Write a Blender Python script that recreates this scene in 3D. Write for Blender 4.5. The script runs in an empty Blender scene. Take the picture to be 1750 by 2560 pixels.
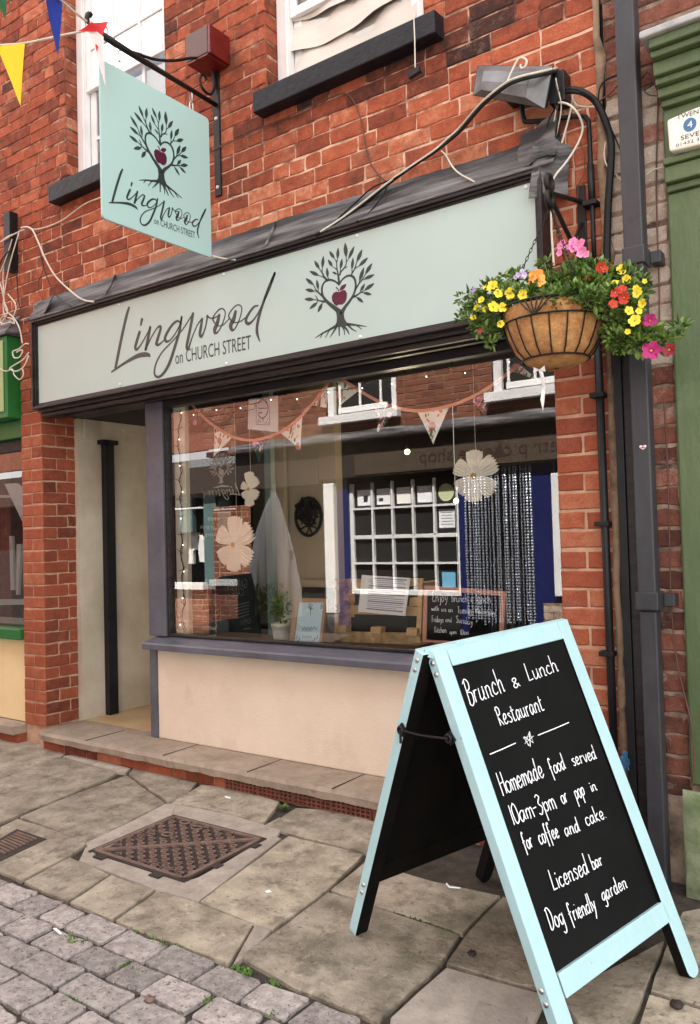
import bpy, bmesh, math, random
from mathutils import Vector, Matrix
random.seed(7)
sc = bpy.context.scene
COL = sc.collection
rad = math.radians

# ------------------------------------------------------------------ camera
CAM_D, CAM_H, FPX = 3.1, 1.27, 2036.0          # metres to the facade, lens height, focal length in photo pixels
YAW, PITCH, ROLL = 0.620239, 0.032323, -0.027365
_f0 = Vector((-math.sin(YAW), math.cos(YAW), 0)); _r0 = Vector((math.cos(YAW), math.sin(YAW), 0)); _u0 = Vector((0, 0, 1))
_f = _f0*math.cos(PITCH) + _u0*math.sin(PITCH); _u1 = _u0*math.cos(PITCH) - _f0*math.sin(PITCH)
_r = _r0*math.cos(ROLL) + _u1*math.sin(ROLL); _u = _u1*math.cos(ROLL) - _r0*math.sin(ROLL)
CAMP = Vector((0, -CAM_D, CAM_H))
cam = bpy.data.cameras.new('camera'); camo = bpy.data.objects.new('camera', cam); COL.objects.link(camo)
cam.sensor_fit = 'VERTICAL'; cam.sensor_height = 24.0; cam.lens = 24.0*FPX/2560
cam.clip_start = 0.05; cam.clip_end = 500
camo.matrix_world = Matrix(((_r.x, _u.x, -_f.x, CAMP.x), (_r.y, _u.y, -_f.y, CAMP.y), (_r.z, _u.z, -_f.z, CAMP.z), (0, 0, 0, 1)))
sc.camera = camo

# ------------------------------------------------------------------ sky, sun, exposure
SUN_EL = 58.0
SUN_DIR = Vector((0.30, 1.0, 0)).normalized()*math.cos(rad(SUN_EL)) + Vector((0, 0, math.sin(rad(SUN_EL))))   # towards the sun
wd = bpy.data.worlds.new('World'); sc.world = wd; wd.use_nodes = True
wn = wd.node_tree; bg = wn.nodes['Background']
sky = wn.nodes.new('ShaderNodeTexSky'); sky.sky_type = 'NISHITA'; sky.sun_disc = False
sky.sun_elevation = rad(SUN_EL); sky.sun_rotation = math.atan2(SUN_DIR.x, SUN_DIR.y)
sky.dust_density = 3.5; sky.air_density = 1.0; sky.altitude = 50
# sunny haze and broad white cloud over the clear sky
_tc = wn.nodes.new('ShaderNodeTexCoord'); _nz = wn.nodes.new('ShaderNodeTexNoise'); _nz.inputs['Scale'].default_value = 2.2; _nz.inputs['Detail'].default_value = 7
_mr = wn.nodes.new('ShaderNodeMapRange'); _mr.inputs[1].default_value = .36; _mr.inputs[2].default_value = .60; _mr.inputs[3].default_value = .45; _mr.inputs[4].default_value = 1.0
_mx = wn.nodes.new('ShaderNodeMix'); _mx.data_type = 'RGBA'; _mx.inputs['B'].default_value = (5.5, 5.35, 5.15, 1)
wn.links.new(_tc.outputs['Generated'], _nz.inputs['Vector']); wn.links.new(_nz.outputs[0], _mr.inputs[0]); wn.links.new(_mr.outputs[0], _mx.inputs['Factor'])
wn.links.new(sky.outputs[0], _mx.inputs['A']); wn.links.new(_mx.outputs['Result'], bg.inputs[0]); bg.inputs[1].default_value = 0.10
sun = bpy.data.lights.new('sun', 'SUN'); sun.energy = 5.0; sun.angle = rad(0.5); sun.color = (1, .96, .90)
suno = bpy.data.objects.new('sun', sun); COL.objects.link(suno)
suno.rotation_euler = SUN_DIR.to_track_quat('Z', 'Y').to_euler(); suno.location = (3, 9, 14)
sc.view_settings.view_transform = 'Standard'; sc.view_settings.look = 'None'; sc.view_settings.gamma = 1.0
sc.view_settings.exposure = 2.68

# ------------------------------------------------------------------ survey: a photo pixel to the point of a real plane
def ray(px, py):
    return _r*((px-875)/FPX) - _u*((py-1280)/FPX) + _f
def WP(px, py, y=0.0):                 # on a plane parallel to the facade
    d = ray(px, py); return CAMP + d*((y+CAM_D)/d.y)
def XPt(px, py, x):                    # on a plane square to the facade
    d = ray(px, py); return CAMP + d*(x/d.x)
GZ0, GK = 0.005, 0.03                  # the pavement falls a little towards the middle of the street
def gz(y): return GZ0 + GK*min(y, 0) if y > -2.3 else GZ0 - GK*2.3 - (y+2.3)*0.02
def GP(px, py, up=0.0):
    d = ray(px, py); t = (GZ0 + up - CAM_H - GK*CAM_D)/(d.z - GK*d.y); return CAMP + d*t
def ZP(px, py, z):
    d = ray(px, py); return CAMP + d*((z-CAM_H)/d.z)
FR = {'A': (200, 500, .27691), 'B': (300, 780, .25173), 'T': (730, 580, .14475), 'S': (850, 1500, .56639), 'F1': (0, 1700, .44053),
      'F2': (600, 1850, .44053), 'U1': (0, 0, .3776), 'U2': (560, 0, .3776), 'U3': (1150, 0, .3776), 'L4': (0, 560, .3776), 'M5': (560, 560, .3776), 'M': (560, 560, .3776),
      'B6': (1110, 560, .40277), 'H7': (200, 1980, .31466), 'I3': (400, 950, .20138), 'I4': (400, 1280, .20138), 'I5': (680, 1180, .22656),
      'I6': (1000, 1150, .26432), 'O1': (780, 900, .20138), 'O2': (1080, 880, .20138), 'P9': (780, 900, .40277), 'R8': (1400, 1600, .30121), 'N6': (1200, 1900, .34613),
      'K8': (900, 1530, .34613), 'C2': (1300, 1000, .34430), 'D8': (1150, 130, .22026), 'Q8': (380, 950, .37760), 'Q7': (0, 1060, .37760)}
def px(fr, *pts):
    x0, y0, s = FR[fr]; return [(x0+a*s, y0+b*s) for a, b in pts]
def wpts(fr, pts, y=0.0): return [WP(a, b, y) for a, b in px(fr, *pts)]
def gpts(fr, pts, up=0.0): return [GP(a, b, up) for a, b in px(fr, *pts)]

# ------------------------------------------------------------------ materials
def mat(name, c1, c2=None, scale=8.0, rough=.7, bump=0.0, bscale=None, metal=0.0, detail=6.0, mid=(.35, .65), stretch=None, spec=.5, tint=None, emit=None, wear=()):
    m = bpy.data.materials.new(name); m.use_nodes = True; nt = m.node_tree; N = nt.nodes; L = nt.links
    b = N['Principled BSDF']; b.inputs['Roughness'].default_value = rough; b.inputs['Metallic'].default_value = metal
    b.inputs['Specular IOR Level'].default_value = spec
    tc = N.new('ShaderNodeTexCoord'); co = tc.outputs['Object']
    if stretch:
        mp = N.new('ShaderNodeMapping'); mp.inputs['Scale'].default_value = stretch; L.new(co, mp.inputs[0]); co = mp.outputs[0]
    if c2 is None: c2 = tuple(v*.82 for v in c1)
    nz = N.new('ShaderNodeTexNoise'); nz.inputs['Scale'].default_value = scale; nz.inputs['Detail'].default_value = detail; nz.inputs['Roughness'].default_value = .62; L.new(co, nz.inputs['Vector'])
    cr = N.new('ShaderNodeValToRGB'); cr.color_ramp.elements[0].position = mid[0]; cr.color_ramp.elements[1].position = mid[1]
    cr.color_ramp.elements[0].color = (*c1, 1); cr.color_ramp.elements[1].color = (*c2, 1); L.new(nz.outputs[0], cr.inputs[0])
    out = cr.outputs[0]
    if tint:                                # each slab, sett or leaf has its own shade (face attribute)
        at = N.new('ShaderNodeAttribute'); at.attribute_name = 'tint'
        mr = N.new('ShaderNodeMapRange'); mr.inputs[3].default_value = tint[0]; mr.inputs[4].default_value = tint[1]; L.new(at.outputs['Fac'], mr.inputs[0])
        mx = N.new('ShaderNodeMix'); mx.data_type = 'RGBA'; mx.blend_type = 'MULTIPLY'; mx.inputs['Factor'].default_value = 1
        L.new(out, mx.inputs['A']); L.new(mr.outputs[0], mx.inputs['B']); out = mx.outputs['Result']
    for k, (wc, wsc, lo, hi, amt) in enumerate(wear):      # chips, grime or specks with a shape of their own
        mp2 = N.new('ShaderNodeMapping'); mp2.inputs['Location'].default_value = (3.7*k+1, 5.1*k, 2.3*k); L.new(tc.outputs['Object'], mp2.inputs[0])
        nw = N.new('ShaderNodeTexNoise'); nw.inputs['Scale'].default_value = wsc; nw.inputs['Detail'].default_value = 9; nw.inputs['Roughness'].default_value = .68; L.new(mp2.outputs[0], nw.inputs['Vector'])
        mw = N.new('ShaderNodeMapRange'); mw.inputs[1].default_value = lo; mw.inputs[2].default_value = hi; mw.inputs[4].default_value = amt; L.new(nw.outputs[0], mw.inputs[0])
        xw = N.new('ShaderNodeMix'); xw.data_type = 'RGBA'; L.new(mw.outputs[0], xw.inputs['Factor']); L.new(out, xw.inputs['A']); xw.inputs['B'].default_value = (*wc, 1); out = xw.outputs['Result']
    L.new(out, b.inputs['Base Color'])
    if bump:
        n2 = N.new('ShaderNodeTexNoise'); n2.inputs['Scale'].default_value = bscale or scale*4; n2.inputs['Detail'].default_value = 8; n2.inputs['Roughness'].default_value = .65; L.new(co, n2.inputs['Vector'])
        bp = N.new('ShaderNodeBump'); bp.inputs['Strength'].default_value = min(1, bump); bp.inputs['Distance'].default_value = .004*max(1, bump); L.new(n2.outputs[0], bp.inputs['Height']); L.new(bp.outputs[0], b.inputs['Normal'])
    if emit:
        b.inputs['Emission Color'].default_value = (*emit[:3], 1); b.inputs['Emission Strength'].default_value = emit[3]
    return m

def ramp(nt, stops):
    cr = nt.nodes.new('ShaderNodeValToRGB'); e = cr.color_ramp.elements
    while len(e) < len(stops): e.new(.5)
    for k, (p, c) in enumerate(stops): e[k].position = p; e[k].color = (*c, 1)
    return cr

def brick_mat(name, stops, stain=(.62, .42, .29), stain_amt=.35, soot=.5, rough=.9):
    m = bpy.data.materials.new(name); m.use_nodes = True; nt = m.node_tree; N = nt.nodes; L = nt.links
    b = N['Principled BSDF']; b.inputs['Roughness'].default_value = rough; b.inputs['Specular IOR Level'].default_value = .25
    tc = N.new('ShaderNodeTexCoord'); co = tc.outputs['Object']
    at = N.new('ShaderNodeAttribute'); at.attribute_name = 'tint'
    n1 = N.new('ShaderNodeTexNoise'); n1.inputs['Scale'].default_value = 22; n1.inputs['Detail'].default_value = 8; n1.inputs['Roughness'].default_value = .7; L.new(co, n1.inputs['Vector'])
    ad = N.new('ShaderNodeMath'); ad.operation = 'MULTIPLY_ADD'; ad.inputs[1].default_value = .95; ad.inputs[2].default_value = -.475; L.new(n1.outputs[0], ad.inputs[0])
    a2 = N.new('ShaderNodeMath'); a2.operation = 'ADD'; L.new(at.outputs['Fac'], a2.inputs[0]); L.new(ad.outputs[0], a2.inputs[1])
    cr = ramp(nt, stops); L.new(a2.outputs[0], cr.inputs[0])
    n2 = N.new('ShaderNodeTexNoise'); n2.inputs['Scale'].default_value = 5; n2.inputs['Detail'].default_value = 10; n2.inputs['Roughness'].default_value = .75; L.new(co, n2.inputs['Vector'])
    r2 = N.new('ShaderNodeMapRange'); r2.inputs[1].default_value = .55; r2.inputs[2].default_value = .78; r2.inputs[4].default_value = stain_amt; L.new(n2.outputs[0], r2.inputs[0])
    mx = N.new('ShaderNodeMix'); mx.data_type = 'RGBA'; L.new(r2.outputs[0], mx.inputs['Factor']); L.new(cr.outputs[0], mx.inputs['A']); mx.inputs['B'].default_value = (*stain, 1)
    n3 = N.new('ShaderNodeTexNoise'); n3.inputs['Scale'].default_value = 3.1; n3.inputs['Detail'].default_value = 9; n3.inputs['Roughness'].default_value = .72
    mp = N.new('ShaderNodeMapping'); mp.inputs['Location'].default_value = (7, 3, 11); L.new(co, mp.inputs[0]); L.new(mp.outputs[0], n3.inputs['Vector'])
    r3 = N.new('ShaderNodeMapRange'); r3.inputs[1].default_value = .52; r3.inputs[2].default_value = .8; r3.inputs[3].default_value = 0; r3.inputs[4].default_value = soot; L.new(n3.outputs[0], r3.inputs[0])
    m2 = N.new('ShaderNodeMix'); m2.data_type = 'RGBA'; L.new(r3.outputs[0], m2.inputs['Factor']); L.new(mx.outputs['Result'], m2.inputs['A']); m2.inputs['B'].default_value = (.045, .028, .022, 1)
    n5 = N.new('ShaderNodeTexNoise'); n5.inputs['Scale'].default_value = 160; n5.inputs['Detail'].default_value = 3; L.new(co, n5.inputs['Vector'])
    r5 = N.new('ShaderNodeMapRange'); r5.inputs[1].default_value = .3; r5.inputs[2].default_value = .7; r5.inputs[3].default_value = .8; r5.inputs[4].default_value = 1.15; L.new(n5.outputs[0], r5.inputs[0])
    m3 = N.new('ShaderNodeMix'); m3.data_type = 'RGBA'; m3.blend_type = 'MULTIPLY'; m3.inputs['Factor'].default_value = 1; L.new(m2.outputs['Result'], m3.inputs['A']); L.new(r5.outputs[0], m3.inputs['B'])
    L.new(m3.outputs['Result'], b.inputs['Base Color'])
    n4 = N.new('ShaderNodeTexNoise'); n4.inputs['Scale'].default_value = 55; n4.inputs['Detail'].default_value = 8; n4.inputs['Roughness'].default_value = .7; L.new(co, n4.inputs['Vector'])
    bp = N.new('ShaderNodeBump'); bp.inputs['Strength'].default_value = .8; bp.inputs['Distance'].default_value = .006; L.new(n4.outputs[0], bp.inputs['Height']); L.new(bp.outputs[0], b.inputs['Normal'])
    return m

def glass_mat(name, refl, tintc=(.985, .99, .988)):
    m = bpy.data.materials.new(name); m.use_nodes = True; nt = m.node_tree; N = nt.nodes; L = nt.links
    N.remove(N['Principled BSDF']); o = N['Material Output']
    t = N.new('ShaderNodeBsdfTransparent'); t.inputs[0].default_value = (*tintc, 1)
    g = N.new('ShaderNodeBsdfGlossy'); g.inputs['Roughness'].default_value = 0.0; g.inputs[0].default_value = (1, 1, 1, 1)
    lw = N.new('ShaderNodeFresnel'); lw.inputs[0].default_value = 1.52
    ma = N.new('ShaderNodeMath'); ma.operation = 'MULTIPLY_ADD'; ma.inputs[1].default_value = 1.6; ma.inputs[2].default_value = refl; ma.use_clamp = True; L.new(lw.outputs[0], ma.inputs[0])
    mx = N.new('ShaderNodeMixShader'); L.new(ma.outputs[0], mx.inputs[0]); L.new(t.outputs[0], mx.inputs[1]); L.new(g.outputs[0], mx.inputs[2]); L.new(mx.outputs[0], o.inputs[0])
    return m

M = {}
M['brick'] = brick_mat('weathered_red_brick', [(0, (.04, .018, .015)), (.22, (.13, .036, .022)), (.5, (.27, .063, .031)), (.78, (.41, .108, .052)), (1, (.54, .23, .13))], stain_amt=.45, soot=.85)
M['pier_brick'] = brick_mat('smooth_red_brick', [(0, (.10, .03, .02)), (.35, (.24, .058, .03)), (.7, (.33, .085, .04)), (1, (.40, .15, .08))], stain_amt=.16, soot=.28, rough=.85)
M['old_brick'] = brick_mat('whitewashed_old_brick', [(0, (.05, .025, .022)), (.3, (.14, .05, .035)), (.6, (.27, .10, .065)), (1, (.5, .4, .32))], stain=(.66, .56, .46), stain_amt=.95, soot=.9)
M['mortar'] = mat('patchy_lime_mortar', (.085, .032, .022), (.52, .33, .23), scale=11, rough=.95, bump=1, bscale=70, detail=9, mid=(.42, .62))
M['mortar_pale'] = mat('repointed_lime_mortar', (.20, .085, .052), (.64, .43, .31), scale=12, rough=.95, bump=1, bscale=70, detail=9, mid=(.36, .56))
M['pier_mortar'] = mat('peach_mortar', (.36, .20, .13), (.56, .35, .23), scale=10, rough=.95, bump=1, bscale=80)
M['dark_mortar'] = mat('sooty_mortar', (.07, .045, .035), (.42, .30, .22), scale=9, rough=.95, bump=1, bscale=70, mid=(.35, .65))
M['render_strip'] = mat('rough_cement', (.30, .20, .13), (.13, .085, .055), scale=14, rough=.95, bump=2, bscale=30, mid=(.45, .7))
M['lead'] = mat('weathered_lead', (.026, .024, .025), (.27, .25, .25), scale=7, rough=.55, bump=2.5, bscale=16, stretch=(.28, 1, 3.5), mid=(.42, .74), detail=12)
M['frame'] = mat('old_dark_paint', (.010, .0075, .008), (.032, .025, .025), scale=9, spec=.35, rough=.42, bump=.6, bscale=40, stretch=(.3, 1, 3))
M['post'] = mat('grey_gloss_paint', (.075, .074, .092), (.115, .114, .138), scale=4, rough=.42, bump=.6, bscale=30, wear=(((.20, .19, .2), 30, .66, .71, .5), ((.04, .04, .045), 7, .57, .75, .6)))
M['black'] = mat('black_paint', (.006, .006, .007), (.012, .012, .014), scale=12, rough=.45, bump=.5, bscale=40, spec=.3)
M['sill_black'] = mat('black_sill_paint', (.0045, .0048, .008), (.012, .0125, .018), scale=10, spec=.3, rough=.5, bump=1, bscale=35)
M['white'] = mat('white_gloss_paint', (.80, .79, .78), (.70, .69, .68), scale=5, rough=.4, bump=.3)
M['board'] = mat('mint_panel_with_sheen', (.42, .52, .49), (.40, .495, .465), scale=2.0, rough=.33, detail=3)  # mint panel turned greyer: glossy reflection is put into the colour
M['mint'] = mat('mint_sign_panel', (.40, .60, .57), (.385, .58, .555), scale=2.0, rough=.4, detail=3)
M['ink'] = mat('dark_green_vinyl', (.020, .038, .036), (.026, .046, .044), rough=.4)
M['ink_grey'] = mat('charcoal_vinyl', (.035, .045, .047), (.045, .055, .057), rough=.4)
M['plum'] = mat('plum_vinyl', (.075, .006, .024), (.085, .008, .03), rough=.4)
M['cream_wall'] = mat('peach_cream_render', (.74, .61, .485), (.68, .545, .425), scale=3.2, rough=.85, bump=.8, bscale=90, detail=10, wear=(((.42, .31, .22), 2.2, .56, .8, .55), ((.33, .26, .2), 60, .66, .72, .5), ((.80, .70, .58), 5, .6, .75, .5)))
M['yellow_wall'] = mat('buttermilk_render', (.82, .63, .36), (.76, .57, .31), scale=3, rough=.85, bump=.5, bscale=90)
M['passage'] = mat('grubby_cream_paint', (.40, .335, .24), (.56, .49, .38), scale=2.2, rough=.75, bump=.6, bscale=60, detail=10, wear=(((.66, .60, .48), 9, .62, .72, .6), ((.20, .16, .11), 5, .6, .78, .5)))
M['stone_step'] = mat('worn_step_stone', (.37, .29, .22), (.25, .19, .14), scale=6, rough=.8, bump=2, bscale=40, detail=12, wear=(((.12, .095, .07), 14, .54, .72, .6), ((.50, .42, .33), 30, .60, .70, .5)))
M['tile'] = mat('tan_floor_tile', (.55, .39, .21), (.44, .29, .15), scale=5, rough=.55, bump=.5)
M['flag'] = mat('york_flagstone', (.445, .375, .285), (.22, .18, .132), scale=7, rough=.66, bump=3, bscale=30, detail=15, tint=(.72, 1.2), mid=(.36, .66), wear=(((.075, .064, .042), 11, .50, .70, .85), ((.52, .45, .35), 17, .57, .72, .6), ((.05, .042, .032), 48, .58, .67, .75), ((.55, .49, .40), 60, .62, .70, .55), ((.10, .11, .05), 2.6, .55, .75, .5)))
M['conc'] = mat('pale_concrete', (.42, .355, .30), (.29, .245, .205), scale=12, rough=.9, bump=1.6, bscale=60, detail=10, tint=(.75, 1.12), wear=(((.12, .095, .075), 40, .58, .68, .6), ((.16, .13, .10), 6, .56, .78, .6)))
M['sett'] = mat('granite_sett', (.44, .385, .355), (.25, .215, .20), scale=30, rough=.85, bump=3, bscale=70, detail=10, tint=(.72, 1.25), mid=(.36, .64), wear=(((.055, .045, .042), 75, .55, .64, .85), ((.70, .65, .61), 85, .60, .68, .8), ((.12, .095, .08), 7, .55, .75, .6)))
M['joint'] = mat('joint_dirt', (.028, .02, .015), (.06, .045, .032), scale=20, rough=1, bump=2, bscale=60)
M['iron'] = mat('rusty_cast_iron', (.215, .13, .10), (.115, .072, .06), scale=16, rough=.6, bump=1.2, bscale=60, metal=0)
M['iron_dark'] = mat('dark_iron_pit', (.022, .014, .012), (.04, .026, .02), scale=16, rough=.8)
M['wrought'] = mat('black_wrought_iron', (.006, .005, .005), (.014, .011, .010), scale=20, spec=.3, rough=.45, bump=.6)
M['steel'] = mat('zinc_steel', (.55, .54, .52), (.40, .39, .37), scale=20, rough=.35, metal=.9)
M['pvc'] = mat('grey_drainpipe_paint', (.026, .026, .030), (.046, .046, .051), scale=5, spec=.4, rough=.45, bump=.6, stretch=(1, 1, .3), wear=(((.12, .115, .11), 24, .62, .72, .5), ((.018, .017, .018), 6, .55, .75, .7)))
M['cable_b'] = mat('black_cable', (.006, .0055, .0055), (.012, .011, .011), spec=.3, rough=.5)
M['cable_w'] = mat('white_cable', (.66, .62, .53), (.5, .46, .38), scale=12, rough=.5)
M['cable_r'] = mat('brown_cable', (.12, .045, .03), (.08, .03, .02), rough=.6)
M['ab_blue'] = mat('sky_blue_paint', (.405, .60, .63), (.365, .55, .58), scale=6, rough=.55, bump=.8, bscale=50, stretch=(1, 1, .4), wear=(((.20, .27, .27), 45, .66, .70, .7), ((.30, .42, .42), 8, .58, .78, .45)))
M['ab_dark'] = mat('dark_board_inside', (.004, .0035, .003), (.008, .006, .005), scale=8, rough=.85, spec=.12)  # near-black for the inside faces, back panel and rear lower rail
M['chalkboard'] = mat('matt_blackboard', (.0055, .0055, .0055), (.008, .008, .008), scale=3, rough=.8, spec=.1)
M['chalk'] = mat('white_chalk_pen', (.86, .87, .90), (.78, .79, .82), scale=60, rough=.8)
M['coir'] = mat('coir_liner', (.62, .33, .125), (.38, .165, .055), scale=26, rough=.95, bump=3, bscale=90, detail=9)
M['leaf'] = mat('basket_leaf', (.055, .115, .020), (.20, .31, .062), scale=14, rough=.5, tint=(.4, 1.4))
M['stem'] = mat('green_stem', (.06, .12, .03), (.1, .17, .05), rough=.6)
M['moss'] = mat('joint_moss', (.06, .13, .02), (.12, .2, .04), scale=30, rough=.9, tint=(.5, 1.3))
def flower_mat(n, a, b): M[n] = mat(n+'_petal', a, b, scale=25, rough=.6)
flower_mat('yellow', (.80, .62, .02), (.85, .70, .05)); flower_mat('orange', (.85, .27, .035), (.88, .36, .07)); flower_mat('red', (.56, .042, .015), (.45, .022, .01))
flower_mat('pink', (.78, .17, .42), (.85, .30, .52)); flower_mat('magenta', (.33, .005, .115), (.42, .012, .15)); flower_mat('crimson', (.19, .004, .016), (.26, .008, .022)); flower_mat('lilac', (.55, .42, .72), (.63, .5, .78))
M['paper'] =  mat('cream_paper', (.95, .92, .85), (.93, .89, .81), scale=6, rough=.8)
def thin_paper(name, c):                                     # light passes through the crepe petals
    m = bpy.data.materials.new(name); m.use_nodes = True; nt = m.node_tree; N = nt.nodes; N.remove(N['Principled BSDF']); d = N.new('ShaderNodeBsdfDiffuse'); t = N.new('ShaderNodeBsdfTranslucent'); a = N.new('ShaderNodeMixShader')
    d.inputs[0].default_value = (*c, 1); t.inputs[0].default_value = (*c, 1); a.inputs[0].default_value = .32; nt.links.new(d.outputs[0], a.inputs[1]); nt.links.new(t.outputs[0], a.inputs[2]); nt.links.new(a.outputs[0], N['Material Output'].inputs[0]); return m
M['crepe'] = thin_paper('cream_crepe_paper', (.97, .94, .86))
M['paper_w'] = mat('white_paper', (.90, .90, .91), (.86, .86, .88), scale=5, rough=.7)
M['pine'] = mat('rustic_pine', (.78, .52, .27), (.60, .37, .17), scale=10, rough=.7, bump=1, bscale=30, stretch=(.25, 1, 3))
M['bark'] = mat('waney_bark', (.30, .20, .10), (.70, .48, .25), scale=14, rough=.9, bump=3, bscale=22)
M['oak'] = mat('light_oak_frame', (.48, .29, .15), (.40, .23, .11), scale=8, rough=.6, stretch=(1, 1, .2))
M['pinkwood'] = mat('coral_painted_wood', (.72, .33, .24), (.62, .26, .18), scale=7, rough=.6)
M['shelf'] = mat('brown_window_shelf', (.19, .115, .06), (.12, .07, .035), scale=6, rough=.6, bump=.6, stretch=(.3, 1, 1))
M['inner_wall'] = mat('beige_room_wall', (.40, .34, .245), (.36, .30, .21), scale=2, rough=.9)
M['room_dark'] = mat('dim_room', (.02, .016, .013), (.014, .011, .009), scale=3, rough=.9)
M['inner_cream'] = mat('cream_inner_frame', (.74, .70, .60), (.68, .64, .54), scale=5, rough=.6)
M['coral'] = mat('coral_tape', (.78, .34, .23), (.72, .29, .19), rough=.8)
M['cloth_dark'] = mat('dark_green_floral_cloth', (.02, .045, .035), (.035, .07, .055), scale=30, rough=.9)
M['bulb'] = mat('lit_bulb', (.9, .8, .5), (.9, .8, .5), emit=(1, .80, .36, 3)); M['fairy'] = mat('fairy_bulb', (.9, .85, .6), (.9, .85, .6), emit=(1, .9, .62, 1.3))
M['gold'] = mat('amber_centre', (.62, .33, .05), (.75, .45, .10), scale=60, rough=.7, bump=2, bscale=200)
M['glass'] = glass_mat('shop_glass', .075); M['glass_up'] = glass_mat('upstairs_glass', .06)
M['green_bright'] = mat('emerald_shop_paint', (.012, .15, .030), (.01, .12, .022), scale=5, rough=.4)
M['green_pale'] = mat('apple_green_panel', (.33, .42, .19), (.30, .38, .17), scale=5, rough=.5)
M['green_olive'] = mat('olive_green_paint', (.098, .138, .055), (.058, .088, .034), scale=3, rough=.45, bump=.8, bscale=30, mid=(.3, .7), stretch=(1, 1, .35), detail=8, wear=(((.17, .22, .11), 5, .56, .78, .5), ((.035, .05, .02), 30, .63, .72, .6)))
M['green_moss'] = mat('faded_green_stone', (.15, .20, .085), (.33, .36, .23), scale=9, rough=.8, bump=2, bscale=25)
M['pale_ledge'] = mat('pale_lead_ledge', (.42, .42, .42), (.28, .27, .26), scale=10, rough=.7, bump=1)
M['alarm_cream'] = mat('cream_alarm_plastic', (.80, .76, .66), (.76, .72, .62), rough=.4); M['ink_black'] = mat('printed_black', (.02, .022, .03), (.03, .032, .04), rough=.5); M['badge_blue'] = mat('badge_blue', (.05, .16, .30), (.04, .12, .24), rough=.4)
M['alarm_brown'] = mat('brown_bell_box', (.10, .036, .026), (.08, .03, .022), rough=.35); M['alarm_red'] = mat('dark_red_bell_cover', (.17, .014, .012), (.10, .01, .009), scale=9, rough=.2, bump=2, bscale=12)
M['lamp_grey'] = mat('dirty_grey_lamp_cover', (.20, .195, .20), (.07, .066, .064), scale=7, rough=.3, bump=.6, mid=(.35, .7))
M['curtain'] = mat('white_linen_curtain', (.66, .61, .55), (.56, .51, .455), scale=3, rough=.9, stretch=(.4, 1, 3)); M['sky_sheet'] = mat('sky_toned_sheet', (.50, .55, .62), (.42, .47, .55), scale=3, rough=.8)
for n, c in (('f_yellow', (.86, .62, .02)), ('f_blue', (.012, .045, .36)), ('f_green', (.01, .11, .035)), ('f_white', (.80, .79, .79)), ('f_red', (.62, .02, .025))): M[n] = mat(n+'_cloth', c, tuple(v*.88 for v in c), scale=6, rough=.75)
M['pot'] = mat('white_glazed_pot', (.74, .70, .62), (.68, .64, .55), rough=.35)
M['terracotta'] = mat('terracotta_airbrick', (.22, .07, .038), (.15, .045, .026), scale=14, rough=.9, bump=1)
# the far side of the street
M['opp_brick'] = brick_mat('street_brick', [(0, (.08, .03, .02)), (.4, (.17, .06, .036)), (.8, (.23, .085, .05)), (1, (.3, .14, .09))], stain_amt=.12, soot=.2)
M['opp_mortar'] = mat('street_mortar', (.16, .085, .055), (.30, .19, .13), scale=12, rough=.95)
M['opp_fascia'] = mat('brown_fascia', (.03, .015, .009), (.024, .012, .007), rough=.7); M['opp_sign'] = mat('tan_sign_board', (.065, .042, .025), (.055, .035, .02), rough=.8); M['opp_letters'] = mat('dark_red_letters', (.035, .012, .008), (.03, .01, .007), rough=.6)
M['blue_gloss'] = mat('royal_blue_paint', (.006, .012, .10), (.005, .01, .07), rough=.4)
M['beads'] = mat('silver_beads', (.55, .60, .68), (.20, .23, .31), scale=60, rough=.25, metal=.6)
M['opp_dark'] = mat('dark_shop_inside', (.005, .0045, .004), (.008, .007, .006), rough=.9)
M['teal_paint'] = mat('grey_teal_paint', (.10, .16, .155), (.085, .14, .135), rough=.5); M['canvas'] = mat('white_parasol_canvas', (.72, .74, .76), (.62, .64, .67), scale=5, rough=.9, stretch=(1, 1, .3))
M['cafe_green'] = mat('dark_green_cafe_board', (.012, .03, .026), (.016, .038, .034), rough=.5); M['shirt'] = mat('white_cotton_shirt', (.74, .73, .70), (.66, .65, .62), rough=.9)
M['mauve'] = mat('mauve_banner', (.30, .22, .30), (.24, .17, .25), rough=.8)

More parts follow.
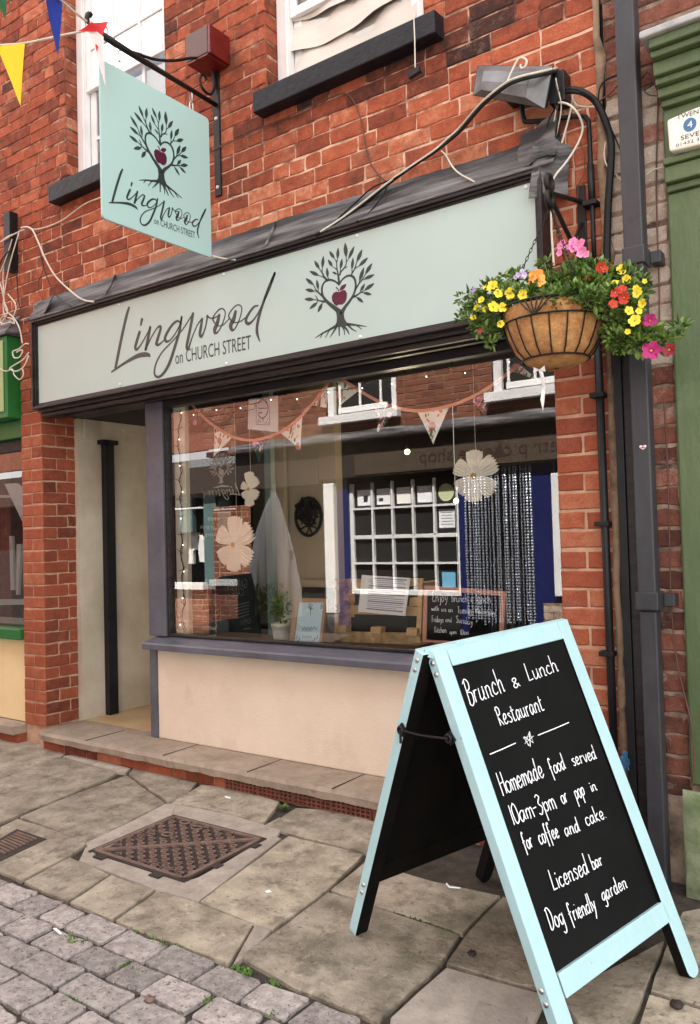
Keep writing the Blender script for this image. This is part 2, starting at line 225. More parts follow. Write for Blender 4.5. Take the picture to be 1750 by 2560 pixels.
# ------------------------------------------------------------------ mesh builder and object helpers
OFF = {}
def catmull(p, n=6, closed=False):
    p = [Vector(q) for q in p]
    if len(p) < 3: return p
    o = []; m = len(p); rng = range(m if closed else m-1)
    for i in rng:
        a = p[(i-1) % m] if closed or i > 0 else p[0]*2-p[1]; b = p[i]; c = p[(i+1) % m]; d = p[(i+2) % m] if closed or i+2 < m else p[-1]*2-p[-2]
        for k in range(n):
            t = k/n; o.append(.5*((2*b)+(c-a)*t+(2*a-5*b+4*c-d)*t*t+(3*b-a-3*c+d)*t**3))
    if not closed: o.append(p[-1])
    return o
class MB:
    def __init__(s): s.v = []; s.f = []; s.mi = []; s.t = []
    def add(s, vs, fs, m=0, t=.5):
        o = len(s.v); s.v += [Vector(q) for q in vs]
        for f in fs: s.f.append([i+o for i in f]); s.mi.append(m); s.t.append(t)
    def hexa(s, q, m=0, t=.5): s.add(q, [(0, 3, 2, 1), (4, 5, 6, 7), (0, 1, 5, 4), (1, 2, 6, 5), (2, 3, 7, 6), (3, 0, 4, 7)], m, t)
    def box(s, x0, x1, y0, y1, z0, z1, m=0, t=.5):
        s.hexa([(x0, y0, z0), (x1, y0, z0), (x1, y1, z0), (x0, y1, z0), (x0, y0, z1), (x1, y0, z1), (x1, y1, z1), (x0, y1, z1)], m, t)
    def poly(s, pts, d, m=0, t=.5):                      # a flat outline with thickness d (Vector)
        n = len(pts); d = Vector(d); a = [Vector(q) for q in pts]; b = [q+d for q in a]
        s.add(a+b, [tuple(range(n))[::-1], tuple(range(n, 2*n))]+[(i, (i+1) % n, n+(i+1) % n, n+i) for i in range(n)], m, t)
    def tube(s, pts, r, n=8, m=0, closed=False, cap=True, t=.5):
        p = [Vector(q) for q in pts]; k = len(p); rr = r if isinstance(r, (list, tuple)) else [r]*k; vs = []; fs = []; up = None
        for i in range(k):
            a = p[i-1] if i > 0 or closed else p[i]; b = p[(i+1) % k] if i < k-1 or closed else p[i]
            d = (b-a); d = d.normalized() if d.length > 1e-9 else Vector((0, 0, 1))
            if up is None: up = d.orthogonal().normalized()
            up = (up - d*up.dot(d)); up = up.normalized() if up.length > 1e-6 else d.orthogonal().normalized(); w = d.cross(up)
            vs += [p[i]+(up*math.cos(2*math.pi*j/n)+w*math.sin(2*math.pi*j/n))*rr[i] for j in range(n)]
        for i in range(k if closed else k-1):
            for j in range(n): fs.append((i*n+j, i*n+(j+1) % n, ((i+1) % k)*n+(j+1) % n, ((i+1) % k)*n+j))
        if cap and not closed: fs += [tuple(range(n))[::-1], tuple(range((k-1)*n, k*n))]
        s.add(vs, fs, m, t)
    def lathe(s, prof, c=(0, 0, 0), n=24, m=0, t=.5):
        c = Vector(c); vs = []; fs = []; k = len(prof)
        for r, z in prof: vs += [c+Vector((r*math.cos(2*math.pi*j/n), r*math.sin(2*math.pi*j/n), z)) for j in range(n)]
        for i in range(k-1):
            for j in range(n): fs.append((i*n+j, i*n+(j+1) % n, (i+1)*n+(j+1) % n, (i+1)*n+j))
        s.add(vs, fs, m, t)
    def ball(s, c, r, n=8, m=0, sz=1, t=.5):
        k = max(3, n//2); s.lathe([(max(1e-4, r*math.sin(math.pi*i/k)), -r*sz*math.cos(math.pi*i/k)) for i in range(k+1)], c, n, m, t)
    def ribbon(s, pts, w, nrm, th=.0012, m=0, cap=True):  # a flat painted stroke of width w standing proud of its surface
        p = [Vector(q) for q in pts]; k = len(p); ww = w if isinstance(w, (list, tuple)) else [w]*k; nrm = Vector(nrm).normalized(); vs = []; fs = []
        for i in range(k):
            d = p[min(i+1, k-1)]-p[max(i-1, 0)]; d -= nrm*d.dot(nrm); d = d.normalized() if d.length > 1e-9 else nrm.orthogonal(); sd = nrm.cross(d)*ww[i]/2
            vs += [p[i]+sd, p[i]-sd, p[i]+sd*.94+nrm*th, p[i]-sd*.94+nrm*th]
        for i in range(k-1):
            a, b = 4*i, 4*i+4; fs += [(a+2, a+3, b+3, b+2), (a, a+2, b+2, b), (a+3, a+1, b+1, b+3)]
        fs += [(0, 1, 3, 2), (4*k-4, 4*k-2, 4*k-1, 4*k-3)]
        s.add(vs, fs, m)
        if cap:
            e = nrm.orthogonal().normalized(); g = nrm.cross(e)
            for q, r in ((p[0], ww[0]/2), (p[-1], ww[-1]/2)):
                s.poly([q+(e*math.cos(a)+g*math.sin(a))*r*.97 for a in [2*math.pi*j/10 for j in range(10)]], nrm*th*.92, m)
    def build(s, name, mats, parent=None, smooth=False, bevel=0, loc=None):
        me = bpy.data.meshes.new(name); off = OFF.get(parent.name, Vector()) if parent else None
        if off is None:
            if loc is not None: off = Vector(loc)
            else:
                xs = [q.x for q in s.v]; ys = [q.y for q in s.v]; zs = [q.z for q in s.v]; off = Vector(((min(xs)+max(xs))/2, (min(ys)+max(ys))/2, min(zs)))
        me.from_pydata([q-off for q in s.v], [], s.f)
        mats = mats if isinstance(mats, (list, tuple)) else [mats]
        for k in mats: me.materials.append(M[k] if isinstance(k, str) else k)
        me.polygons.foreach_set('material_index', s.mi)
        at = me.attributes.new('tint', 'FLOAT', 'FACE'); at.data.foreach_set('value', s.t)
        if smooth: me.polygons.foreach_set('use_smooth', [True]*len(me.polygons))
        bm = bmesh.new(); bm.from_mesh(me); bmesh.ops.recalc_face_normals(bm, faces=bm.faces); bm.to_mesh(me); bm.free()
        me.update(); o = bpy.data.objects.new(name, me); COL.objects.link(o)
        if parent: o.parent = parent
        else: o.location = off
        OFF[o.name] = off
        if bevel:
            b = o.modifiers.new('bevel', 'BEVEL'); b.width = bevel; b.segments = 2; b.limit_method = 'ANGLE'; b.angle_limit = rad(40)
        return o
def tag(o, label, cat, group=None, kind=None):
    o['label'] = label
    if cat: o['category'] = cat
    if group: o['group'] = group
    if kind: o['kind'] = kind
    return o
def thing(name, loc, label, cat, group=None):
    o = bpy.data.objects.new(name, None); o.empty_display_size = .05; COL.objects.link(o); o.location = loc; OFF[o.name] = Vector(loc)
    return tag(o, label, cat, group)
def one(mb, name, mats, label, cat, group=None, **k): return tag(mb.build(name, mats, **k), label, cat, group)
def part_box(parent, name, m, x0, x1, y0, y1, z0, z1, bevel=.003):
    b = MB(); b.box(x0, x1, y0, y1, z0, z1); return b.build(name, m, parent, bevel=bevel)
def text_faces(s, size=1.0):
    cu = bpy.data.curves.new('lettering', 'FONT'); cu.body = s; cu.size = size; cu.resolution_u = 3
    ob = bpy.data.objects.new('lettering', cu); COL.objects.link(ob); bpy.context.view_layer.update()
    me = ob.to_mesh(); vs = [v.co.copy() for v in me.vertices]; fs = [tuple(p.vertices) for p in me.polygons]
    ob.to_mesh_clear(); bpy.data.objects.remove(ob); bpy.data.curves.remove(cu); return vs, fs
def put_text(mb, s, a, b, up, nrm, hgt=None, thick=1.0, m=0, fit=True):   # from baseline point a to b; letters hgt tall along up
    vs, fs = text_faces(s); x0 = min(v.x for v in vs); x1 = max(v.x for v in vs); ch = .7
    a = Vector(a); b = Vector(b); ux = (b-a)/(x1-x0); uy = Vector(up).normalized()*(hgt/ch); n = Vector(nrm).normalized()*.0012
    mb.add([a+ux*(v.x-x0)+uy*v.y+n for v in vs], fs, m)

# a single-stroke hand, x-height 5, capitals 10
HAND = {'C': '4.6,8.4 2.8,10 .8,7.6 .6,3 2.2,0 4.6,1.4', 'x': '.5,5 4,0;4,5 .4,0', 'a': '4,4.2 2.5,5 .6,3.5 .6,1 2,0 4,3 4.2,5 4,1 5,.2', 'b': '.5,10 .5,0;.5,3 2,5 4,4 4,1.2 2,0 .5,1', 'c': '4,4 2.5,5 .7,3.5 .7,1.2 2.3,0 4.2,1', 'd': '4,4 2.5,5 .6,3.5 .6,1 2,0 4,2.5 4.6,10;4.5,8 4.2,1 5,.2',
 'e': '.8,2.2 3.8,3 3.4,4.8 2,5 .6,3 1,.6 2.5,0 4.4,1.2', 'f': '4,9 3,10 2,8 1.8,-3;.4,4.5 3.6,5', 'g': '4,4 2.5,5 .7,3.5 .8,1 2.3,.6 4,3 4.2,5 4,-2 2.6,-4 .8,-3', 'h': '.6,10 .6,0;.6,3 2.4,5 3.8,4 3.8,.4 4.8,.6',
 'i': '1,5 1,0;1,7.2 1.15,7.7', 'j': '1.6,5 1.4,-3 .2,-4;1.6,7.2 1.75,7.7', 'k': '.6,10 .6,0;4,5 .8,2.4 4.2,0', 'l': '1,10 1,0', 'm': '.6,5 .6,0;.6,3.5 2,5 3,4 3,0;3,3.5 4.6,5 5.6,4 5.8,0', 'n': '.6,5 .6,0;.6,3.2 2.3,5 3.8,4 3.8,.5 4.8,.2',
 'o': '2.4,5 .7,4 .6,1.2 2.2,0 4,1.2 4.1,4 2.4,5', 'p': '.8,5 .5,-4;.7,3.5 2.4,5 4.2,3.8 3.8,1.2 2,.4 .8,1.4', 'r': '.7,5 .7,0;.7,3.2 2,4.8 3.4,4.8', 's': '3.6,4.4 2.2,5 .9,4 3.4,1.6 2.4,0 .6,.5', 't': '1.8,8 1.6,1 2.8,0 3.8,.8;.2,5.4 3.6,5.8',
 'u': '.7,5 .7,1 2,0 3.8,2 4,5;4,5 4,.8 5,.2', 'v': '.4,5 2.2,0 4.2,5', 'w': '.4,5 1.4,.2 3,4 4,.2 5.8,5', 'y': '.6,5 2,1.5;4.4,5 2.4,-1 .8,-4', 'B': '1,9.5 .8,0;0,8.5 2,10 4.2,8.6 3.8,6 1,5.2 4.4,4 4.4,1 2,-.4 .2,.6', 'R': '1,9.8 .9,0;.2,8.4 2.2,10 4,8.6 3.4,6 1,5 4.4,0',
 'H': '.6,10 .6,0;4.8,10 4.8,0;.6,5 4.8,5.4', 'L': '1.4,10 .8,.4;.8,.4 4.6,.6', 'D': '1,9.6 .9,0;.2,9 2.6,9.8 5,7 4.6,2 2.6,0 .6,.3', 'E': '4.4,9 2.4,10 .8,8 2.6,5.4 .6,3 2.2,0 4.8,1.4', 'T': '0,9.6 5.4,10;2.8,9.8 2.6,0', 'W': '0,10 1.6,0;1.6,0 3.4,7;3.4,7 5,0;5,0 7,10', 'F': '1,10 .8,0;.8,9.6 4.6,10;.9,5.4 3.6,5.6',
 'S': '4.2,8.8 2.6,10 .8,8 4,3 2.6,0 .4,1.2', 'K': '.8,10 .8,0;4.4,10 .9,4.6 4.6,0', '1': '1,9.6 1,0', '0': '2.4,9.6 .6,7 .8,1.6 2.6,0 4.6,2.4 4.4,8 2.4,9.6', '3': '.6,8.6 2.4,9.8 4,8 2,5.6 4.4,3 2.2,-.4 .2,.8', '-': '.4,4 3,4.2', '.': '1,.2 1.2,.5', '&': '4.6,0 1,6.4 2,8 3.2,6.6 .6,2 2,0 4.4,3', ',': '1,.4 .6,-1'}
def hand(mb, s, a, b, up, nrm, w, m=0, jit=.15, seed=1):     # up = vector for 10 units of height
    rnd = random.Random(seed+len(s)); x = 0; strokes = []
    for ch in s:
        if ch == ' ': x += 4; continue
        mx = 0
        for st in HAND[ch].split(';'):
            q = [tuple(map(float, c.split(','))) for c in st.split()]; mx = max(mx, max(c[0] for c in q))
            strokes.append([(x+c[0]+rnd.uniform(-jit, jit), c[1]+rnd.uniform(-jit, jit)) for c in q])
        x += mx+.9
    a = Vector(a); b = Vector(b); ux = (b-a)/max(x-.9, 1); uy = Vector(up)/10
    for st in strokes:
        p = catmull([a+ux*c[0]+uy*c[1] for c in st], 5)
        mb.ribbon(p, [w*(.8+.35*math.sin(2.2*i/len(p)+.4)) for i in range(len(p))], nrm, .001, m, cap=False)
# ================================================================== ground
def clean_poly(p): return [Vector((q.x, q.y, 0)) for q in p]
def slab(mb, pts, gap=.006, rise=0.0, seg=.12, jit=.004, t=None, rnd=random, edge=.007):
    """one paving stone: outline pts (x,y on the ground) pulled in by half a joint, rough edges, worn arris"""
    P2 = [Vector((q[0], q[1])) for q in pts]; n = len(P2)
    A = sum(P2[i].x*P2[(i+1) % n].y-P2[(i+1) % n].x*P2[i].y for i in range(n))
    if A < 0: P2.reverse()
    ins = []
    for i in range(n):
        a, b, c = P2[i-1], P2[i], P2[(i+1) % n]; d1 = (b-a).normalized(); d2 = (c-b).normalized()
        n1 = Vector((-d1.y, d1.x)); n2 = Vector((-d2.y, d2.x)); k = n1+n2
        ins.append(b+k*(gap/max(.5, 1+n1.dot(n2))))
    ring = []
    for i in range(n):
        a, b = ins[i], ins[(i+1) % n]; L = (b-a).length; m = max(1, int(L/seg))
        for j in range(m):
            q = a+(b-a)*(j/m); f = 0.6 if j == 0 else 1
            ring.append(q+Vector((rnd.uniform(-jit, jit), rnd.uniform(-jit, jit)))*f)
    c = sum(ring, Vector((0, 0)))/len(ring); m = len(ring)
    tx, ty = rnd.uniform(-.004, .004), rnd.uniform(-.004, .004)
    z = lambda q, dz: Vector((q.x, q.y, gz(q.y)+rise+dz+tx*(q.x-c.x)+ty*(q.y-c.y)))
    top = []
    for q in ring:
        d = (c-q); top.append(q+d.normalized()*edge)
    vs = [z(q, 0) for q in top]+[z(q, -.004) for q in [a*.35+b*.65 for a, b in zip(top, ring)]]+[z(q, -.04) for q in ring]
    fs = [tuple(range(m))]+[(i, m+i, m+(i+1) % m, (i+1) % m) for i in range(m)]+[(m+i, 2*m+i, 2*m+(i+1) % m, m+(i+1) % m) for i in range(m)]
    mb.add(vs, fs, 0, rnd.random() if t is None else t)

def F1(*p): return gpts('F1', p)
def F2(*p): return gpts('F2', p)
rg = random.Random(3)
pv = MB()
flags = [F1((-160, 440), (0, 335), (160, 322), (395, 402), (345, 436), (10, 552), (-150, 625)),
 F1((-150, 628), (10, 556), (340, 440), (665, 525), (640, 545), (430, 634), (190, 728), (0, 812), (-150, 880)),
 F1((110, 775), (440, 640), (720, 540), (940, 695), (640, 850), (500, 930), (320, 850)),
 F1((728, 532), (765, 490), (1120, 580), (1060, 650), (955, 692)), F1((962, 697), (1140, 592), (1330, 610), (1590, 690), (1500, 812), (1250, 745), (1070, 706)),
 F1((0, 832), (100, 785), (320, 855), (495, 928), (400, 992), (120, 1137), (-40, 1062)), F1((-160, 890), (0, 820), (-30, 1050), (-160, 1000)),
 F1((133, 1142), (390, 1003), (500, 1045), (625, 1100), (385, 1256)), F1((395, 1260), (632, 1102), (882, 1187), (640, 1357)),
 F1((655, 1362), (890, 1193), (1122, 1258), (1440, 1385), (1300, 1613), (1030, 1510), (765, 1412)),
 F2((-232, 915), (275, 540), (707, 645), (500, 850), (187, 1078), (80, 1047)), F2((155, 487), (312, 385), (560, 400), (900, 500), (1010, 560), (850, 690), (712, 637), (288, 530)),
 F2((512, 850), (707, 688), (1110, 800), (1480, 880), (1265, 1097), (1010, 1015), (760, 937)),
 F2((-10, 1225), (195, 1087), (500, 858), (760, 942), (1255, 1105), (1155, 1262), (820, 1560), (790, 1602), (300, 1400)),
 F2((1285, 1092), (1490, 885), (1700, 935), (1960, 1010), (1830, 1240), (1720, 1400), (1589, 1385), (1165, 1262)),
 gpts('N6', ((1360, 1290), (1460, 1090), (1700, 1040), (1990, 1200), (1900, 1870), (1589, 1775), (1228, 1662))),
 gpts('N6', ((1215, 1688), (1589, 1798), (1900, 1890), (1850, 2350), (1450, 2200), (1120, 1960))),
 gpts('N6', ((560, 1690), (1040, 1450), (1330, 1300), (1200, 1660), (1100, 1880), (1000, 2000), (700, 1900)))]
for p in flags: slab(pv, p, gap=.0015, rnd=rg, jit=.0035, seg=.07, edge=.004)
# flags beyond the frame, laid in courses along the wall
for (xa, xb) in ((-10.5, -5.55), (-.30, 5.5)):
    for r, (ya, yb) in enumerate(((-.08, -.45), (-.45, -.9), (-.9, -1.34))):
        x = xa
        while x < xb-.1:
            w = min(rg.uniform(.45, .9), xb-x); slab(pv, [(x, yb), (x+w, yb), (x+w, ya), (x, ya)], rnd=rg); x += w
# infill between the traced flags and those courses on the left
for q in (((-5.55, -.9), (-4.25, -.93), (-4.0, -1.34), (-5.55, -1.34)), ((-5.55, -.45), (-4.95, -.47), (-4.5, -.9), (-5.55, -.88)), ((-5.55, -.08), (-5.0, -.08), (-5.05, -.43), (-5.55, -.43))): slab(pv, q, rnd=rg)
pav = tag(pv.build('pavement', 'flag', loc=(0, -.7, 0)), None or 'worn sandstone paving flags with dirty joints in front of the cafe', None, kind='structure')

cv = MB()                                                 # concrete haunch round the manhole, cement patches
H7 = lambda *p: gpts('H7', p)
slab(cv, H7((60, 405), (690, 92), (760, 92), (735, 178), (130, 470), (100, 500)), -.006, rise=-.0, t=.8, rnd=rg)
slab(cv, H7((764, 94), (1200, 180), (1470, 262), (1589, 300), (1560, 345), (1420, 370), (1100, 270), (860, 205), (740, 176)), -.006, rise=-.0015, t=.7, rnd=rg)
slab(cv, H7((1560, 350), (1589, 360), (1330, 560), (940, 855), (870, 830), (900, 700), (1180, 540), (1300, 470), (1420, 375)), -.006, rise=-.003, t=.75, rnd=rg)
slab(cv, H7((35, 440), (110, 490), (330, 555), (620, 640), (860, 706), (885, 840), (620, 770), (190, 605), (0, 530)), -.006, rise=-.0045, t=.6, rnd=rg)
slab(cv, H7((800, 700), (940, 660), (1010, 800), (900, 860), (820, 800)), -.0, t=.6, rise=-.006, rnd=rg); slab(cv, H7((40, 420), (150, 440), (180, 600), (90, 580), (-10, 540)), -.0, t=.6, rise=-.0065, rnd=rg)
slab(cv, F1((1425, 1385), (1500, 1375), (1555, 1410), (1470, 1500), (1315, 1625), (1440, 1395)), .002, t=.3, rnd=rg)
slab(cv, F1((1500, 815), (1589, 770), (1600, 840), (1560, 860)), .001, t=.5, rise=-.003, rnd=rg)
slab(cv, F1((350, 432), (420, 415), (745, 500), (715, 527), (665, 522)), .004, t=.95, rnd=rg)
slab(cv, F2((1160, 1277), (1589, 1397), (1760, 1440), (1640, 1700), (1255, 1660), (830, 1612), (838, 1572)), .006, t=.45, rnd=rg)
slab(cv, F2((1350, 1478), (1640, 1575), (1600, 1800), (1255, 1700)), .0, t=.05, rise=.0045, rnd=rg)
tag(cv.build('cement_patches', 'conc', loc=(-2.6, -.7, 0)), 'pale concrete surround of the manhole and cement patches in the pavement', None, kind='structure')

st = MB(); y = -1.262; row = 0
while y > -3.2:
    d = rg.uniform(.115, .13); x = -6.6+rg.uniform(0, .2)
    while x < 1.2:
        w = rg.choice((.15, .17, .19, .2, .215, .24))+rg.uniform(-.015, .015)
        j = lambda: rg.uniform(-.006, .006)
        q = [(x+j(), y-d+j()), (x+w+j(), y-d+j()), (x+w+j(), y+j()), (x+j(), y+j())]; r = .014
        rp = []
        for k in range(4):
            a, b, c = Vector(q[k-1]), Vector(q[k]), Vector(q[(k+1) % 4]); rp += [b+(a-b).normalized()*r, b+((a-b).normalized()+(c-b).normalized())*r*.34, b+(c-b).normalized()*r]
        if not (x > -1.32 and y > -1.6): slab(st, rp, gap=.0045, seg=.045, jit=.004, rise=rg.uniform(-.005, .002), rnd=rg, edge=.009)
        x += w
    y -= d; row += 1
tag(st.build('road', 'sett', loc=(-2, -2, 0)), 'rows of worn granite setts paving the pedestrian street', None, kind='structure')

gr = MB(); ys = [.6, 0, -1.3, -2.3, -3.3, -4.6, -9]; xs = [-40, -6, -3, 0, 40]
for a in range(len(xs)-1):
    for b in range(len(ys)-1):
        q = [(xs[a], ys[b]), (xs[a+1], ys[b]), (xs[a+1], ys[b+1]), (xs[a], ys[b+1])]
        gr.add([(X, Y, gz(Y)-(.015 if Y > -3.2 else .004)) for X, Y in q], [(0, 1, 2, 3)])
tag(gr.build('ground', 'joint', loc=(0, 0, 0)), 'dark dirt and grit in the joints below the paving', None, kind='structure')
far = MB()                                                # plain paving on the other half of the street, out of frame
for i in range(24):
    for k in range(3): slab(far, [(-11+i*.6, -3.3-k*.42), (-10.4+i*.6, -3.3-k*.42), (-10.4+i*.6, -3.72-k*.42), (-11+i*.6, -3.72-k*.42)], rnd=rg)
tag(far.build('far_pavement', 'flag', loc=(0, -4, 0)), 'paving flags along the opposite shopfronts', None, kind='structure')

# moss and weeds in the joints
ms = MB()
def tuft(mb, c, r, n, h, rnd):
    for _ in range(n):
        a = rnd.uniform(0, 6.28); q = c+Vector((math.cos(a), math.sin(a), 0))*rnd.uniform(0, r); b = rnd.uniform(0, 6.28); L = rnd.uniform(.5, 1)*h
        d = Vector((math.cos(b), math.sin(b), rnd.uniform(.3, 1.2)))*L; s = Vector((-math.sin(b), math.cos(b), 0))*L*.35
        mb.add([q, q+d*.5+s, q+d, q+d*.5-s], [(0, 1, 2, 3)], 0, rnd.random())
for a, b, n in (((765, 1412), (1100, 1545), 24), ((1320, 1620), (1430, 1665), 26), ((370, 1450), (470, 1490), 12), ((690, 1600), (830, 1660), 12), ((100, 1535), (180, 1570), 6), ((1150, 1780), (1200, 1830), 9), ((380, 1780), (470, 1850), 8), ((1540, 1700), (1589, 1740), 8), ((1540, 1900), (1589, 1870), 8)):
    A, B = F1(a, b)
    for k in range(n): tuft(ms, A.lerp(B, rg.random())+Vector((0, rg.uniform(-.012, .012), -.008)), .012, 9, .011, rg)
A, B = F2((860, 970), (1270, 1090))
for k in range(34): tuft(ms, A.lerp(B, rg.random())+Vector((0, 0, -.008)), .01, 8, .010, rg)
tag(ms.build('moss', 'moss', loc=(-2, -1.3, 0)), 'low green moss growing in the paving joints', 'moss', kind='stuff')
def weed(fr, p, n, h, label):
    b = MB(); tuft(b, gpts(fr, [p])[0], h*.5, n, h, rg); one(b, 'weed', 'leaf', label, 'weed', 'weeds at the foot of the wall')
weed('F1', (1130, 570), 34, .035, 'bright green weed sprouting below the stone step near the doorway'); weed('F2', (250, 390), 26, .03, 'small dark green weed by the terracotta air bricks')
# dropped bits
def pebble(fr, p, r, m, label):
    q = gpts(fr, [p])[0]; b = MB(); vs = []
    b.ball(q+Vector((0, 0, r*.35)), r, 10, sz=.55)
    for v in b.v: v += (v-q)*rg.uniform(-.2, .2)
    one(b, 'pebble', m, label, 'pebble', smooth=True)
pebble('N6', (1425, 1785), .018, 'iron_dark', 'black lump of grit on the flagstone right of the sandwich board'); pebble('F2', (1315, 1220), .014, 'iron_dark', 'dark round grit under the sandwich board'); pebble('F1', (850, 1825), .017, 'iron', 'reddish brown scrap lying between the setts')
def litter(fr, pts, label):
    p = gpts(fr, pts, .003); b = MB(); b.poly(p, (0, 0, .003)); one(b, 'litter', 'paper_w', label, 'litter')
litter('F1', [(300, 1412), (320, 1412), (350, 1440), (340, 1446)], 'white stub of litter lying across the setts'); litter('F1', [(1505, 1201), (1528, 1195), (1540, 1204), (1512, 1210)], 'white speck on the flagstone below the manhole'); litter('F1', [(1275, 660), (1310, 668), (1308, 674), (1280, 668)], 'white scrap on the flagstone above the manhole')
def wire_bit():
    p = gpts('F2', [(1172, 815), (1188, 835), (1250, 840)], .004); b = MB(); b.tube(p, .003, 6); one(b, 'straw', 'paper_w', 'thin bent white straw on the ground under the sandwich board', 'litter')
wire_bit()

# manhole cover with tread pattern
mc = [GP(*q) for q in px('H7', (122, 478), (722, 178), (1416, 370), (860, 702))]
cx = sum(q.x for q in mc)/4; cy = sum(q.y for q in mc)/4
x0 = (mc[0].x+mc[1].x)/2; x1 = (mc[2].x+mc[3].x)/2; y0 = (mc[0].y+mc[3].y)/2; y1 = (mc[1].y+mc[2].y)/2
mh = thing('manhole_cover', (cx, cy, gz(cy)), 'square rusty cast iron manhole cover set in pale concrete', 'manhole cover')
def gq(x, y, dz): return Vector((x, y, gz(y)+dz))
b = MB(); 
for xa, xb, ya, yb in ((x0-.012, x1+.012, y0-.012, y0), (x0-.012, x1+.012, y1, y1+.012), (x0-.012, x0, y0, y1), (x1, x1+.012, y0, y1)):
    b.hexa([gq(xa, ya, -.03), gq(xb, ya, -.03), gq(xb, yb, -.03), gq(xa, yb, -.03), gq(xa, ya, .001), gq(xb, ya, .001), gq(xb, yb, .001), gq(xa, yb, .001)])
b.build('rim', 'iron_dark', mh)
b = MB(); e = .004
b.hexa([gq(x0+e, y0+e, -.03), gq(x1-e, y0+e, -.03), gq(x1-e, y1-e, -.03), gq(x0+e, y1-e, -.03), gq(x0+e, y0+e, -.004), gq(x1-e, y0+e, -.004), gq(x1-e, y1-e, -.004), gq(x0+e, y1-e, -.004)])
b.build('plate', 'iron_dark', mh)
tr = MB(); W_, H_ = x1-x0, y1-y0; nx, ny = 15, 15
diag = lambda u, v: u-v
for i in range(nx):
    for k in range(ny):
        u, v = (i+.5)/nx, (k+.5)/ny
        if abs(u-v) < .045: continue
        if math.hypot(u-.5, v-.5) > .66 or min(math.hypot(u-.27, v-.62), math.hypot(u-.2, v-.93), math.hypot(u-.38, v-.88)) < .07: continue
        if u+v < .28 or u+v > 1.72: continue
        c = gq(x0+u*W_, y0+v*H_, -.004); du = W_/nx*.46; dv = H_/ny*.30; s = 1 if (i+k) % 2 else -1
        for sg in (-1, 1):
            q = [(c.x, c.y-dv*.4*s), (c.x+sg*du, c.y+dv*.9*s), (c.x+sg*du, c.y+dv*2.0*s), (c.x, c.y+dv*.7*s)]
            tr.poly([gq(a, bb, -.004) for a, bb in q], (0, 0, .007))
for u0, u1, v0, v1 in ((0, 1, 0, .035), (0, 1, .965, 1), (0, .035, 0, 1), (.965, 1, 0, 1)):
    q = [(x0+u0*W_, y0+v0*H_), (x0+u1*W_, y0+v0*H_), (x0+u1*W_, y0+v1*H_), (x0+u0*W_, y0+v1*H_)]; tr.poly([gq(a, bb, -.0035) for a, bb in q], (0, 0, .0072))
q = [(x0+.0*W_, y0+.03*H_), (x0+.03*W_, y0), (x1, y1-.03*H_), (x1-.03*W_, y1)]; tr.poly([gq(a, bb, -.0036) for a, bb in q], (0, 0, .0080))
for uu in (.06, .10, .135): tr.poly([gq(x0+uu*W_, y0+(.20-uu)*H_, -.004) , gq(x0+(uu+.02)*W_, y0+(.20-uu)*H_, -.004), gq(x0+.07*W_, y0+.07*H_, -.004)], (0, 0, .006))
tr.build('tread', 'iron', mh)
for u, v in ((.27, .62), (.2, .93), (.38, .88)):
    kh = MB(); kh.tube([gq(x0+u*W_+math.cos(a)*.026, y0+v*H_+math.sin(a)*.018, .001) for a in [k*.449 for k in range(14)]], .005, 6, closed=True); kh.build('key_hole', 'iron', mh)
lt = MB(); put_text(lt, 'OPT-EMAX', gq(x0+.50*W_, y0+.05*H_, .004), gq(x0+.93*W_, y0+.05*H_, .004), (0, 1, .03), (0, 0, 1), .030); lt.build('lettering', 'iron', mh); lt = MB()
put_text(lt, 'WATER', gq(x0+.17*W_, y0+.30*H_, .004), gq(x0+.17*W_, y0+.62*H_, .004), (-1, 0, 0), (0, 0, 1), .040); lt.build('lettering', 'iron', mh)
for u, v, du, dv in ((.10, -.09, .1, .085), (.72, -.09, .1, .085), (1.0, .30, .07, .09), (1.0, .80, .07, .09)):
    b = MB(); b.hexa([gq(x0+a*W_, y0+c*H_, d) for d in (-.03, .0015) for a, c in ((u, v), (u+du, v), (u+du, v+dv), (u, v+dv))]); b.build('lifting_pocket', 'iron_dark', mh)
# small stopcock cover on the left
dc = [GP(*q) for q in px('F1', (95, 848), (265, 905), (0, 1030), (-110, 965))]
c0 = sum(dc, Vector())/4
sm = thing('drain_cover', c0, 'small ribbed iron stopcock cover in the flag at far left', 'drain cover')
b = MB(); b.poly([q+Vector((0, 0, -.02)) for q in dc], (0, 0, .0225)); b.build('rim', 'iron_dark', sm)
b = MB()
for k in range(9):
    t = .1+.085*k; a = dc[0].lerp(dc[3], t).lerp(dc[1].lerp(dc[2], t), .16); d = dc[0].lerp(dc[3], t+.045).lerp(dc[1].lerp(dc[2], t+.045), .16); a2 = dc[0].lerp(dc[3], t).lerp(dc[1].lerp(dc[2], t), .82); d2 = dc[0].lerp(dc[3], t+.045).lerp(dc[1].lerp(dc[2], t+.045), .82)
    b.poly([a, a2, d2, d], (0, 0, .008))
b.build('tread', 'iron', sm)
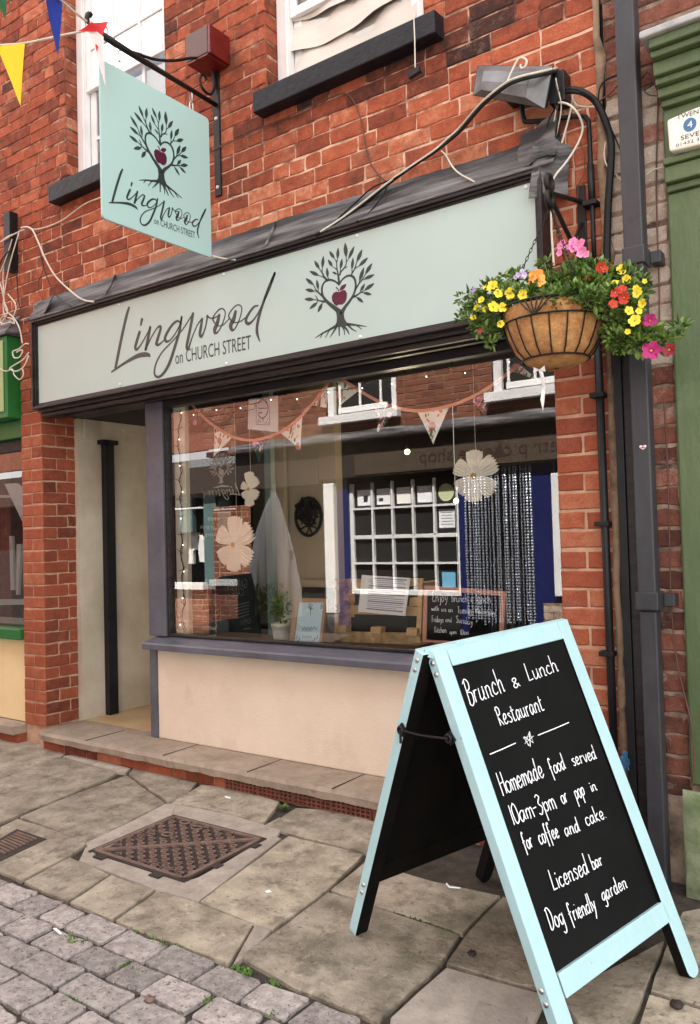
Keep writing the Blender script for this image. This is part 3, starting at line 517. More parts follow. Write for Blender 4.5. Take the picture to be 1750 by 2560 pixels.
# ================================================================== the cafe building
def bricks(mb, u0, u1, z0, z1, P, tint, holes=(), rnd=None, course=.075, joint=.009, lens=((.215, .6), (.102, .4)), rows=None, depth=.012, jit=.0030, phase=0):
    """individually laid bricks on a wall plane; P(u, z, out) gives the point, tint(u, z) the shade of the brick"""
    rnd = rnd or random.Random(1); n = int(round((z1-z0)/course))
    for r in range(n):
        za = z0+r*course+joint/2; zb = za+course-joint; zm = (za+zb)/2
        iv = [(u0, u1)]
        for a, b, c, d in holes:
            if c < zm < d:
                nv = []
                for p, q in iv:
                    if b <= p or a >= q: nv.append((p, q)); continue
                    if a-p > .02: nv.append((p, a))
                    if q-b > .02: nv.append((b, q))
                iv = nv
        for p, q in iv:
            u = p; k = r % 2; first = True
            while u < q-.012:
                if rows: L = rows[(r+phase) % len(rows)]; w = L[min(k if not first else 0, len(L)-1)] if False else L[0 if first else 1 % len(L)]
                else:
                    x = rnd.random(); w = lens[0][0] if x < lens[0][1] else lens[1][0]
                    if first and r % 2: w = lens[1][0] if x < .6 else .16
                first = False
                e = u+w
                if q-e < .05: e = q
                a, b = u+joint/2*(u > p), e-joint/2*(e < q)
                jj = lambda: rnd.uniform(-jit, jit); dz = rnd.uniform(-.0032, .0032); o = rnd.uniform(-.0015, .0025)
                ring = [(a+jj(), za+dz+jj()), ((a*2+b)/3, za+dz+jj()), ((a+2*b)/3, za+dz+jj()), (b+jj(), za+dz+jj()), (b+jj(), zm+dz), (b+jj(), zb+dz+jj()), ((a+2*b)/3, zb+dz+jj()), ((a*2+b)/3, zb+dz+jj()), (a+jj(), zb+dz+jj()), (a+jj(), zm+dz)]
                cu, cz = (a+b)/2, zm+dz; ch = .0045
                top = [(x+math.copysign(min(ch, abs(x-cu)), cu-x)*(1 if abs(abs(x-cu)-(b-a)/2) < .004 else 0), z+math.copysign(ch, cz-z)*(1 if abs(z-cz) > .01 else 0)) for x, z in ring]
                m = len(ring); vs = [P(x, z, o) for x, z in top]+[P(x, z, o-.0035) for x, z in ring]+[P(x, z, -depth) for x, z in ring]
                fs = [tuple(range(m))]+[(i, (i+1) % m, m+(i+1) % m, m+i) for i in range(m)]+[(m+i, m+(i+1) % m, 2*m+(i+1) % m, 2*m+i) for i in range(m)]
                mb.add(vs, fs, 0, min(1, max(0, tint(cu, cz)+rnd.gauss(0, .15)))); u = e
def plate(mb, u0, u1, z0, z1, P, out, holes=(), m=1):
    us = sorted({u0, u1, *[min(max(h[k], u0), u1) for h in holes for k in (0, 1)]}); zs = sorted({z0, z1, *[min(max(h[k], z0), z1) for h in holes for k in (2, 3)]})
    for a, b in zip(us, us[1:]):
        for c, d in zip(zs, zs[1:]):
            if any(h[0] < (a+b)/2 < h[1] and h[2] < (c+d)/2 < h[3] for h in holes): continue
            mb.add([P(a, c, out), P(b, c, out), P(b, d, out), P(a, d, out)], [(0, 1, 2, 3)], m)
FACE = lambda u, z, o: Vector((u, -o, z))
WINS = [(-4.335, -3.41, 3.45, 4.95), (-2.665, -1.74, 3.45, 4.95)]
BX0, BX1, BY = -6.2, -.975, 0
shop = thing('cafe_building', (-2.9, .3, 0), 'old red brick cafe building with two sash windows above the shopfront', 'building')
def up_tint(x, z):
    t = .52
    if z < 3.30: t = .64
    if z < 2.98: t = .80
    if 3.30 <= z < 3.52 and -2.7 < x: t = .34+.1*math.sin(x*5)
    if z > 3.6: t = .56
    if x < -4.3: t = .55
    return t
rb = random.Random(11)
w = MB(); hol = [(-4.6, -1.19, 2.0, 2.75)]+WINS
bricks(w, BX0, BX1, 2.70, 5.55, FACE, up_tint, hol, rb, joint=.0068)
plate(w, BX0, BX1, 3.30, 5.55, FACE, -.0045, hol); plate(w, BX0, BX1, 2.70, 3.30, FACE, -.0035, hol, 2)
for X in (-4.335, -2.665):                                   # brick reveals on the left of both windows
    RV = lambda u, z, o, X=X: Vector((X+o, u, z))
    bricks(w, .0045, .118, 3.45, 4.95, RV, lambda u, z: .50, (), rb, lens=((.3, 1), (.3, 0)))
    plate(w, .0, .118, 3.45, 4.95, RV, -.004)
for X in (-3.41, -1.74):
    plate(w, .0, .118, 3.45, 4.95, lambda u, z, o, X=X: Vector((X, u, z)), 0)
w.build('brick_wall', ['brick', 'mortar', 'mortar_pale'], shop)
# the wall behind the fascia and the body of the house, which also shades the street
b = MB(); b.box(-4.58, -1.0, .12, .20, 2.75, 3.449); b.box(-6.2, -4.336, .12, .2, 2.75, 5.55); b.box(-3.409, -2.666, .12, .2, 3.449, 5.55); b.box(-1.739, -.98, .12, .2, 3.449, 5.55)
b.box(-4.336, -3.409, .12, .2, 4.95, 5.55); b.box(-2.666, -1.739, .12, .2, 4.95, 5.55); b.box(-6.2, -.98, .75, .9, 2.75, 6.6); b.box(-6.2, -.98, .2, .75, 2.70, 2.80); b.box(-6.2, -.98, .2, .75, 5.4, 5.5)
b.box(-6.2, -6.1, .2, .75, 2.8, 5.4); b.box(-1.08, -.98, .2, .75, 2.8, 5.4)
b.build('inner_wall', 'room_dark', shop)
b = MB(); b.box(-6.2, -.98, .004, .118, 5.551, 7.2); b.build('upper_storey', 'brick', shop)
b = MB(); b.add([(-6.3, -.35, 7.15), (-.9, -.35, 7.15), (-.9, 3.5, 9.4), (-6.3, 3.5, 9.4), (-6.3, 7.4, 7.15), (-.9, 7.4, 7.15), (-6.3, -.35, 7.0), (-.9, -.35, 7.0), (-6.3, 7.4, 7.0), (-.9, 7.4, 7.0)], [(0, 1, 2, 3), (3, 2, 5, 4), (6, 7, 1, 0), (8, 4, 5, 9), (6, 8, 9, 7), (0, 3, 4, 8, 6), (1, 7, 9, 5, 2)])
b.build('roof', 'lead', shop)

# piers
rp = random.Random(5); pt = lambda x, z: .58 if z < 2.1 else .5
b = MB(); P_PIER = FACE
bricks(b, -4.862, -4.638, .12, 2.145, FACE, lambda x, z: .62, (), rp, rows=[(.224, .224), (.109, .115)], jit=.0012)
plate(b, -4.862, -4.638, .12, 2.145, FACE, -.005)
RV = lambda u, z, o: Vector((-4.638+o, u, z))
bricks(b, .0045, .25, .12, 2.145, RV, lambda u, z: .40, (), rp, rows=[(.105, .14), (.185, .06)], phase=0, jit=.003)
plate(b, .0, .25, .12, 2.145, RV, -.005)
b.box(-4.862, -4.645, .012, .25, .0, 2.7, 1); b.box(-4.862, -4.605, .0145, .11, 2.146, 2.75, 1)
bricks(b, -4.862, -4.603, 2.145, 2.745, FACE, lambda x, z: .55, (), rp, rows=[(.224, .224), (.109, .115)])
b.build('brick_pier', ['pier_brick', 'pier_mortar'], shop, ).name
b = MB()
bricks(b, -1.200, -.985, .0, 2.7, FACE, lambda x, z: .64, (), rp, rows=[(.215, .215), (.107, .11)], joint=.0115, jit=.0016)
plate(b, -1.200, -.985, .0, 2.7, FACE, -.005); b.box(-1.195, -.985, .012, .24, 0, 2.7, 1)
LV = lambda u, z, o: Vector((-1.200-o, u, z)); plate(b, 0, .24, 0, 2.7, LV, -.004)
b.build('brick_pier', ['pier_brick', 'pier_mortar'], shop)
# rough cement joint between the two houses
b = MB(); zz = 0.0; vs = []; rr = random.Random(9)
k = 64
for i in range(k+1):
    z = 5.5*i/k; a = -.987+rr.uniform(-.004, .006); c = -.952+rr.uniform(-.016, .014); vs += [(a, -.004, z), (a, -.016+rr.uniform(-.006, .004), z), (c, -.014+rr.uniform(-.006, .004), z), (c, -.003, z)]
b.add(vs, [(4*i+j, 4*i+j+1, 4*i+j+5, 4*i+j+4) for i in range(k) for j in range(3)]); b.build('cement_fillet', 'render_strip', shop, smooth=True)

# step, plinth, air bricks
b = MB(); rr = random.Random(21); xs = [-4.605+i*.055 for i in range(63)]; xs = [x for x in xs if x < -1.2]+[-1.2]; yf = [-.088+rr.uniform(-.004, .004) for x in xs]; yf[0] = -.07
ring = lambda i: [(xs[i], .26 if xs[i] < -3.79 else .21, .066), (xs[i], yf[i]+.004, .066+rr.uniform(-.003, .002)), (xs[i], yf[i]-.001, .10), (xs[i], yf[i]+.010, .1185+rr.uniform(-.001, .001)), (xs[i], .26 if xs[i] < -3.79 else .21, .1215)]
vs = []
for i in range(len(xs)): vs += ring(i)
b.add(vs, [(5*i+j, 5*i+(j+1) % 5, 5*i+5+(j+1) % 5, 5*i+5+j) for i in range(len(xs)-1) for j in range(5)]+[tuple(range(5)), tuple(range(5*len(xs)-5, 5*len(xs)))])
b.build('step', 'stone_step', shop)
for x in (-4.12, -3.45, -2.83, -2.3, -2.02, -1.6): part_box(shop, 'step_joint', 'joint', x, x+.004, -.084, .2, .1185, .1228, 0)
b = MB(); bricks(b, -4.60, -1.2, -.009, .066, lambda u, z, o: Vector((u, -.045-o, z)), lambda x, z: .42+.1*math.sin(3*x), [(-3.02, -2.1, -.02, .07)], random.Random(4), course=.075)
plate(b, -4.60, -1.2, -.04, .066, lambda u, z, o: Vector((u, -.045-o, z)), -.006)
b.build('plinth', ['pier_brick', 'dark_mortar'], shop)
for k in range(4):
    xa = -3.015+k*.228; a = MB(); z0_, z1_ = 0.0, .064
    for i in range(9): a.box(xa+.002+i*.0272, xa+.010+i*.0272, -.056, -.047, z0_, z1_)
    for i in range(4): a.box(xa+.0025, xa+.2195, -.0545, -.0475, z0_+i*.0186, z0_+.008+i*.0186)
    a.box(xa+.003, xa+.219, -.0468, -.0458, z0_+.001, z1_-.001, 1); a.build('air_brick', ['terracotta', 'iron_dark'], shop)

# stall riser, sill, post, frame
part_box(shop, 'stall_riser', 'cream_wall', -3.775, -1.2005, .178, .26, .1222, .664, .004)
b = MB(); pr = [(.075, .655), (.073, .688), (.082, .696), (.215, .722), (.215, .655)]; xa, xb = -3.775, -1.2005
b.add([(xa-.015, y, z) for y, z in pr]+[(xb, y, z) for y, z in pr], [tuple(range(5)), tuple(range(5, 10))]+[(i, (i+1) % 5, 5+(i+1) % 5, 5+i) for i in range(5)]); b.build('sill', 'post', shop, bevel=.004)
part_box(shop, 'post', 'post', -3.836, -3.690, .168, .26, .722, 2.118, .006); part_box(shop, 'post', 'post', -3.836, -3.7755, .168, .26, .1222, .6545, .005)
wf = MB(); gx0, gx1 = -3.676, -1.2
wf.box(-3.6895, -3.671, .185, .24, .7225, 2.075); wf.box(-3.6895, -1.201, .185, .24, 2.0755, 2.118); wf.box(-1.222, -1.201, .186, .24, .7225, 2.075); wf.box(-3.670, -1.223, .19, .24, .7225, .737)
wfo = wf.build('window_frame', 'frame', shop, bevel=.003)
b = MB(); b.add([(-3.672, .209, .736), (-1.221, .209, .736), (-1.221, .209, 2.0765), (-3.672, .209, 2.0765)], [(0, 1, 2, 3)]); b.build('window_pane', 'glass', wfo)
# soffit and lead over the fascia
b = MB(); b.box(-4.585, -1.205, -.055, .30, 2.119, 2.138); b.box(-4.585, -1.205, .02, .30, 2.139, 2.69); b.build('soffit', 'frame', shop)
for k, (ya, yb, za, zb) in enumerate(((-.03, .0, 2.095, 2.118), (.06, .09, 2.098, 2.118))):
    part_box(shop, 'soffit_moulding', 'frame', -4.58, -1.21, ya, yb, za, zb)
ld = MB(); rr = random.Random(31); xs = [-4.66+i*.045 for i in range(79)]; xs = [x for x in xs if x < -1.14]+[-1.135]; vs = []
for x in xs:
    wv = .006*math.sin(x*3.1)+.004*math.sin(x*9+1)+rr.uniform(-.003, .003); top = 2.865+.008*math.sin(x*1.7)+rr.uniform(-.003, .003)
    if -4.4 < x < -4.32: top += .0
    vs += [(x, .001, top), (x, -.010+wv*.3, top-.004), (x, -.030+wv*.5, 2.79+wv), (x, -.065+wv*.3, 2.735+wv*.4), (x, -.093+rr.uniform(-.002, .002), 2.715+rr.uniform(-.003, .003)), (x, -.096, 2.7045+rr.uniform(-.002, .002)), (x, -.09, 2.703)]
ld.add(vs, [(7*i+j, 7*i+j+1, 7*i+j+8, 7*i+j+7) for i in range(len(xs)-1) for j in range(6)]); ld.build('lead_flashing', 'lead', shop, smooth=True)
for x in (-3.86, -2.62):
    b = MB(); b.tube([(x+.006*math.sin(k), -.014-.0155*k, 2.86-.029*k-.006*(k > 2)) for k in range(6)], .007, 6); b.build('lead_joint', 'lead', shop, smooth=True)
fl = MB(); vs = []
for i in range(6):
    for k in range(6): vs.append((-1.30+.034*i+.006*math.sin(k*2), -.02-.05*(k/5)**1.4-.018*math.sin(i*1.3+k)*(k/5)-.03*(i/5), 2.885-.034*k+.010*math.sin(i*2.2)+.006*i))
fl.add(vs, [(6*i+k, 6*i+k+1, 6*i+k+7, 6*i+k+6) for i in range(5) for k in range(5)])
vs = []
for i in range(5):
    for k in range(6): vs.append((-1.215+.032*i-.004*k, -.10+.018*i+.012*math.sin(i*2+k), 2.79-.042*k+.01*math.sin(i)+(.03 if i == 2 else 0)))
fl.add(vs, [(6*i+k, 6*i+k+1, 6*i+k+7, 6*i+k+6) for i in range(4) for k in range(5)]); fl.build('lead_flap', 'lead', shop, smooth=True)
fl = MB(); fl.poly([(-4.63, -.05, 2.72), (-4.47, -.09, 2.70), (-4.40, -.05, 2.84), (-4.60, -.03, 2.83)], (0, -.006, 0)); fl.build('lead_flap', 'lead', shop)

# doorway passage
b = MB(); b.box(-4.72, -4.60, .2505, 1.6, .10, 2.118); b.build('passage_wall', 'passage', shop)
b = MB(); b.box(-4.5995, -3.78, .2605, 1.60, .06, .1235); b.build('passage_floor', 'tile', shop)
b = MB(); b.box(-4.598, -4.55, .43, .505, .1235, 1.965); b.box(-4.598, -4.535, .40, .53, 1.955, 1.985); b.build('door_stop', 'black', shop, bevel=.004)
b = MB(); b.box(-4.598, -4.585, .29, 1.6, 1.985, 2.118); b.build('passage_moulding', 'passage', shop, bevel=.004)
b = MB(); b.tube(catmull([(-4.59, .30, 2.06), (-4.585, .6, 2.05), (-4.585, 1.0, 2.055), (-4.585, 1.1, 2.03)], 4), .004, 6); b.box(-4.585, -4.56, 1.08, 1.13, 2.03, 2.10); b.build('door_closer', 'passage', shop)
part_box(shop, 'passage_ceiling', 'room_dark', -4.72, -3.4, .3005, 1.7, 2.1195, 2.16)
# the room behind the window
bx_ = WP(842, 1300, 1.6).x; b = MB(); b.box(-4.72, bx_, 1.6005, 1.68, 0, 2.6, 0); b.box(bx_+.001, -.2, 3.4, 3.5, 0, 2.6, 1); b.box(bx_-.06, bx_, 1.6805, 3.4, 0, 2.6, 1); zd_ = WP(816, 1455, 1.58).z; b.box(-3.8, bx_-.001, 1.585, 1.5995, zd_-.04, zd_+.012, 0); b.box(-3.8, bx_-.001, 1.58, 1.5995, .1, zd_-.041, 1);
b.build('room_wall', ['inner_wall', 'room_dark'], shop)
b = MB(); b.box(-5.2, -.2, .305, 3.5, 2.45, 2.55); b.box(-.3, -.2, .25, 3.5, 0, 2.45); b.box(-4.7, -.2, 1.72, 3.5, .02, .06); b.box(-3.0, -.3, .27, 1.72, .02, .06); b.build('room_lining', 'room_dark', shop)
part_box(shop, 'window_shelf', 'shelf', -3.66, -1.21, .2415, .80, .67, .708)
part_box(shop, 'inner_frame', 'inner_cream', -3.668, -3.57, .2425, .275, .7085, 2.1, .004)
b = MB()
for y0_, y1_ in ((.80, .86),): b.box(-3.66, -3.61, y0_, y1_, .12, 2.2)
b.box(-3.655, -3.615, .275, .799, .7085, .78); b.build('inner_frame', 'teal_paint', shop, bevel=.003)
for p0_, p1_, yy in ((695, 712, 1.55), (716, 722, 1.6)): part_box(shop, 'room_post', 'inner_wall', WP(p0_, 1300, yy).x, WP(p1_, 1300, yy).x, yy, yy+.04, .1, 2.44)

# upstairs sash windows
def sash(x0, x1, cat_m, right):
    win = MB(); z0 = 3.53; zt = 4.945; y = .10
    win.box(x0+.004, x0+.085, y-.012, y+.03, z0-.03, zt); win.box(x1-.085, x1-.004, y-.012, y+.03, z0-.03, zt); win.box(x0+.0855, x1-.0855, y-.01, y+.03, zt-.07, zt)
    win.box(x0+.068, x0+.0845, y-.024, y-.0125, z0-.03, zt)
    f = win.build('window', 'white', shop, bevel=.004)
    zm = z0+.42 if right else 4.14
    s = MB(); a, c = x0+.0865, x1-.0865
    s.box(a, a+.04, y+.0, y+.028, zm-.001, zt-.071); s.box(c-.04, c, y, y+.028, zm-.001, zt-.071); s.box(a+.0405, c-.0405, y-.002, y+.028, zm, zm+.045)     # upper sash
    s.box(a, a+.05, y+.0285, y+.05, z0-.03, zm); s.box(c-.05, c, y+.0285, y+.05, z0-.03, zm); s.box(a+.0505, c-.0505, y+.0285, y+.05, z0-.03, z0+.04)
    if not right:
        for k in (1, 2): xx = a+(c-a)*k/3; s.box(xx-.011, xx+.011, y+.004, y+.024, zm+.0455, zt-.071); s.box(xx-.011, xx+.011, y+.031, y+.047, z0+.0405, zm-.001)
        s.box(a+.0405, c-.0405, y+.005, y+.023, zm+.26, zm+.285)
        s.box(a+.0505, c-.0505, y+.032, y+.046, z0+.30, z0+.322)
    s.build('sash', 'white', f, bevel=.002)
    g = MB()
    for yy, za, zb in ((y+.014, zm+.02, zt-.072), (y+.04, z0-.02, zm+.019)): g.add([(a+.001, yy, za), (c-.001, yy, za), (c-.001, yy, zb), (a+.001, yy, zb)], [(0, 1, 2, 3)]); g.build('pane', 'glass_up', f)
    return f
f1 = sash(-4.335, -3.41, 'sky_sheet', False); f2 = sash(-2.665, -1.74, 'curtain', True)
b = MB(); b.box(-4.32, -3.43, .17, .178, 3.46, 4.94); b.build('sky_sheet', 'sky_sheet', f1)  # added sheet behind the panes; reflected sky is put into its blue-grey colour
b = MB()
for k in range(8):                                        # gathered swags, each hanging over the one below
    zt_, zb_ = 3.60+.155*k+.16, 3.60+.155*k-.07; vs = []; n = 20
    for j in range(7):
        v = j/6
        for i in range(n+1):
            u = i/n; sag = .085*math.sin(u*math.pi*.9+.25+.3*math.sin(k))*(.4+.6*v)+.03*(u-.5)*math.sin(k*1.7)
            vs.append((-2.655+u*.905, .178-.062*v**.6+.010*math.sin(u*11+k*2)*v+.006*math.sin(u*23+k), zt_+(zb_-zt_)*v-sag))
    b.add(vs, [(j*(n+1)+i, j*(n+1)+i+1, (j+1)*(n+1)+i+1, (j+1)*(n+1)+i) for j in range(6) for i in range(n)])
b.build('curtain', 'curtain', f2, smooth=True)
for n, (x0, x1) in enumerate(((-4.41, -3.36), (-2.69, -1.642))):
    b = MB(); b.hexa([(x0, -.08, 3.415), (x1, -.08, 3.422), (x1, .099, 3.428), (x0, .099, 3.42), (x0, -.08, 3.523), (x1, -.08, 3.523), (x1, .099, 3.54), (x0, .099, 3.54)]); b.build('window_sill', 'sill_black', (f1, f2)[n], bevel=.006)

# ================================================================== neighbour on the right: green shopfront and old brickwork
gs = thing('green_shop', (.2, 0, 0), 'olive green painted shopfront with stepped cornice right of the drainpipe', 'building')
b = MB(); ro = random.Random(15)
bricks(b, -.955, -.745, .30, 5.5, FACE, lambda x, z: .42 if z < 1.9 else (1.0 if z < 2.95 else .4), (), ro, jit=.005, rows=[(.12, .09), (.06, .15)], joint=.012)
bricks(b, -.745, 1.6, 3.15, 5.5, FACE, lambda x, z: .5, (), ro)
plate(b, -.955, 1.6, -.05, 5.5, FACE, -.004); b.build('brick_wall', ['old_brick', 'dark_mortar'], gs)
part_box(gs, 'pilaster', 'green_olive', -.738, 1.6, -.03, .2, .36, 2.49, .008)
b = MB(); b.hexa([(-.735, -.045, 2.4905), (1.6, -.045, 2.4905), (1.6, .1, 2.4905), (-.735, .1, 2.4905), (-.735, -.045, 2.515), (1.6, -.045, 2.515), (1.6, .1, 2.515), (-.735, .1, 2.515)]); b.build('frieze_moulding', 'green_olive', gs, bevel=.004)
for k, (d, za, zb) in enumerate(((.07, 2.516, 2.575), (.085, 2.576, 2.60), (.05, 2.601, 2.79), (.075, 2.791, 2.815), (.10, 2.816, 2.85), (.125, 2.851, 2.875), (.145, 2.876, 2.925), (.175, 2.926, 2.95), (.195, 2.951, 2.985))):
    part_box(gs, 'frieze' if k == 2 else 'cornice_moulding', 'green_olive', -.735-(.004 if k > 3 else 0), 1.6, -d, .1, za, zb, .005)
b = MB(); b.hexa([(-.765, -.215, 2.986), (1.6, -.215, 2.986), (1.6, 0, 2.986), (-.765, 0, 2.986), (-.765, -.215, 3.01), (1.6, -.215, 3.01), (1.6, -.002, 3.12), (-.765, -.002, 3.12)]); b.build('ledge', 'pale_ledge', gs, bevel=.006)
b = MB(); xs = [-.745+.12*i for i in range(8)]; rr = random.Random(8); vs = []
for i in range(12):
    for k in range(6): vs.append((-.748+.21*i+rr.uniform(-.01, .01), -.07-.035*math.sin(k/5*math.pi)-.02*(k < 2)+rr.uniform(-.008, .008)-(.02 if i == 1 else 0), -.03+.078*k+rr.uniform(-.008, .008)))
b.add(vs, [(6*i+k, 6*i+k+1, 6*i+k+7, 6*i+k+6) for i in range(11) for k in range(5)]+[(0, 1, 2, 3, 4, 5)]); b.build('stone_base', 'green_moss', gs, smooth=True)
b = MB(); b.box(-.95, 1.6, .75, .9, 0, 7.0); b.box(-.975, 1.6, .006, .118, 5.5, 7.0); b.build('upper_wall', 'old_brick', gs)
b = MB(); b.add([(-.9, -.3, 7.0), (4, -.3, 7.0), (4, 3.5, 9.3), (-.9, 3.5, 9.3)], [(0, 1, 2, 3)]); b.build('roof', 'lead', gs)

# ================================================================== neighbour on the left: bright green shop
ls = thing('bright_green_shop', (-6, 0, 0), 'emerald green shopfront left of the brick pier, apple green name panel', 'building')
part_box(ls, 'fascia', 'green_bright', -9, -4.872, -.09, .02, 2.12, 2.66, .006)
part_box(ls, 'fascia', 'green_bright', -9, -4.872, .0205, .1, 2.0, 2.119, .006)
part_box(ls, 'fascia_panel', 'green_pale', -8.9, -4.905, -.098, -.0905, 2.16, 2.63, .004)
b = MB(); b.box(-8.8, -4.96, -.0995, -.0985, 2.2, 2.206); b.box(-4.966, -4.96, -.0995, -.0985, 2.207, 2.58); b.box(-8.8, -4.96, -.0995, -.0985, 2.581, 2.587)
b.tube(catmull([(-5.12, -.1, 2.36), (-5.06, -.1, 2.38), (-5.02, -.1, 2.44), (-5.05, -.1, 2.48), (-5.09, -.1, 2.45)], 5), .004, 6); b.build('fascia_lining', 'cable_w', ls)
b = MB(); b.hexa([(-9, -.11, 2.661), (-4.85, -.11, 2.661), (-4.85, 0, 2.661), (-9, 0, 2.661), (-9, -.11, 2.68), (-4.85, -.11, 2.68), (-4.85, -.002, 2.80), (-9, -.002, 2.80)]); b.build('lead_flashing', 'lead', ls)
part_box(ls, 'window_frame', 'black', -9, -4.872, .06, .1, 1.92, 1.999)
b = MB(); b.add([(-9, .08, .74), (-4.87, .08, .74), (-4.87, .08, 1.92), (-9, .08, 1.92)], [(0, 1, 2, 3)]); b.build('window_pane', 'glass', ls)
part_box(ls, 'sill', 'green_bright', -9, -4.864, -.03, .12, .665, .735, .006)
part_box(ls, 'stall_riser', 'yellow_wall', -9, -4.864, .04, .12, .12, .664)
part_box(ls, 'step', 'stone_step', -9, -4.866, -.085, .0395, .06, .119, .006); part_box(ls, 'plinth', 'pier_brick', -9, -4.866, -.05, .03, -.03, .0595)
for nm, pts in (('display_sheet', ((28, 395), (120, 392), (150, 420), (168, 480), (168, 690))),): 
    b = MB(); b.poly(wpts('Q7', pts, .22), (0, .004, 0)); one(b, nm, 'paper_w', 'white triangular sheet hanging in the window of the green shop at left', 'sheet')
b = MB()
for pts in (((-10, 470), (165, 470), (165, 485), (-10, 488)), ((60, 742), (80, 742), (95, 1100), (70, 1100)), ((110, 795), (140, 795), (120, 1130), (105, 1130)), ((-10, 1160), (172, 1160), (172, 1195), (-10, 1200))): b.poly(wpts('Q7', pts, .30), (0, .02, 0))
b.build('display_rail', 'white', ls)
b = MB(); b.box(-9, -4.88, .9, 1.0, 0, 2.6); b.box(-9, -4.88, .13, .9, 2.3, 2.4); b.box(-9, -4.88, .13, .9, .6, .66); b.build('room_wall', 'room_dark', ls)
b = MB(); b.box(-9.2, -6.201, 0, .118, 2.7, 7.2); b.box(-9.2, -6.201, .75, .9, 0, 7.2); b.build('brick_wall', 'brick', ls)
b = MB(); b.add([(-12, -.3, 7.1), (-6.3, -.3, 7.1), (-6.3, 3.5, 9.4), (-12, 3.5, 9.4)], [(0, 1, 2, 3)]); b.build('roof', 'lead', ls)
# ================================================================== lettering traced once, used on both signs and on the door glass
YB = -.062                                                # face of the fascia panel
LETTERS = [  # (frame, centre line, widths)
 ('A', [(442, 975), (420, 1050), (385, 1200), (350, 1370), (322, 1515)], [18, 24, 24, 24, 22]),
 ('A', [(287, 1552), (340, 1515), (420, 1462), (520, 1408), (585, 1395), (622, 1400), (634, 1416)], [10, 14, 18, 28, 30, 22, 6]),
 ('A', [(560, 1080), (550, 1127)], [22, 14]), ('A', [(538, 1195), (515, 1270), (500, 1330), (514, 1350), (555, 1300), (600, 1220), (638, 1150)], [22, 24, 22, 16, 10, 9, 10]),
 ('A', [(634, 1150), (615, 1250), (594, 1348)], [20, 24, 22]), ('A', [(594, 1348), (640, 1250), (690, 1165), (722, 1140), (728, 1165), (700, 1260), (690, 1300), (712, 1306), (745, 1280), (775, 1245)], [12, 9, 10, 16, 20, 24, 22, 16, 9, 9]),
 ('A', [(905, 1108), (882, 1092), (840, 1120), (795, 1185), (768, 1245), (780, 1277), (815, 1265), (865, 1200), (905, 1120), (918, 1058)], [9, 14, 18, 22, 22, 18, 10, 9, 12, 16]),
 ('A', [(918, 1058), (900, 1180), (862, 1310), (805, 1480), (745, 1575), (697, 1598), (672, 1560), (690, 1470), (745, 1370), (840, 1270), (930, 1165), (1005, 1050)], [16, 20, 24, 24, 20, 16, 14, 12, 10, 9, 9, 10]),
 ('A', [(1020, 1028), (1000, 1140), (975, 1260), (964, 1325), (978, 1345), (1010, 1250), (1060, 1130), (1100, 1075)], [22, 24, 24, 22, 18, 10, 9, 12]),
 ('A', [(1104, 1075), (1092, 1150), (1083, 1210), (1096, 1232), (1120, 1190), (1142, 1110), (1150, 1048)], [18, 24, 24, 20, 12, 12, 14]), ('A', [(1150, 1045), (1168, 1062), (1200, 1068), (1245, 1048)], [14, 10, 9, 9]),
 ('A', [(1258, 1040), (1240, 1110), (1218, 1165), (1222, 1200), (1250, 1185), (1290, 1110), (1312, 1025), (1295, 985), (1258, 988), (1210, 1045), (1203, 1085), (1240, 1132), (1290, 1130), (1345, 1075)], [22, 32, 32, 20, 10, 10, 9, 9, 9, 10, 12, 8, 8, 8]),
 ('A', [(1405, 1008), (1388, 1075), (1362, 1130), (1372, 1172), (1400, 1160), (1440, 1080), (1462, 985), (1440, 948), (1400, 960), (1355, 1015), (1345, 1055), (1385, 1102), (1440, 1100), (1500, 1060)], [24, 34, 34, 22, 10, 10, 9, 9, 9, 10, 12, 8, 8, 9]),
 ('M', [(225, 540), (195, 552), (155, 610), (146, 645), (165, 660), (200, 630), (245, 555), (300, 430), (336, 328)], [8, 12, 16, 18, 16, 9, 9, 14, 16]), ('M', [(336, 328), (290, 440), (248, 560), (222, 660), (220, 720), (237, 775)], [16, 17, 16, 18, 18, 6])]
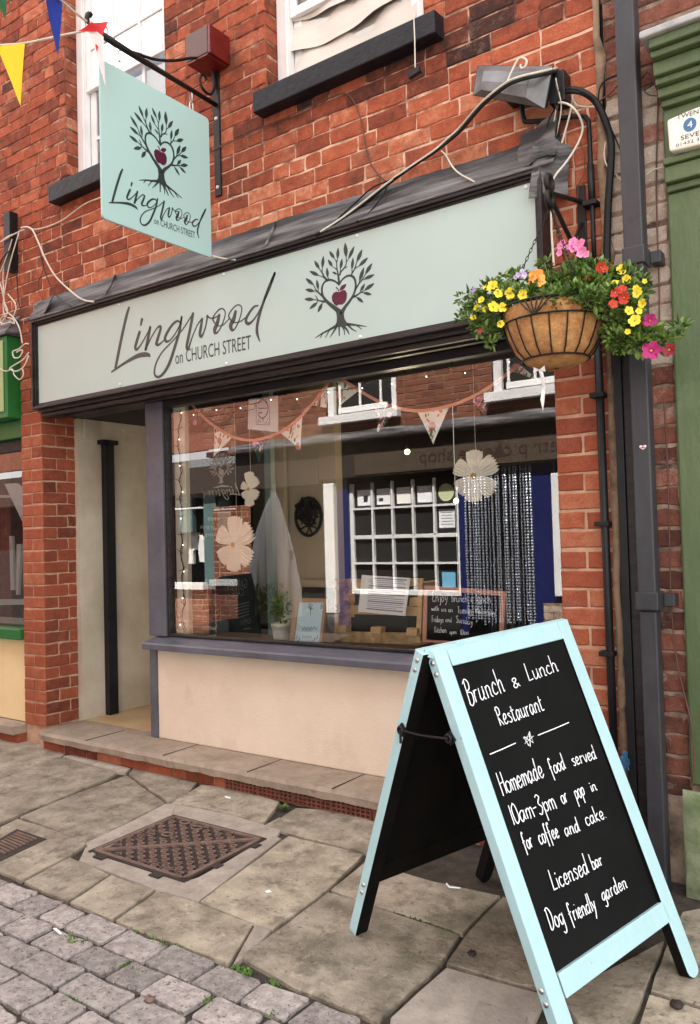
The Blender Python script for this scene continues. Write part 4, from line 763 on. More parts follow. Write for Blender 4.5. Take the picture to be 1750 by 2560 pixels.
T = [  # emblem, frame T: heart and twigs (centre line, widths)
 ([(838, 1385), (735, 1310), (640, 1235), (560, 1150), (522, 1060), (524, 940), (570, 860), (640, 828), (700, 832), (760, 862), (815, 915)], [70, 60, 48, 40, 32, 28, 28, 30, 28, 24, 20]),
 ([(815, 915), (860, 835), (930, 772), (1000, 752), (1062, 780), (1098, 860), (1098, 970), (1060, 1090), (985, 1210), (915, 1300), (862, 1390)], [20, 24, 28, 32, 36, 32, 30, 34, 42, 54, 66]),
 ([(812, 900), (808, 820), (795, 720), (778, 620), (770, 500)], [36, 34, 24, 16, 12]), ([(828, 740), (845, 690), (900, 625), (935, 560), (940, 480), (935, 430)], [28, 24, 18, 14, 12, 10]), ([(832, 700), (836, 660), (840, 630)], [14, 10, 8]),
 ([(610, 835), (560, 780), (525, 710), (475, 635)], [36, 26, 20, 10]), ([(555, 790), (520, 770), (460, 748)], [14, 12, 10]), ([(525, 710), (524, 660), (530, 610)], [14, 12, 10]), ([(635, 815), (625, 790), (616, 770)], [16, 12, 8]),
 ([(525, 1105), (470, 1055), (420, 1005), (372, 910)], [30, 24, 16, 10]), ([(440, 1030), (415, 1022), (380, 1016)], [16, 12, 8]), ([(452, 1035), (455, 1010), (456, 990)], [14, 10, 8]),
 ([(570, 1205), (500, 1192), (440, 1178), (375, 1164)], [28, 22, 16, 10]), ([(450, 1178), (430, 1135), (405, 1098)], [16, 14, 10]), ([(452, 1185), (440, 1205)], [14, 8]), ([(545, 1205), (525, 1232)], [14, 8]),
 ([(772, 645), (740, 620), (696, 596)], [16, 12, 8]), ([(770, 515), (752, 485), (734, 458)], [14, 12, 8]), ([(775, 520), (783, 490), (790, 465)], [14, 12, 8]), ([(800, 728), (775, 725)], [14, 8]), ([(900, 628), (930, 616), (960, 598)], [14, 12, 9]), ([(942, 515), (960, 490), (978, 465)], [14, 12, 8]),
 ([(1028, 745), (1038, 690), (1035, 640)], [20, 14, 10]), ([(1035, 720), (1085, 630), (1108, 560), (1120, 510)], [22, 18, 14, 8]), ([(1080, 640), (1120, 610), (1165, 585)], [14, 12, 8]),
 ([(1095, 995), (1160, 890), (1220, 815), (1272, 725)], [30, 22, 18, 10]), ([(1158, 885), (1165, 860), (1168, 835)], [14, 12, 8]), ([(1210, 830), (1230, 825), (1255, 815)], [14, 12, 8]),
 ([(1060, 1125), (1130, 1085), (1190, 1045), (1262, 1005)], [32, 24, 18, 10]), ([(1172, 1050), (1182, 1020)], [12, 8]), ([(1195, 1045), (1215, 1045), (1240, 1052)], [14, 12, 8]), ([(1075, 1120), (1100, 1120), (1125, 1130)], [16, 12, 8]),
 ([(760, 1625), (640, 1692), (540, 1742), (405, 1828)], [44, 28, 20, 8]), ([(535, 1742), (490, 1825)], [18, 8]), ([(650, 1690), (580, 1822)], [18, 8]), ([(775, 1630), (725, 1715), (660, 1812)], [34, 24, 8]), ([(816, 1630), (816, 1790)], [26, 16]),
 ([(860, 1620), (900, 1690), (910, 1775)], [26, 18, 10]), ([(890, 1620), (955, 1695), (988, 1765)], [36, 24, 10]), ([(960, 1600), (1040, 1675), (1115, 1720)], [30, 20, 8]), ([(940, 1590), (1120, 1608), (1290, 1632)], [44, 24, 8]), ([(1112, 1608), (1205, 1680)], [18, 8])]
TRUNK = [(735, 1320), (768, 1400), (780, 1480), (774, 1555), (740, 1625), (780, 1645), (860, 1640), (980, 1612), (950, 1568), (908, 1500), (896, 1420), (912, 1340), (846, 1388)]
LEAVES = [((735, 460), (645, 328), 56), ((788, 468), (800, 270), 52), ((936, 438), (920, 183), 70), ((975, 468), (1080, 245), 54), ((698, 600), (625, 473), 54), ((838, 640), (868, 458), 50), ((778, 730), (698, 690), 40), ((1035, 650), (1058, 440), 48), ((1120, 520), (1215, 300), 62), ((1160, 590), (1315, 440), 60),
 ((526, 622), (545, 413), 54), ((475, 640), (390, 493), 56), ((465, 752), (305, 676), 64), ((620, 790), (605, 613), 48), ((375, 915), (238, 798), 60), ((455, 1000), (430, 820), 48), ((388, 1020), (230, 995), 64), ((382, 1165), (216, 1160), 64), ((445, 1213), (300, 1335), 54), ((526, 1228), (448, 1390), 54),
 ((1165, 850), (1245, 610), 60), ((1268, 730), (1386, 538), 60), ((1243, 820), (1428, 733), 60), ((1180, 1030), (1262, 891), 48), ((1252, 1010), (1424, 883), 62), ((1233, 1050), (1378, 1080), 56), ((1118, 1123), (1235, 1220), 54)]
APPLE = [(815, 1040), (765, 1030), (715, 1058), (688, 1115), (698, 1190), (733, 1250), (770, 1275), (815, 1254), (870, 1255), (922, 1210), (947, 1140), (950, 1060), (925, 1008), (880, 1004), (840, 1028)]
def leafpts(a, b, w):
    a, b = Vector((*a, 0)), Vector((*b, 0)); d = b-a; n = Vector((-d.y, d.x, 0)).normalized()*w/2; L = (0, .15, .35, .55, .78, .93, 1); S = (.12, .55, .95, 1, .62, .25, .0)
    return [tuple((a+d*l+n*s).xy) for l, s in zip(L, S)]+[tuple((a+d*l-n*s).xy) for l, s in list(zip(L, S))[-2::-1]]
def to_plane(fr, p): q = wpts(fr, [p], YB)[0]; return (q.x, q.z)
_c = to_plane('T', (818, 1400))                            # logo origin: foot of the heart
def uv(fr, p): a = to_plane(fr, p); return (a[0]-_c[0], a[1]-_c[1])
def pxw(fr, w, p):                                        # a width in photo units to metres at that place
    a = Vector(to_plane(fr, (p[0]-w/2, p[1]))); b = Vector(to_plane(fr, (p[0]+w/2, p[1]))); return abs((a-b).length)*1.0
def logo_strokes():
    out = []
    for pts, ws in T: out.append(([uv('T', p) for p in pts], [pxw('T', w, p) for w, p in zip(ws, pts)]))
    return out
LOGO_S = logo_strokes(); LOGO_P = [[uv('T', p) for p in TRUNK]]+[[uv('T', p) for p in leafpts(*l)] for l in LEAVES]
LOGO_A = [[uv('T', p) for p in APPLE], [uv('T', p) for p in leafpts((825, 1010), (940, 898), 66)]]; LOGO_AS = [([uv('T', p) for p in ((768, 960), (795, 990), (814, 1030))], [pxw('T', w, (800, 990)) for w in (18, 16, 10)])]
LING = [([uv(f, p) for p in pts], [pxw(f, w, p) for w, p in zip(ws, pts)]) for f, pts, ws in LETTERS]
def smooth_stroke(pts, ws, mp):
    p = catmull([mp(*q) for q in pts], 5); k = len(p); n = len(ws); w = []
    for i in range(k):
        t = i/(k-1)*(n-1); a = min(int(t), n-2); w.append(ws[a]+(ws[a+1]-ws[a])*(t-a))
    return p, w
def draw_strokes(mb, S, mp, nrm, sc_=1.0, m=0):
    for pts, ws in S: p, w = smooth_stroke(pts, ws, mp); mb.ribbon(p, [x*sc_ for x in w], nrm, .0012, m)
def draw_polys(mb, P, mp, nrm, m=0):
    for q in P: mb.poly([mp(*a) for a in q], Vector(nrm)*.0011, m)

# ------------------------------------------------------------------ fascia sign
fs = thing('fascia_sign', (-2.9, -.05, 2.14), 'long mint shop sign, pale grey sheen in its colour, over window reading Lingwood on CHURCH STREET with tree', 'shop sign')
part_box(fs, 'board', 'board', -4.562, -1.228, YB, -.045, 2.165, 2.675, .0)
b = MB()
for d, e, ya in ((0, .014, -.092), (.0145, .026, -.078), (.0265, .036, -.068)):
    X0, X1, Z0, Z1 = -4.600+d, -1.190-d, 2.1385+d, 2.7005-d; t = e-d
    b.box(X0, X1, ya, -.044, Z0, Z0+t); b.box(X0, X1, ya, -.044, Z1-t, Z1); b.box(X0, X0+t, ya, -.044, Z0+t, Z1-t); b.box(X1-t, X1, ya, -.044, Z0+t, Z1-t)
b.box(-4.598, -1.192, -.0435, .001, 2.1395, 2.6995); b.build('frame', 'frame', fs, bevel=.002)
mpf = lambda u, v: Vector((_c[0]+u, YB-.0004, _c[1]+v)); NF = (0, -1, 0)
b = MB(); draw_strokes(b, LOGO_S, mpf, NF); draw_polys(b, LOGO_P, mpf, NF); b.build('tree_emblem', 'ink', fs)
b = MB(); draw_polys(b, LOGO_A, mpf, NF); draw_strokes(b, LOGO_AS, mpf, NF); b.build('apple', 'plum', fs)
b = MB(); draw_strokes(b, LING, mpf, NF)
A0, A1 = wpts('B', [(550, 517), (1300, 366)], YB); up0 = wpts('B', [(628, 508), (628, 455)], YB)
bl = lambda fr, p: wpts(fr, [p], YB)[0]
put_text(b, 'on CHURCH STREET', bl('B', (552, 519)), bl('B', (1304, 366)), (0, 0, 1), NF, .072)
b.build('lettering', 'ink_grey', fs)
def screw(px_, py_):
    q = WP(px_, py_, YB); s = MB(); s.lathe([(.0085, 0), (.0085, .003), (.005, .005), (.0002, .0055)], (0, 0, 0), 12)
    for v in s.v: v.x, v.y, v.z = q.x+v.x, q.y-v.z, q.z+v.y
    s.build('screw_cap', 'white', fs, smooth=True)
for fr, p in (('L4', (242, 690)), ('L4', (248, 1175)), ('L4', (788, 535)), ('L4', (795, 1063)), ('L4', (1482, 333)), ('L4', (1499, 925)), ('M5', (882, 78)), ('M5', (904, 748)), ('U3', (437, 1238))): screw(*px(fr, p)[0])

# ------------------------------------------------------------------ hanging sign, square to the wall
XS = -3.01
sq = lambda q: XPt(*q, XS)
hs = thing('hanging_sign', (XS, -.42, 2.76), 'mint hanging pub-style sign with tree logo and Lingwood lettering on iron bracket', 'hanging sign')
ya, yb_, za, zb = -.757, -.068, 2.757, 3.497
def rr_rect(x, r=.02, n=5):
    o = []
    for cy_, cz_, a0 in ((yb_-r, za+r, -90), (yb_-r, zb-r, 0), (ya+r, zb-r, 90), (ya+r, za+r, 180)):
        for k in range(n+1): a = rad(a0+90*k/n); o.append((x, cy_+r*math.cos(a), cz_+r*math.sin(a)))
    return o
b = MB(); b.poly(rr_rect(XS-.012), (.012, 0, 0)); b.build('board', 'mint', hs)
E_top, E_bot = sq(px('D8', (0, 0))[0]), None
# place the logo: match the emblem's trunk foot and the lettering's extents measured on the sign
HS4 = lambda p: sq((250+p[0]*.18251, 240+p[1]*.18251))
foot = HS4((825, 1030)); ltop = HS4((492, 125)); rbot = HS4((805, 1310))
e_h = (HS4((775, 195)).z - HS4((808, 1320)).z)/((uv('T', (800, 270))[1]-uv('T', (816, 1790))[1]))
e_w = (HS4((1180, 950)).y - HS4((368, 540)).y)/(uv('T', (1424, 883))[0]-uv('T', (216, 1160))[0])
NX = (1, 0, 0)
mph = lambda u, v: Vector((XS+.0005, foot.y+u*e_w, foot.z+v*e_h))
b = MB(); draw_strokes(b, LOGO_S, mph, NX, e_w); draw_polys(b, LOGO_P, mph, NX); b.build('tree_emblem', 'ink', hs)
b = MB(); draw_polys(b, LOGO_A, mph, NX); draw_strokes(b, LOGO_AS, mph, NX, e_w); b.build('apple', 'plum', hs)
L0 = uv('A', (442, 975)); Lb = uv('A', (287, 1552)); Ld = uv('M', (336, 328)); Lg = uv('A', (697, 1598))
h0, hd, hg, hb = HS4((290, 1000)), HS4((1445, 1545)), HS4((600, 1770)), HS4((125, 1458))
sy = (hd.y-hb.y)/(Ld[0]-Lb[0]); sz = (h0.z-hg.z)/(L0[1]-Lg[1])
mpl = lambda u, v: Vector((XS+.0005, hb.y+(u-Lb[0])*sy, hg.z+(v-Lg[1])*sz))
b = MB(); draw_strokes(b, LING, mpl, NX, sy)
put_text(b, 'on CHURCH STREET', HS4((740, 1748)), HS4((1302, 1952)), (0, 0, 1), NX, .034); b.build('lettering', 'ink', hs)
for yy in (-.64, -.185):
    b = MB(); zt = 3.80-.28*(0)-.0
    top = 3.735 if yy < -.4 else 3.62
    b.tube([(XS-.006, yy+.012*math.cos(a), 3.515+.028*math.sin(a)) for a in [k*.6283 for k in range(10)]], .0028, 6, closed=True)
    b.tube([(XS-.006+.008*math.cos(a), yy, 3.565+.03*math.sin(a)) for a in [k*.6283 for k in range(10)]], .0028, 6, closed=True); b.build('hanging_link', 'steel', hs)
# ------------------------------------------------------------------ bracket
bk = thing('sign_bracket', (XS, -.005, 3.1), 'black wrought iron sign bracket with scroll fixed to the brick wall', 'bracket')
part_box(bk, 'wall_plate', 'wrought', XS-.022, XS+.022, -.012, 0, 3.105, 3.83, .002)
for z in (3.80, 3.52, 3.15):
    s = MB(); s.lathe([(.011, 0), (.009, .004), (.001, .006)], (0, 0, 0), 10)
    for v in s.v: v.x, v.y, v.z = XS+v.x, -.012-v.z, z+v.y
    s.build('bolt', 'steel', bk)
arm = [XPt(*p, XS) for p in px('U1', (1440, 715), (1240, 620), (1000, 440), (800, 335), (690, 265))]
arm0 = Vector((XS, -.012, 3.595)); armE = Vector((XS, -.80, 3.615))
ends = [arm0, Vector((XS, -.4, 3.605)), armE]
b = MB(); b.tube([arm0, Vector((XS, -.30, 3.60)), Vector((XS, -.58, 3.605)), armE], [.012, .012, .015, .017], 10)
cl = [armE+Vector((0, -.012*math.sin(a)*1.5-.006, .03-.03*math.cos(a))) for a in [k*.45 for k in range(9)]]; b.tube([armE]+cl, .012, 8); b.build('arm', 'wrought', bk, smooth=True)
b = MB(); b.tube(catmull([Vector((XS, -.56, 3.618)), Vector((XS, -.43, 3.645)), Vector((XS, -.30, 3.70)), Vector((XS, -.17, 3.775)), Vector((XS, -.09, 3.80)), Vector((XS, -.035, 3.77)), Vector((XS, -.018, 3.70)), Vector((XS, -.05, 3.635)), Vector((XS, -.105, 3.64)), Vector((XS, -.125, 3.685)), Vector((XS, -.10, 3.72)), Vector((XS, -.075, 3.70))], 6), .0075, 8); b.build('scroll', 'wrought', bk, smooth=True)

# ------------------------------------------------------------------ bunting across the street, tied to the bracket tip
tip = XPt(*px('U1', (690, 190))[0], XS)
def yplane(p, Y): return WP(*p, Y)
bn = thing('street_bunting', (XS, -.8, 3.4), 'coloured cloth bunting on white cord tied to the sign bracket tip', 'bunting')
b = MB(); c1 = [WP(*p, Y) for p, Y in zip(px('U1', (560, 205), (405, 235), (170, 285), (0, 300), (-300, 330)), (-.80, -.85, -.9, -.95, -1.1))]
b.tube(catmull(c1, 5), .0055, 6); c2 = [WP(*p, Y) for p, Y in zip(px('U1', (600, 165), (545, 120), (470, 60), (395, -5), (250, -140)), (-.80, -.86, -.95, -1.05, -1.3))]; b.tube(catmull(c2, 5), .0055, 6)
b.tube(catmull([tip+Vector((.0, .02*math.cos(a), .025*math.sin(a)-.005)) for a in [k*.7 for k in range(10)]], 3), .006, 6); b.build('cord', 'cable_w', bn, smooth=True)
def pennant(fr, tri, Ys, m, n=7):
    A, B_, C = [WP(*p, Y) for p, Y in zip(px(fr, *tri), Ys)]; mb = MB(); vs = []; nr = (B_-A).cross(C-A).normalized()
    for i in range(n+1):
        for k in range(n+1-i):
            u, v = k/n, i/n; vs.append(A+(B_-A)*u+(C-A)*v+nr*.012*math.sin(u*5+v*3)*(1-v)*(.3+v))
    idx = {}; q = 0
    for i in range(n+1):
        for k in range(n+1-i): idx[(k, i)] = q; q += 1
    fsx = []
    for i in range(n):
        for k in range(n-i):
            fsx.append((idx[(k, i)], idx[(k+1, i)], idx[(k, i+1)]))
            if k < n-i-1: fsx.append((idx[(k+1, i)], idx[(k+1, i+1)], idx[(k, i+1)]))
    mb.add(vs, fsx); return mb.build('pennant', m, bn, smooth=True)
pennant('U1', ((-25, 300), (168, 290), (135, 700)), (-.96, -.9, -.9), 'f_yellow')['label'] = 'yellow pennant'
pennant('U1', ((288, -90), (408, 10), (385, 378)), (-1.15, -1.03, -1.03), 'f_blue')['label'] = 'blue pennant'
pennant('U1', ((-60, -60), (50, -20), (38, 130)), (-1.15, -1.1, -1.1), 'f_green')['label'] = 'green pennant'
pennant('U1', ((565, 150), (690, 245), (698, 572)), (-.84, -.82, -.80), 'f_white')['label'] = 'white pennant'
pennant('U1', ((590, 148), (722, 146), (640, 340)), (-.83, -.81, -.82), 'f_red')['label'] = 'red pennant'
pennant('U1', ((515, 205), (615, 145), (640, 210)), (-.85, -.84, -.83), 'f_red')['label'] = 'red pennant'

# ------------------------------------------------------------------ alarm bell box, window sensor, cable bracket, lamp
ab = thing('bell_box', (-2.96, -.08, 3.74), 'brown and dark red alarm bell box on brickwork beside hanging sign bracket', 'alarm box')
q = [WP(465, 91, -.15), WP(523, 58.5, -.15), WP(523, 132, -.15), WP(466, 155, -.15)]
xa, xb, zl, zh = (q[0].x+q[3].x)/2, (q[1].x+q[2].x)/2, (q[2].z+q[3].z)/2, (q[0].z+q[1].z)/2
b = MB(); b.box(xa, xb-.012, -.152, -.001, zl, zh); b.build('case', 'alarm_brown', ab, bevel=.004)
b = MB(); b.box(xb-.0115, xb+.004, -.15, -.003, zl-.004, zh); b.box(xa+.002, xb-.012, -.15, -.004, zl-.012, zl-.0005); b.build('cover', 'alarm_red', ab, bevel=.003)
sn = thing('window_sensor', (-1.704, -.13, 3.2), 'small black box dangling on a white cord below the right window sill', 'sensor')
b = MB(); p0, p1 = WP(1034, 30, -.10), WP(1038, 176, -.10); b.tube([p0, p0.lerp(p1, .5)+Vector((.002, 0, 0)), p1], .0028, 6); b.build('cord', 'cable_w', sn)
a, c = WP(1026, 196, -.10), WP(1054, 177, -.10); d = (c-a); u = Vector((0, 0, 1)); n = d.cross(u).normalized()
b = MB(); h = Vector((-.006, 0, .026)); t = Vector((0, -.022, 0)); b.hexa([a-h*.4, c-h*.4, c-h*.4+t, a-h*.4+t, a+h*.6, c+h*.6, c+h*.6+t, a+h*.6+t]); b.build('case', 'black', sn, bevel=.002)
cb = MB(); cb.hexa([(-4.935, -.06, 3.10), (-4.865, -.06, 3.09), (-4.865, -.001, 3.09), (-4.935, -.001, 3.10), (-4.93, -.06, 3.49), (-4.862, -.06, 3.49), (-4.862, -.001, 3.49), (-4.93, -.001, 3.49)])
one(cb, 'cable_batten', 'black', 'short black vertical batten holding white cables at the left wall edge', 'batten', bevel=.003)
lp = thing('flood_lamp', (-1.29, -.02, 2.9), 'dirty grey faceted flood lamp draped with cables above the fascia end', 'lamp')
o4 = [WP(1194, 164, -.13), WP(1381, 166, -.11), WP(1361, 271, -.13), WP(1183, 238, -.15)]
nrm = Vector((-.15, -1, -.25)).normalized(); ctr = sum(o4, Vector())/4
i4 = [q.lerp(ctr, .38)+nrm*.045 for q in o4]; m1, m2 = (i4[0]+i4[3])/2+nrm*.006, (i4[1]+i4[2])/2+nrm*.006; m1 = m1.lerp(i4[3], .1); 
b = MB(); b.add(o4+i4+[m1, m2], [(0, 1, 5, 4), (1, 2, 6, 9, 5), (2, 3, 7, 6), (3, 0, 4, 8, 7), (4, 5, 9, 8), (8, 9, 6, 7)]); b.build('cover', 'lamp_grey', lp)
b = MB(); bk4 = [q-nrm*.05 for q in o4]; b.add([q.lerp(ctr, -.02)-nrm*.002 for q in o4]+[q.lerp(ctr, .1)-nrm*.05 for q in o4], [(0, 1, 2, 3), (4, 7, 6, 5), (0, 4, 5, 1), (1, 5, 6, 2), (2, 6, 7, 3), (3, 7, 4, 0)]); b.build('housing', 'cable_b', lp)
g1, g2 = WP(1395, 185, -.05), WP(1400, 262, -.05)
b = MB(); b.box(min(g1.x, g2.x)-.03, max(g1.x, g2.x)+.03, -.075, -.002, g2.z, g1.z); b.build('gear_box', 'black', lp, bevel=.004)
b = MB(); b.box(ctr.x-.05, ctr.x+.02, -.09, -.001, ctr.z-.03, ctr.z+.03); b.build('wall_bracket', 'wrought', lp)

# ------------------------------------------------------------------ cables and pipes
def cable(fr, pts, r, m, label, y=-.025, n=5):
    ys = y if isinstance(y, (list, tuple)) else [y]*len(pts); P_ = [WP(*p, Y) for p, Y in zip(px(fr, *pts) if fr else pts, ys)]
    b = MB(); b.tube(catmull(P_, n), r, 6); one(b, 'cable', m, label, 'cable', smooth=True)
MAIN = [(1395, 178), (1350, 188), (1300, 200), (1263, 217), (1205, 265), (1150, 328), (1090, 377), (1032, 415), (972, 459), (920, 501), (860, 546), (788, 588)]
MY = [-.06, -.17, -.20, -.21, -.18, -.05, -.04, -.035, -.03, -.03, -.05, -.10]
cable(None, MAIN, .0075, 'cable_b', 'thick black cable sweeping from the flood lamp down to the fascia', MY)
cable(None, [(x-2, y-8) for x, y in MAIN[:6]]+[(1118, 347), (1085, 376), (1020, 420), (965, 460), (905, 507), (850, 548), (800, 580)], .0045, 'cable_w', 'white cable twisted along the thick black cable', [v-.012 for v in MY[:6]]+[-.045, -.045, -.04, -.04, -.04, -.06, -.1])
cable(None, [(1022, 424), (985, 446), (930, 470), (880, 515), (830, 560), (812, 578)], .004, 'cable_b', 'thin black cable splitting off below the thick one at the fascia', -.04)
cable(None, [(972, 459), (955, 490), (920, 535), (890, 555)], .004, 'cable_b', 'short black tail hanging from the cable bundle over the lead', [-.03, -.04, -.06, -.10])
cable('U3', ((300, 575), (340, 480), (380, 400), (410, 383), (440, 400), (432, 440), (405, 452), (400, 430)), .0045, 'cable_w', 'white cable looped in a hook over the flood lamp top', -.20)
cable(None, [(545, 365), (560, 362), (640, 326), (722, 291), (800, 255), (854, 234), (880, 247), (900, 290), (907, 325), (922, 396), (945, 435), (970, 458)], .0035, 'cable_r', 'thin brown wire under the right window sill dropping to the cables', -.012)
cable('U2', ((-100, 1010), (0, 960)), .0035, 'cable_r', 'thin brown wire end crossing the bricks by the bracket', -.012)
cable('U2', ((1440, 1000), (1470, 1030), (1510, 1100), (1560, 1150), (1660, 1205)), .004, 'cable_w', 'short white cable curling onto the lead at the right', [-.02, -.03, -.04, -.05, -.08])
for k, (dx, r) in enumerate(((0, .011), (11, .010), (-9, .008))):
    cable('U3', [(700+dx, 596+8*k), (760+dx, 592+8*k), (830+dx, 615+5*k), (900+dx, 680), (950+dx, 780), (990+dx, 900), (1000+dx, 1020), (985+dx, 1250), (975+dx, 1450), (970+dx, 1720), (985+dx, 2000), (1000+dx, 2300)], r, 'cable_b', ('thickest black cable arching down from the lamp to the trunking', 'middle black cable arching beside the thickest one', 'thin black cable on the inside of the arching bundle')[k], [-.06, -.10, -.10, -.08, -.06, -.04, -.04, -.035, -.03, -.03, -.03, -.03])
cable('U3', ((600, 680), (690, 682), (750, 715), (795, 780), (812, 850), (790, 930), (740, 1020), (690, 1090), (640, 1150), (608, 1210), (598, 1270), (604, 1380), (605, 1500), (612, 1620), (622, 1760)), .0045, 'cable_w', 'white cable curving from the lamp down past the basket bracket', [-.05, -.08, -.09, -.07, -.05, -.04, -.06, -.1, -.12, -.12, -.12, -.12, -.12, -.12, -.12])
cable('U3', ((745, 630), (735, 720), (705, 840), (668, 968)), .004, 'cable_w', 'straight white cable end hanging under the lamp', -.04)
cable('U3', ((745, 650), (765, 690), (800, 705), (900, 710)), .0035, 'cable_w', 'small white cable branching towards the black bundle', -.05)
cable('U3', ((640, 690), (662, 800), (670, 900), (655, 1000), (640, 1040)), .003, 'cable_r', 'thin brown wire hanging between lamp and lead flap', -.02)
cable('U3', ((720, 690), (750, 780), (800, 830), (860, 815), (905, 775)), .002, 'cable_r', 'fine pink wire looping under the lamp', -.03)
cable('U3', ((795, 940), (825, 1040), (820, 1150), (785, 1220), (780, 1330)), .002, 'cable_r', 'fine pink wire trailing down the right pier', -.02)
cable('U3', ((1060, 490), (980, 520), (930, 570), (915, 650), (925, 700)), .003, 'cable_b', 'loose black loop of wire on the whitewashed bricks', -.02)
cable('U3', ((1060, 545), (1000, 610), (930, 665)), .003, 'cable_r', 'brown wire slanting behind the grey drainpipe', -.015)
cable('U3', ((1000, 850), (1040, 940), (1090, 1060)), .0028, 'cable_b', 'thin black wire sloping down to the grey drainpipe', -.02)
cable('U3', ((965, 940), (955, 1010), (962, 1070), (985, 1120)), .0028, 'cable_w', 'short white wire beside the arching black bundle', -.02)
cable('U3', ((1030, 1150), (1060, 1190), (1100, 1200)), .0028, 'cable_w', 'curled white wire end at the grey drainpipe', -.02)
cable('U3', ((1200, 520), (1235, 480), (1262, 500), (1290, 560), (1310, 640), (1305, 900), (1300, 1200), (1305, 1500), (1318, 1900), (1320, 2200)), .003, 'cable_r', 'long brown wire running down beside the green shop', -.015)
cable('C2', ((1045, 0), (1068, 400), (1085, 1000), (1098, 1500), (1140, 1900), (1210, 2200), (1255, 2420), (1262, 2700), (1215, 3040)), .003, 'cable_r', 'brown wire continuing to the foot of the green shop', [-.015]*4+[-.02, -.03, -.05, -.06, -.04])
cable('U3', ((1225, 600), (1260, 560), (1255, 520), (1230, 530), (1220, 600), (1260, 630), (1310, 635)), .002, 'cable_r', 'tangle of thin wire by the green cornice', -.03)
cable('U3', ((1225, 1165), (1280, 1125), (1350, 1105)), .0028, 'cable_w', 'thin pale wire by the lower green moulding', -.02)
cable('U1', ((180, 1505), (250, 1518), (400, 1465), (560, 1352), (690, 1300)), .0045, 'cable_w', 'white cable rising from the batten to behind the hanging sign', -.03)
cable('L4', ((140, 25), (180, 20), (215, 40), (245, 100), (300, 230), (350, 320), (400, 382), (500, 470), (560, 505), (620, 515)), .0055, 'cable_w', 'white cable arching from the batten onto the lead flashing', [-.05, -.06, -.06, -.06, -.05, -.05, -.05, -.08, -.10, -.12])
cable('L4', ((270, 200), (300, 320), (340, 420), (400, 500), (470, 545)), .003, 'cable_b', 'thin black wire hanging under the arching white cable', [-.02, -.02, -.03, -.06, -.1])
cable('L4', ((265, 200), (285, 300), (255, 380), (255, 440), (285, 500)), .0025, 'cable_r', 'thin red-brown wire beside the thin black one', -.015)
cable('L4', ((110, 310), (115, 420), (125, 520), (150, 590), (195, 635)), .0035, 'cable_b', 'black wire from the batten foot to the fascia corner', [-.03, -.02, -.03, -.06, -.11])
cable('L4', ((80, 70), (40, 90), (-20, 140), (-80, 200)), .004, 'cable_w', 'upper white cable leaving the batten to the left', -.06)
cable('L4', ((80, 100), (50, 200), (10, 300), (-30, 360)), .004, 'cable_w', 'second white cable falling left from the batten', -.06)
cable('L4', ((75, 160), (35, 260), (20, 340), (25, 440), (35, 560), (90, 620), (125, 680), (140, 740), (148, 790)), .0045, 'cable_w', 'white cable dropping from the batten over the green fascia', [-.05, -.05, -.05, -.05, -.06, -.10, -.13, -.13, -.13])
cable('L4', ((-30, 330), (10, 420), (30, 520), (50, 580), (20, 640), (-30, 680)), .0045, 'cable_w', 'knotted white cable at the left picture edge', -.08)
cable('L4', ((60, 590), (30, 600), (0, 640), (20, 660), (70, 650), (95, 660), (85, 630), (50, 620)), .004, 'cable_w', 'small white cable loop above the green fascia', -.12)
cable('L4', ((190, 795), (165, 795), (120, 830), (85, 845), (95, 885), (130, 880), (150, 840), (135, 835), (110, 850)), .0045, 'cable_w', 'white cable curl hanging at the green fascia corner', -.13)
cable('L4', ((190, 850), (150, 900), (85, 940), (65, 960), (110, 975), (160, 940), (190, 870)), .0045, 'cable_w', 'wide white cable loop hanging at the green fascia corner', -.13)
cable('L4', ((-20, 950), (40, 975), (80, 960), (95, 1000), (130, 1030), (155, 1000), (150, 960)), .004, 'cable_w', 'lowest white cable loop below the green fascia corner', -.13)

rc = random.Random(77)
for k in range(5):                                        # loose thin wires spilling from the lamp
    a = (1395+rc.uniform(-10, 12), 215+rc.uniform(-25, 40)); e = (1395+rc.uniform(-30, 50), 330+rc.uniform(0, 90)); m_ = ((a[0]+e[0])/2+rc.uniform(-35, 45), (a[1]+e[1])/2+rc.uniform(-10, 30))
    cable(None, [a, (a[0]*.6+m_[0]*.4+8, a[1]*.6+m_[1]*.4), m_, e], (.003, .0025, .003, .0022, .0028)[k], ('cable_b', 'cable_w', 'cable_b', 'cable_r', 'cable_w')[k], ('loose thin black wire nearest the lamp gear box', 'loose thin white wire nearest the lamp gear box', 'second loose black wire hanging below the lamp', 'loose fine brown wire hanging below the lamp', 'second loose white wire hanging below the lamp')[k], [-.09, -.07, -.05, -.03])
for k, (p, m_, r, lab) in enumerate((([(-20, 618), (10, 600), (30, 588), (60, 574)], 'cable_w', .005, 'white cable entering from the left edge to the batten top'), ([(48, 580), (30, 640), (18, 690), (8, 760), (14, 800)], 'cable_w', .004, 'long thin white cable falling from the batten at far left'), ([(20, 735), (40, 765), (28, 800), (5, 812), (-15, 800)], 'cable_w', .0045, 'white cable bunch crossing above the green fascia'), ([(12, 690), (30, 720), (45, 742), (35, 775)], 'cable_r', .003, 'thin brown wire among the white cables at far left'), ([(30, 620), (4, 650), (-10, 700)], 'cable_b', .004, 'black cable leaving the batten foot to the left edge'))):
    cable(None, p, r, m_, lab, -.07)
cable(None, [(530, 640), (548, 644), (570, 648), (590, 650)], .0045, 'cable_w', 'white cable end on the lead just right of the hanging sign', -.09)
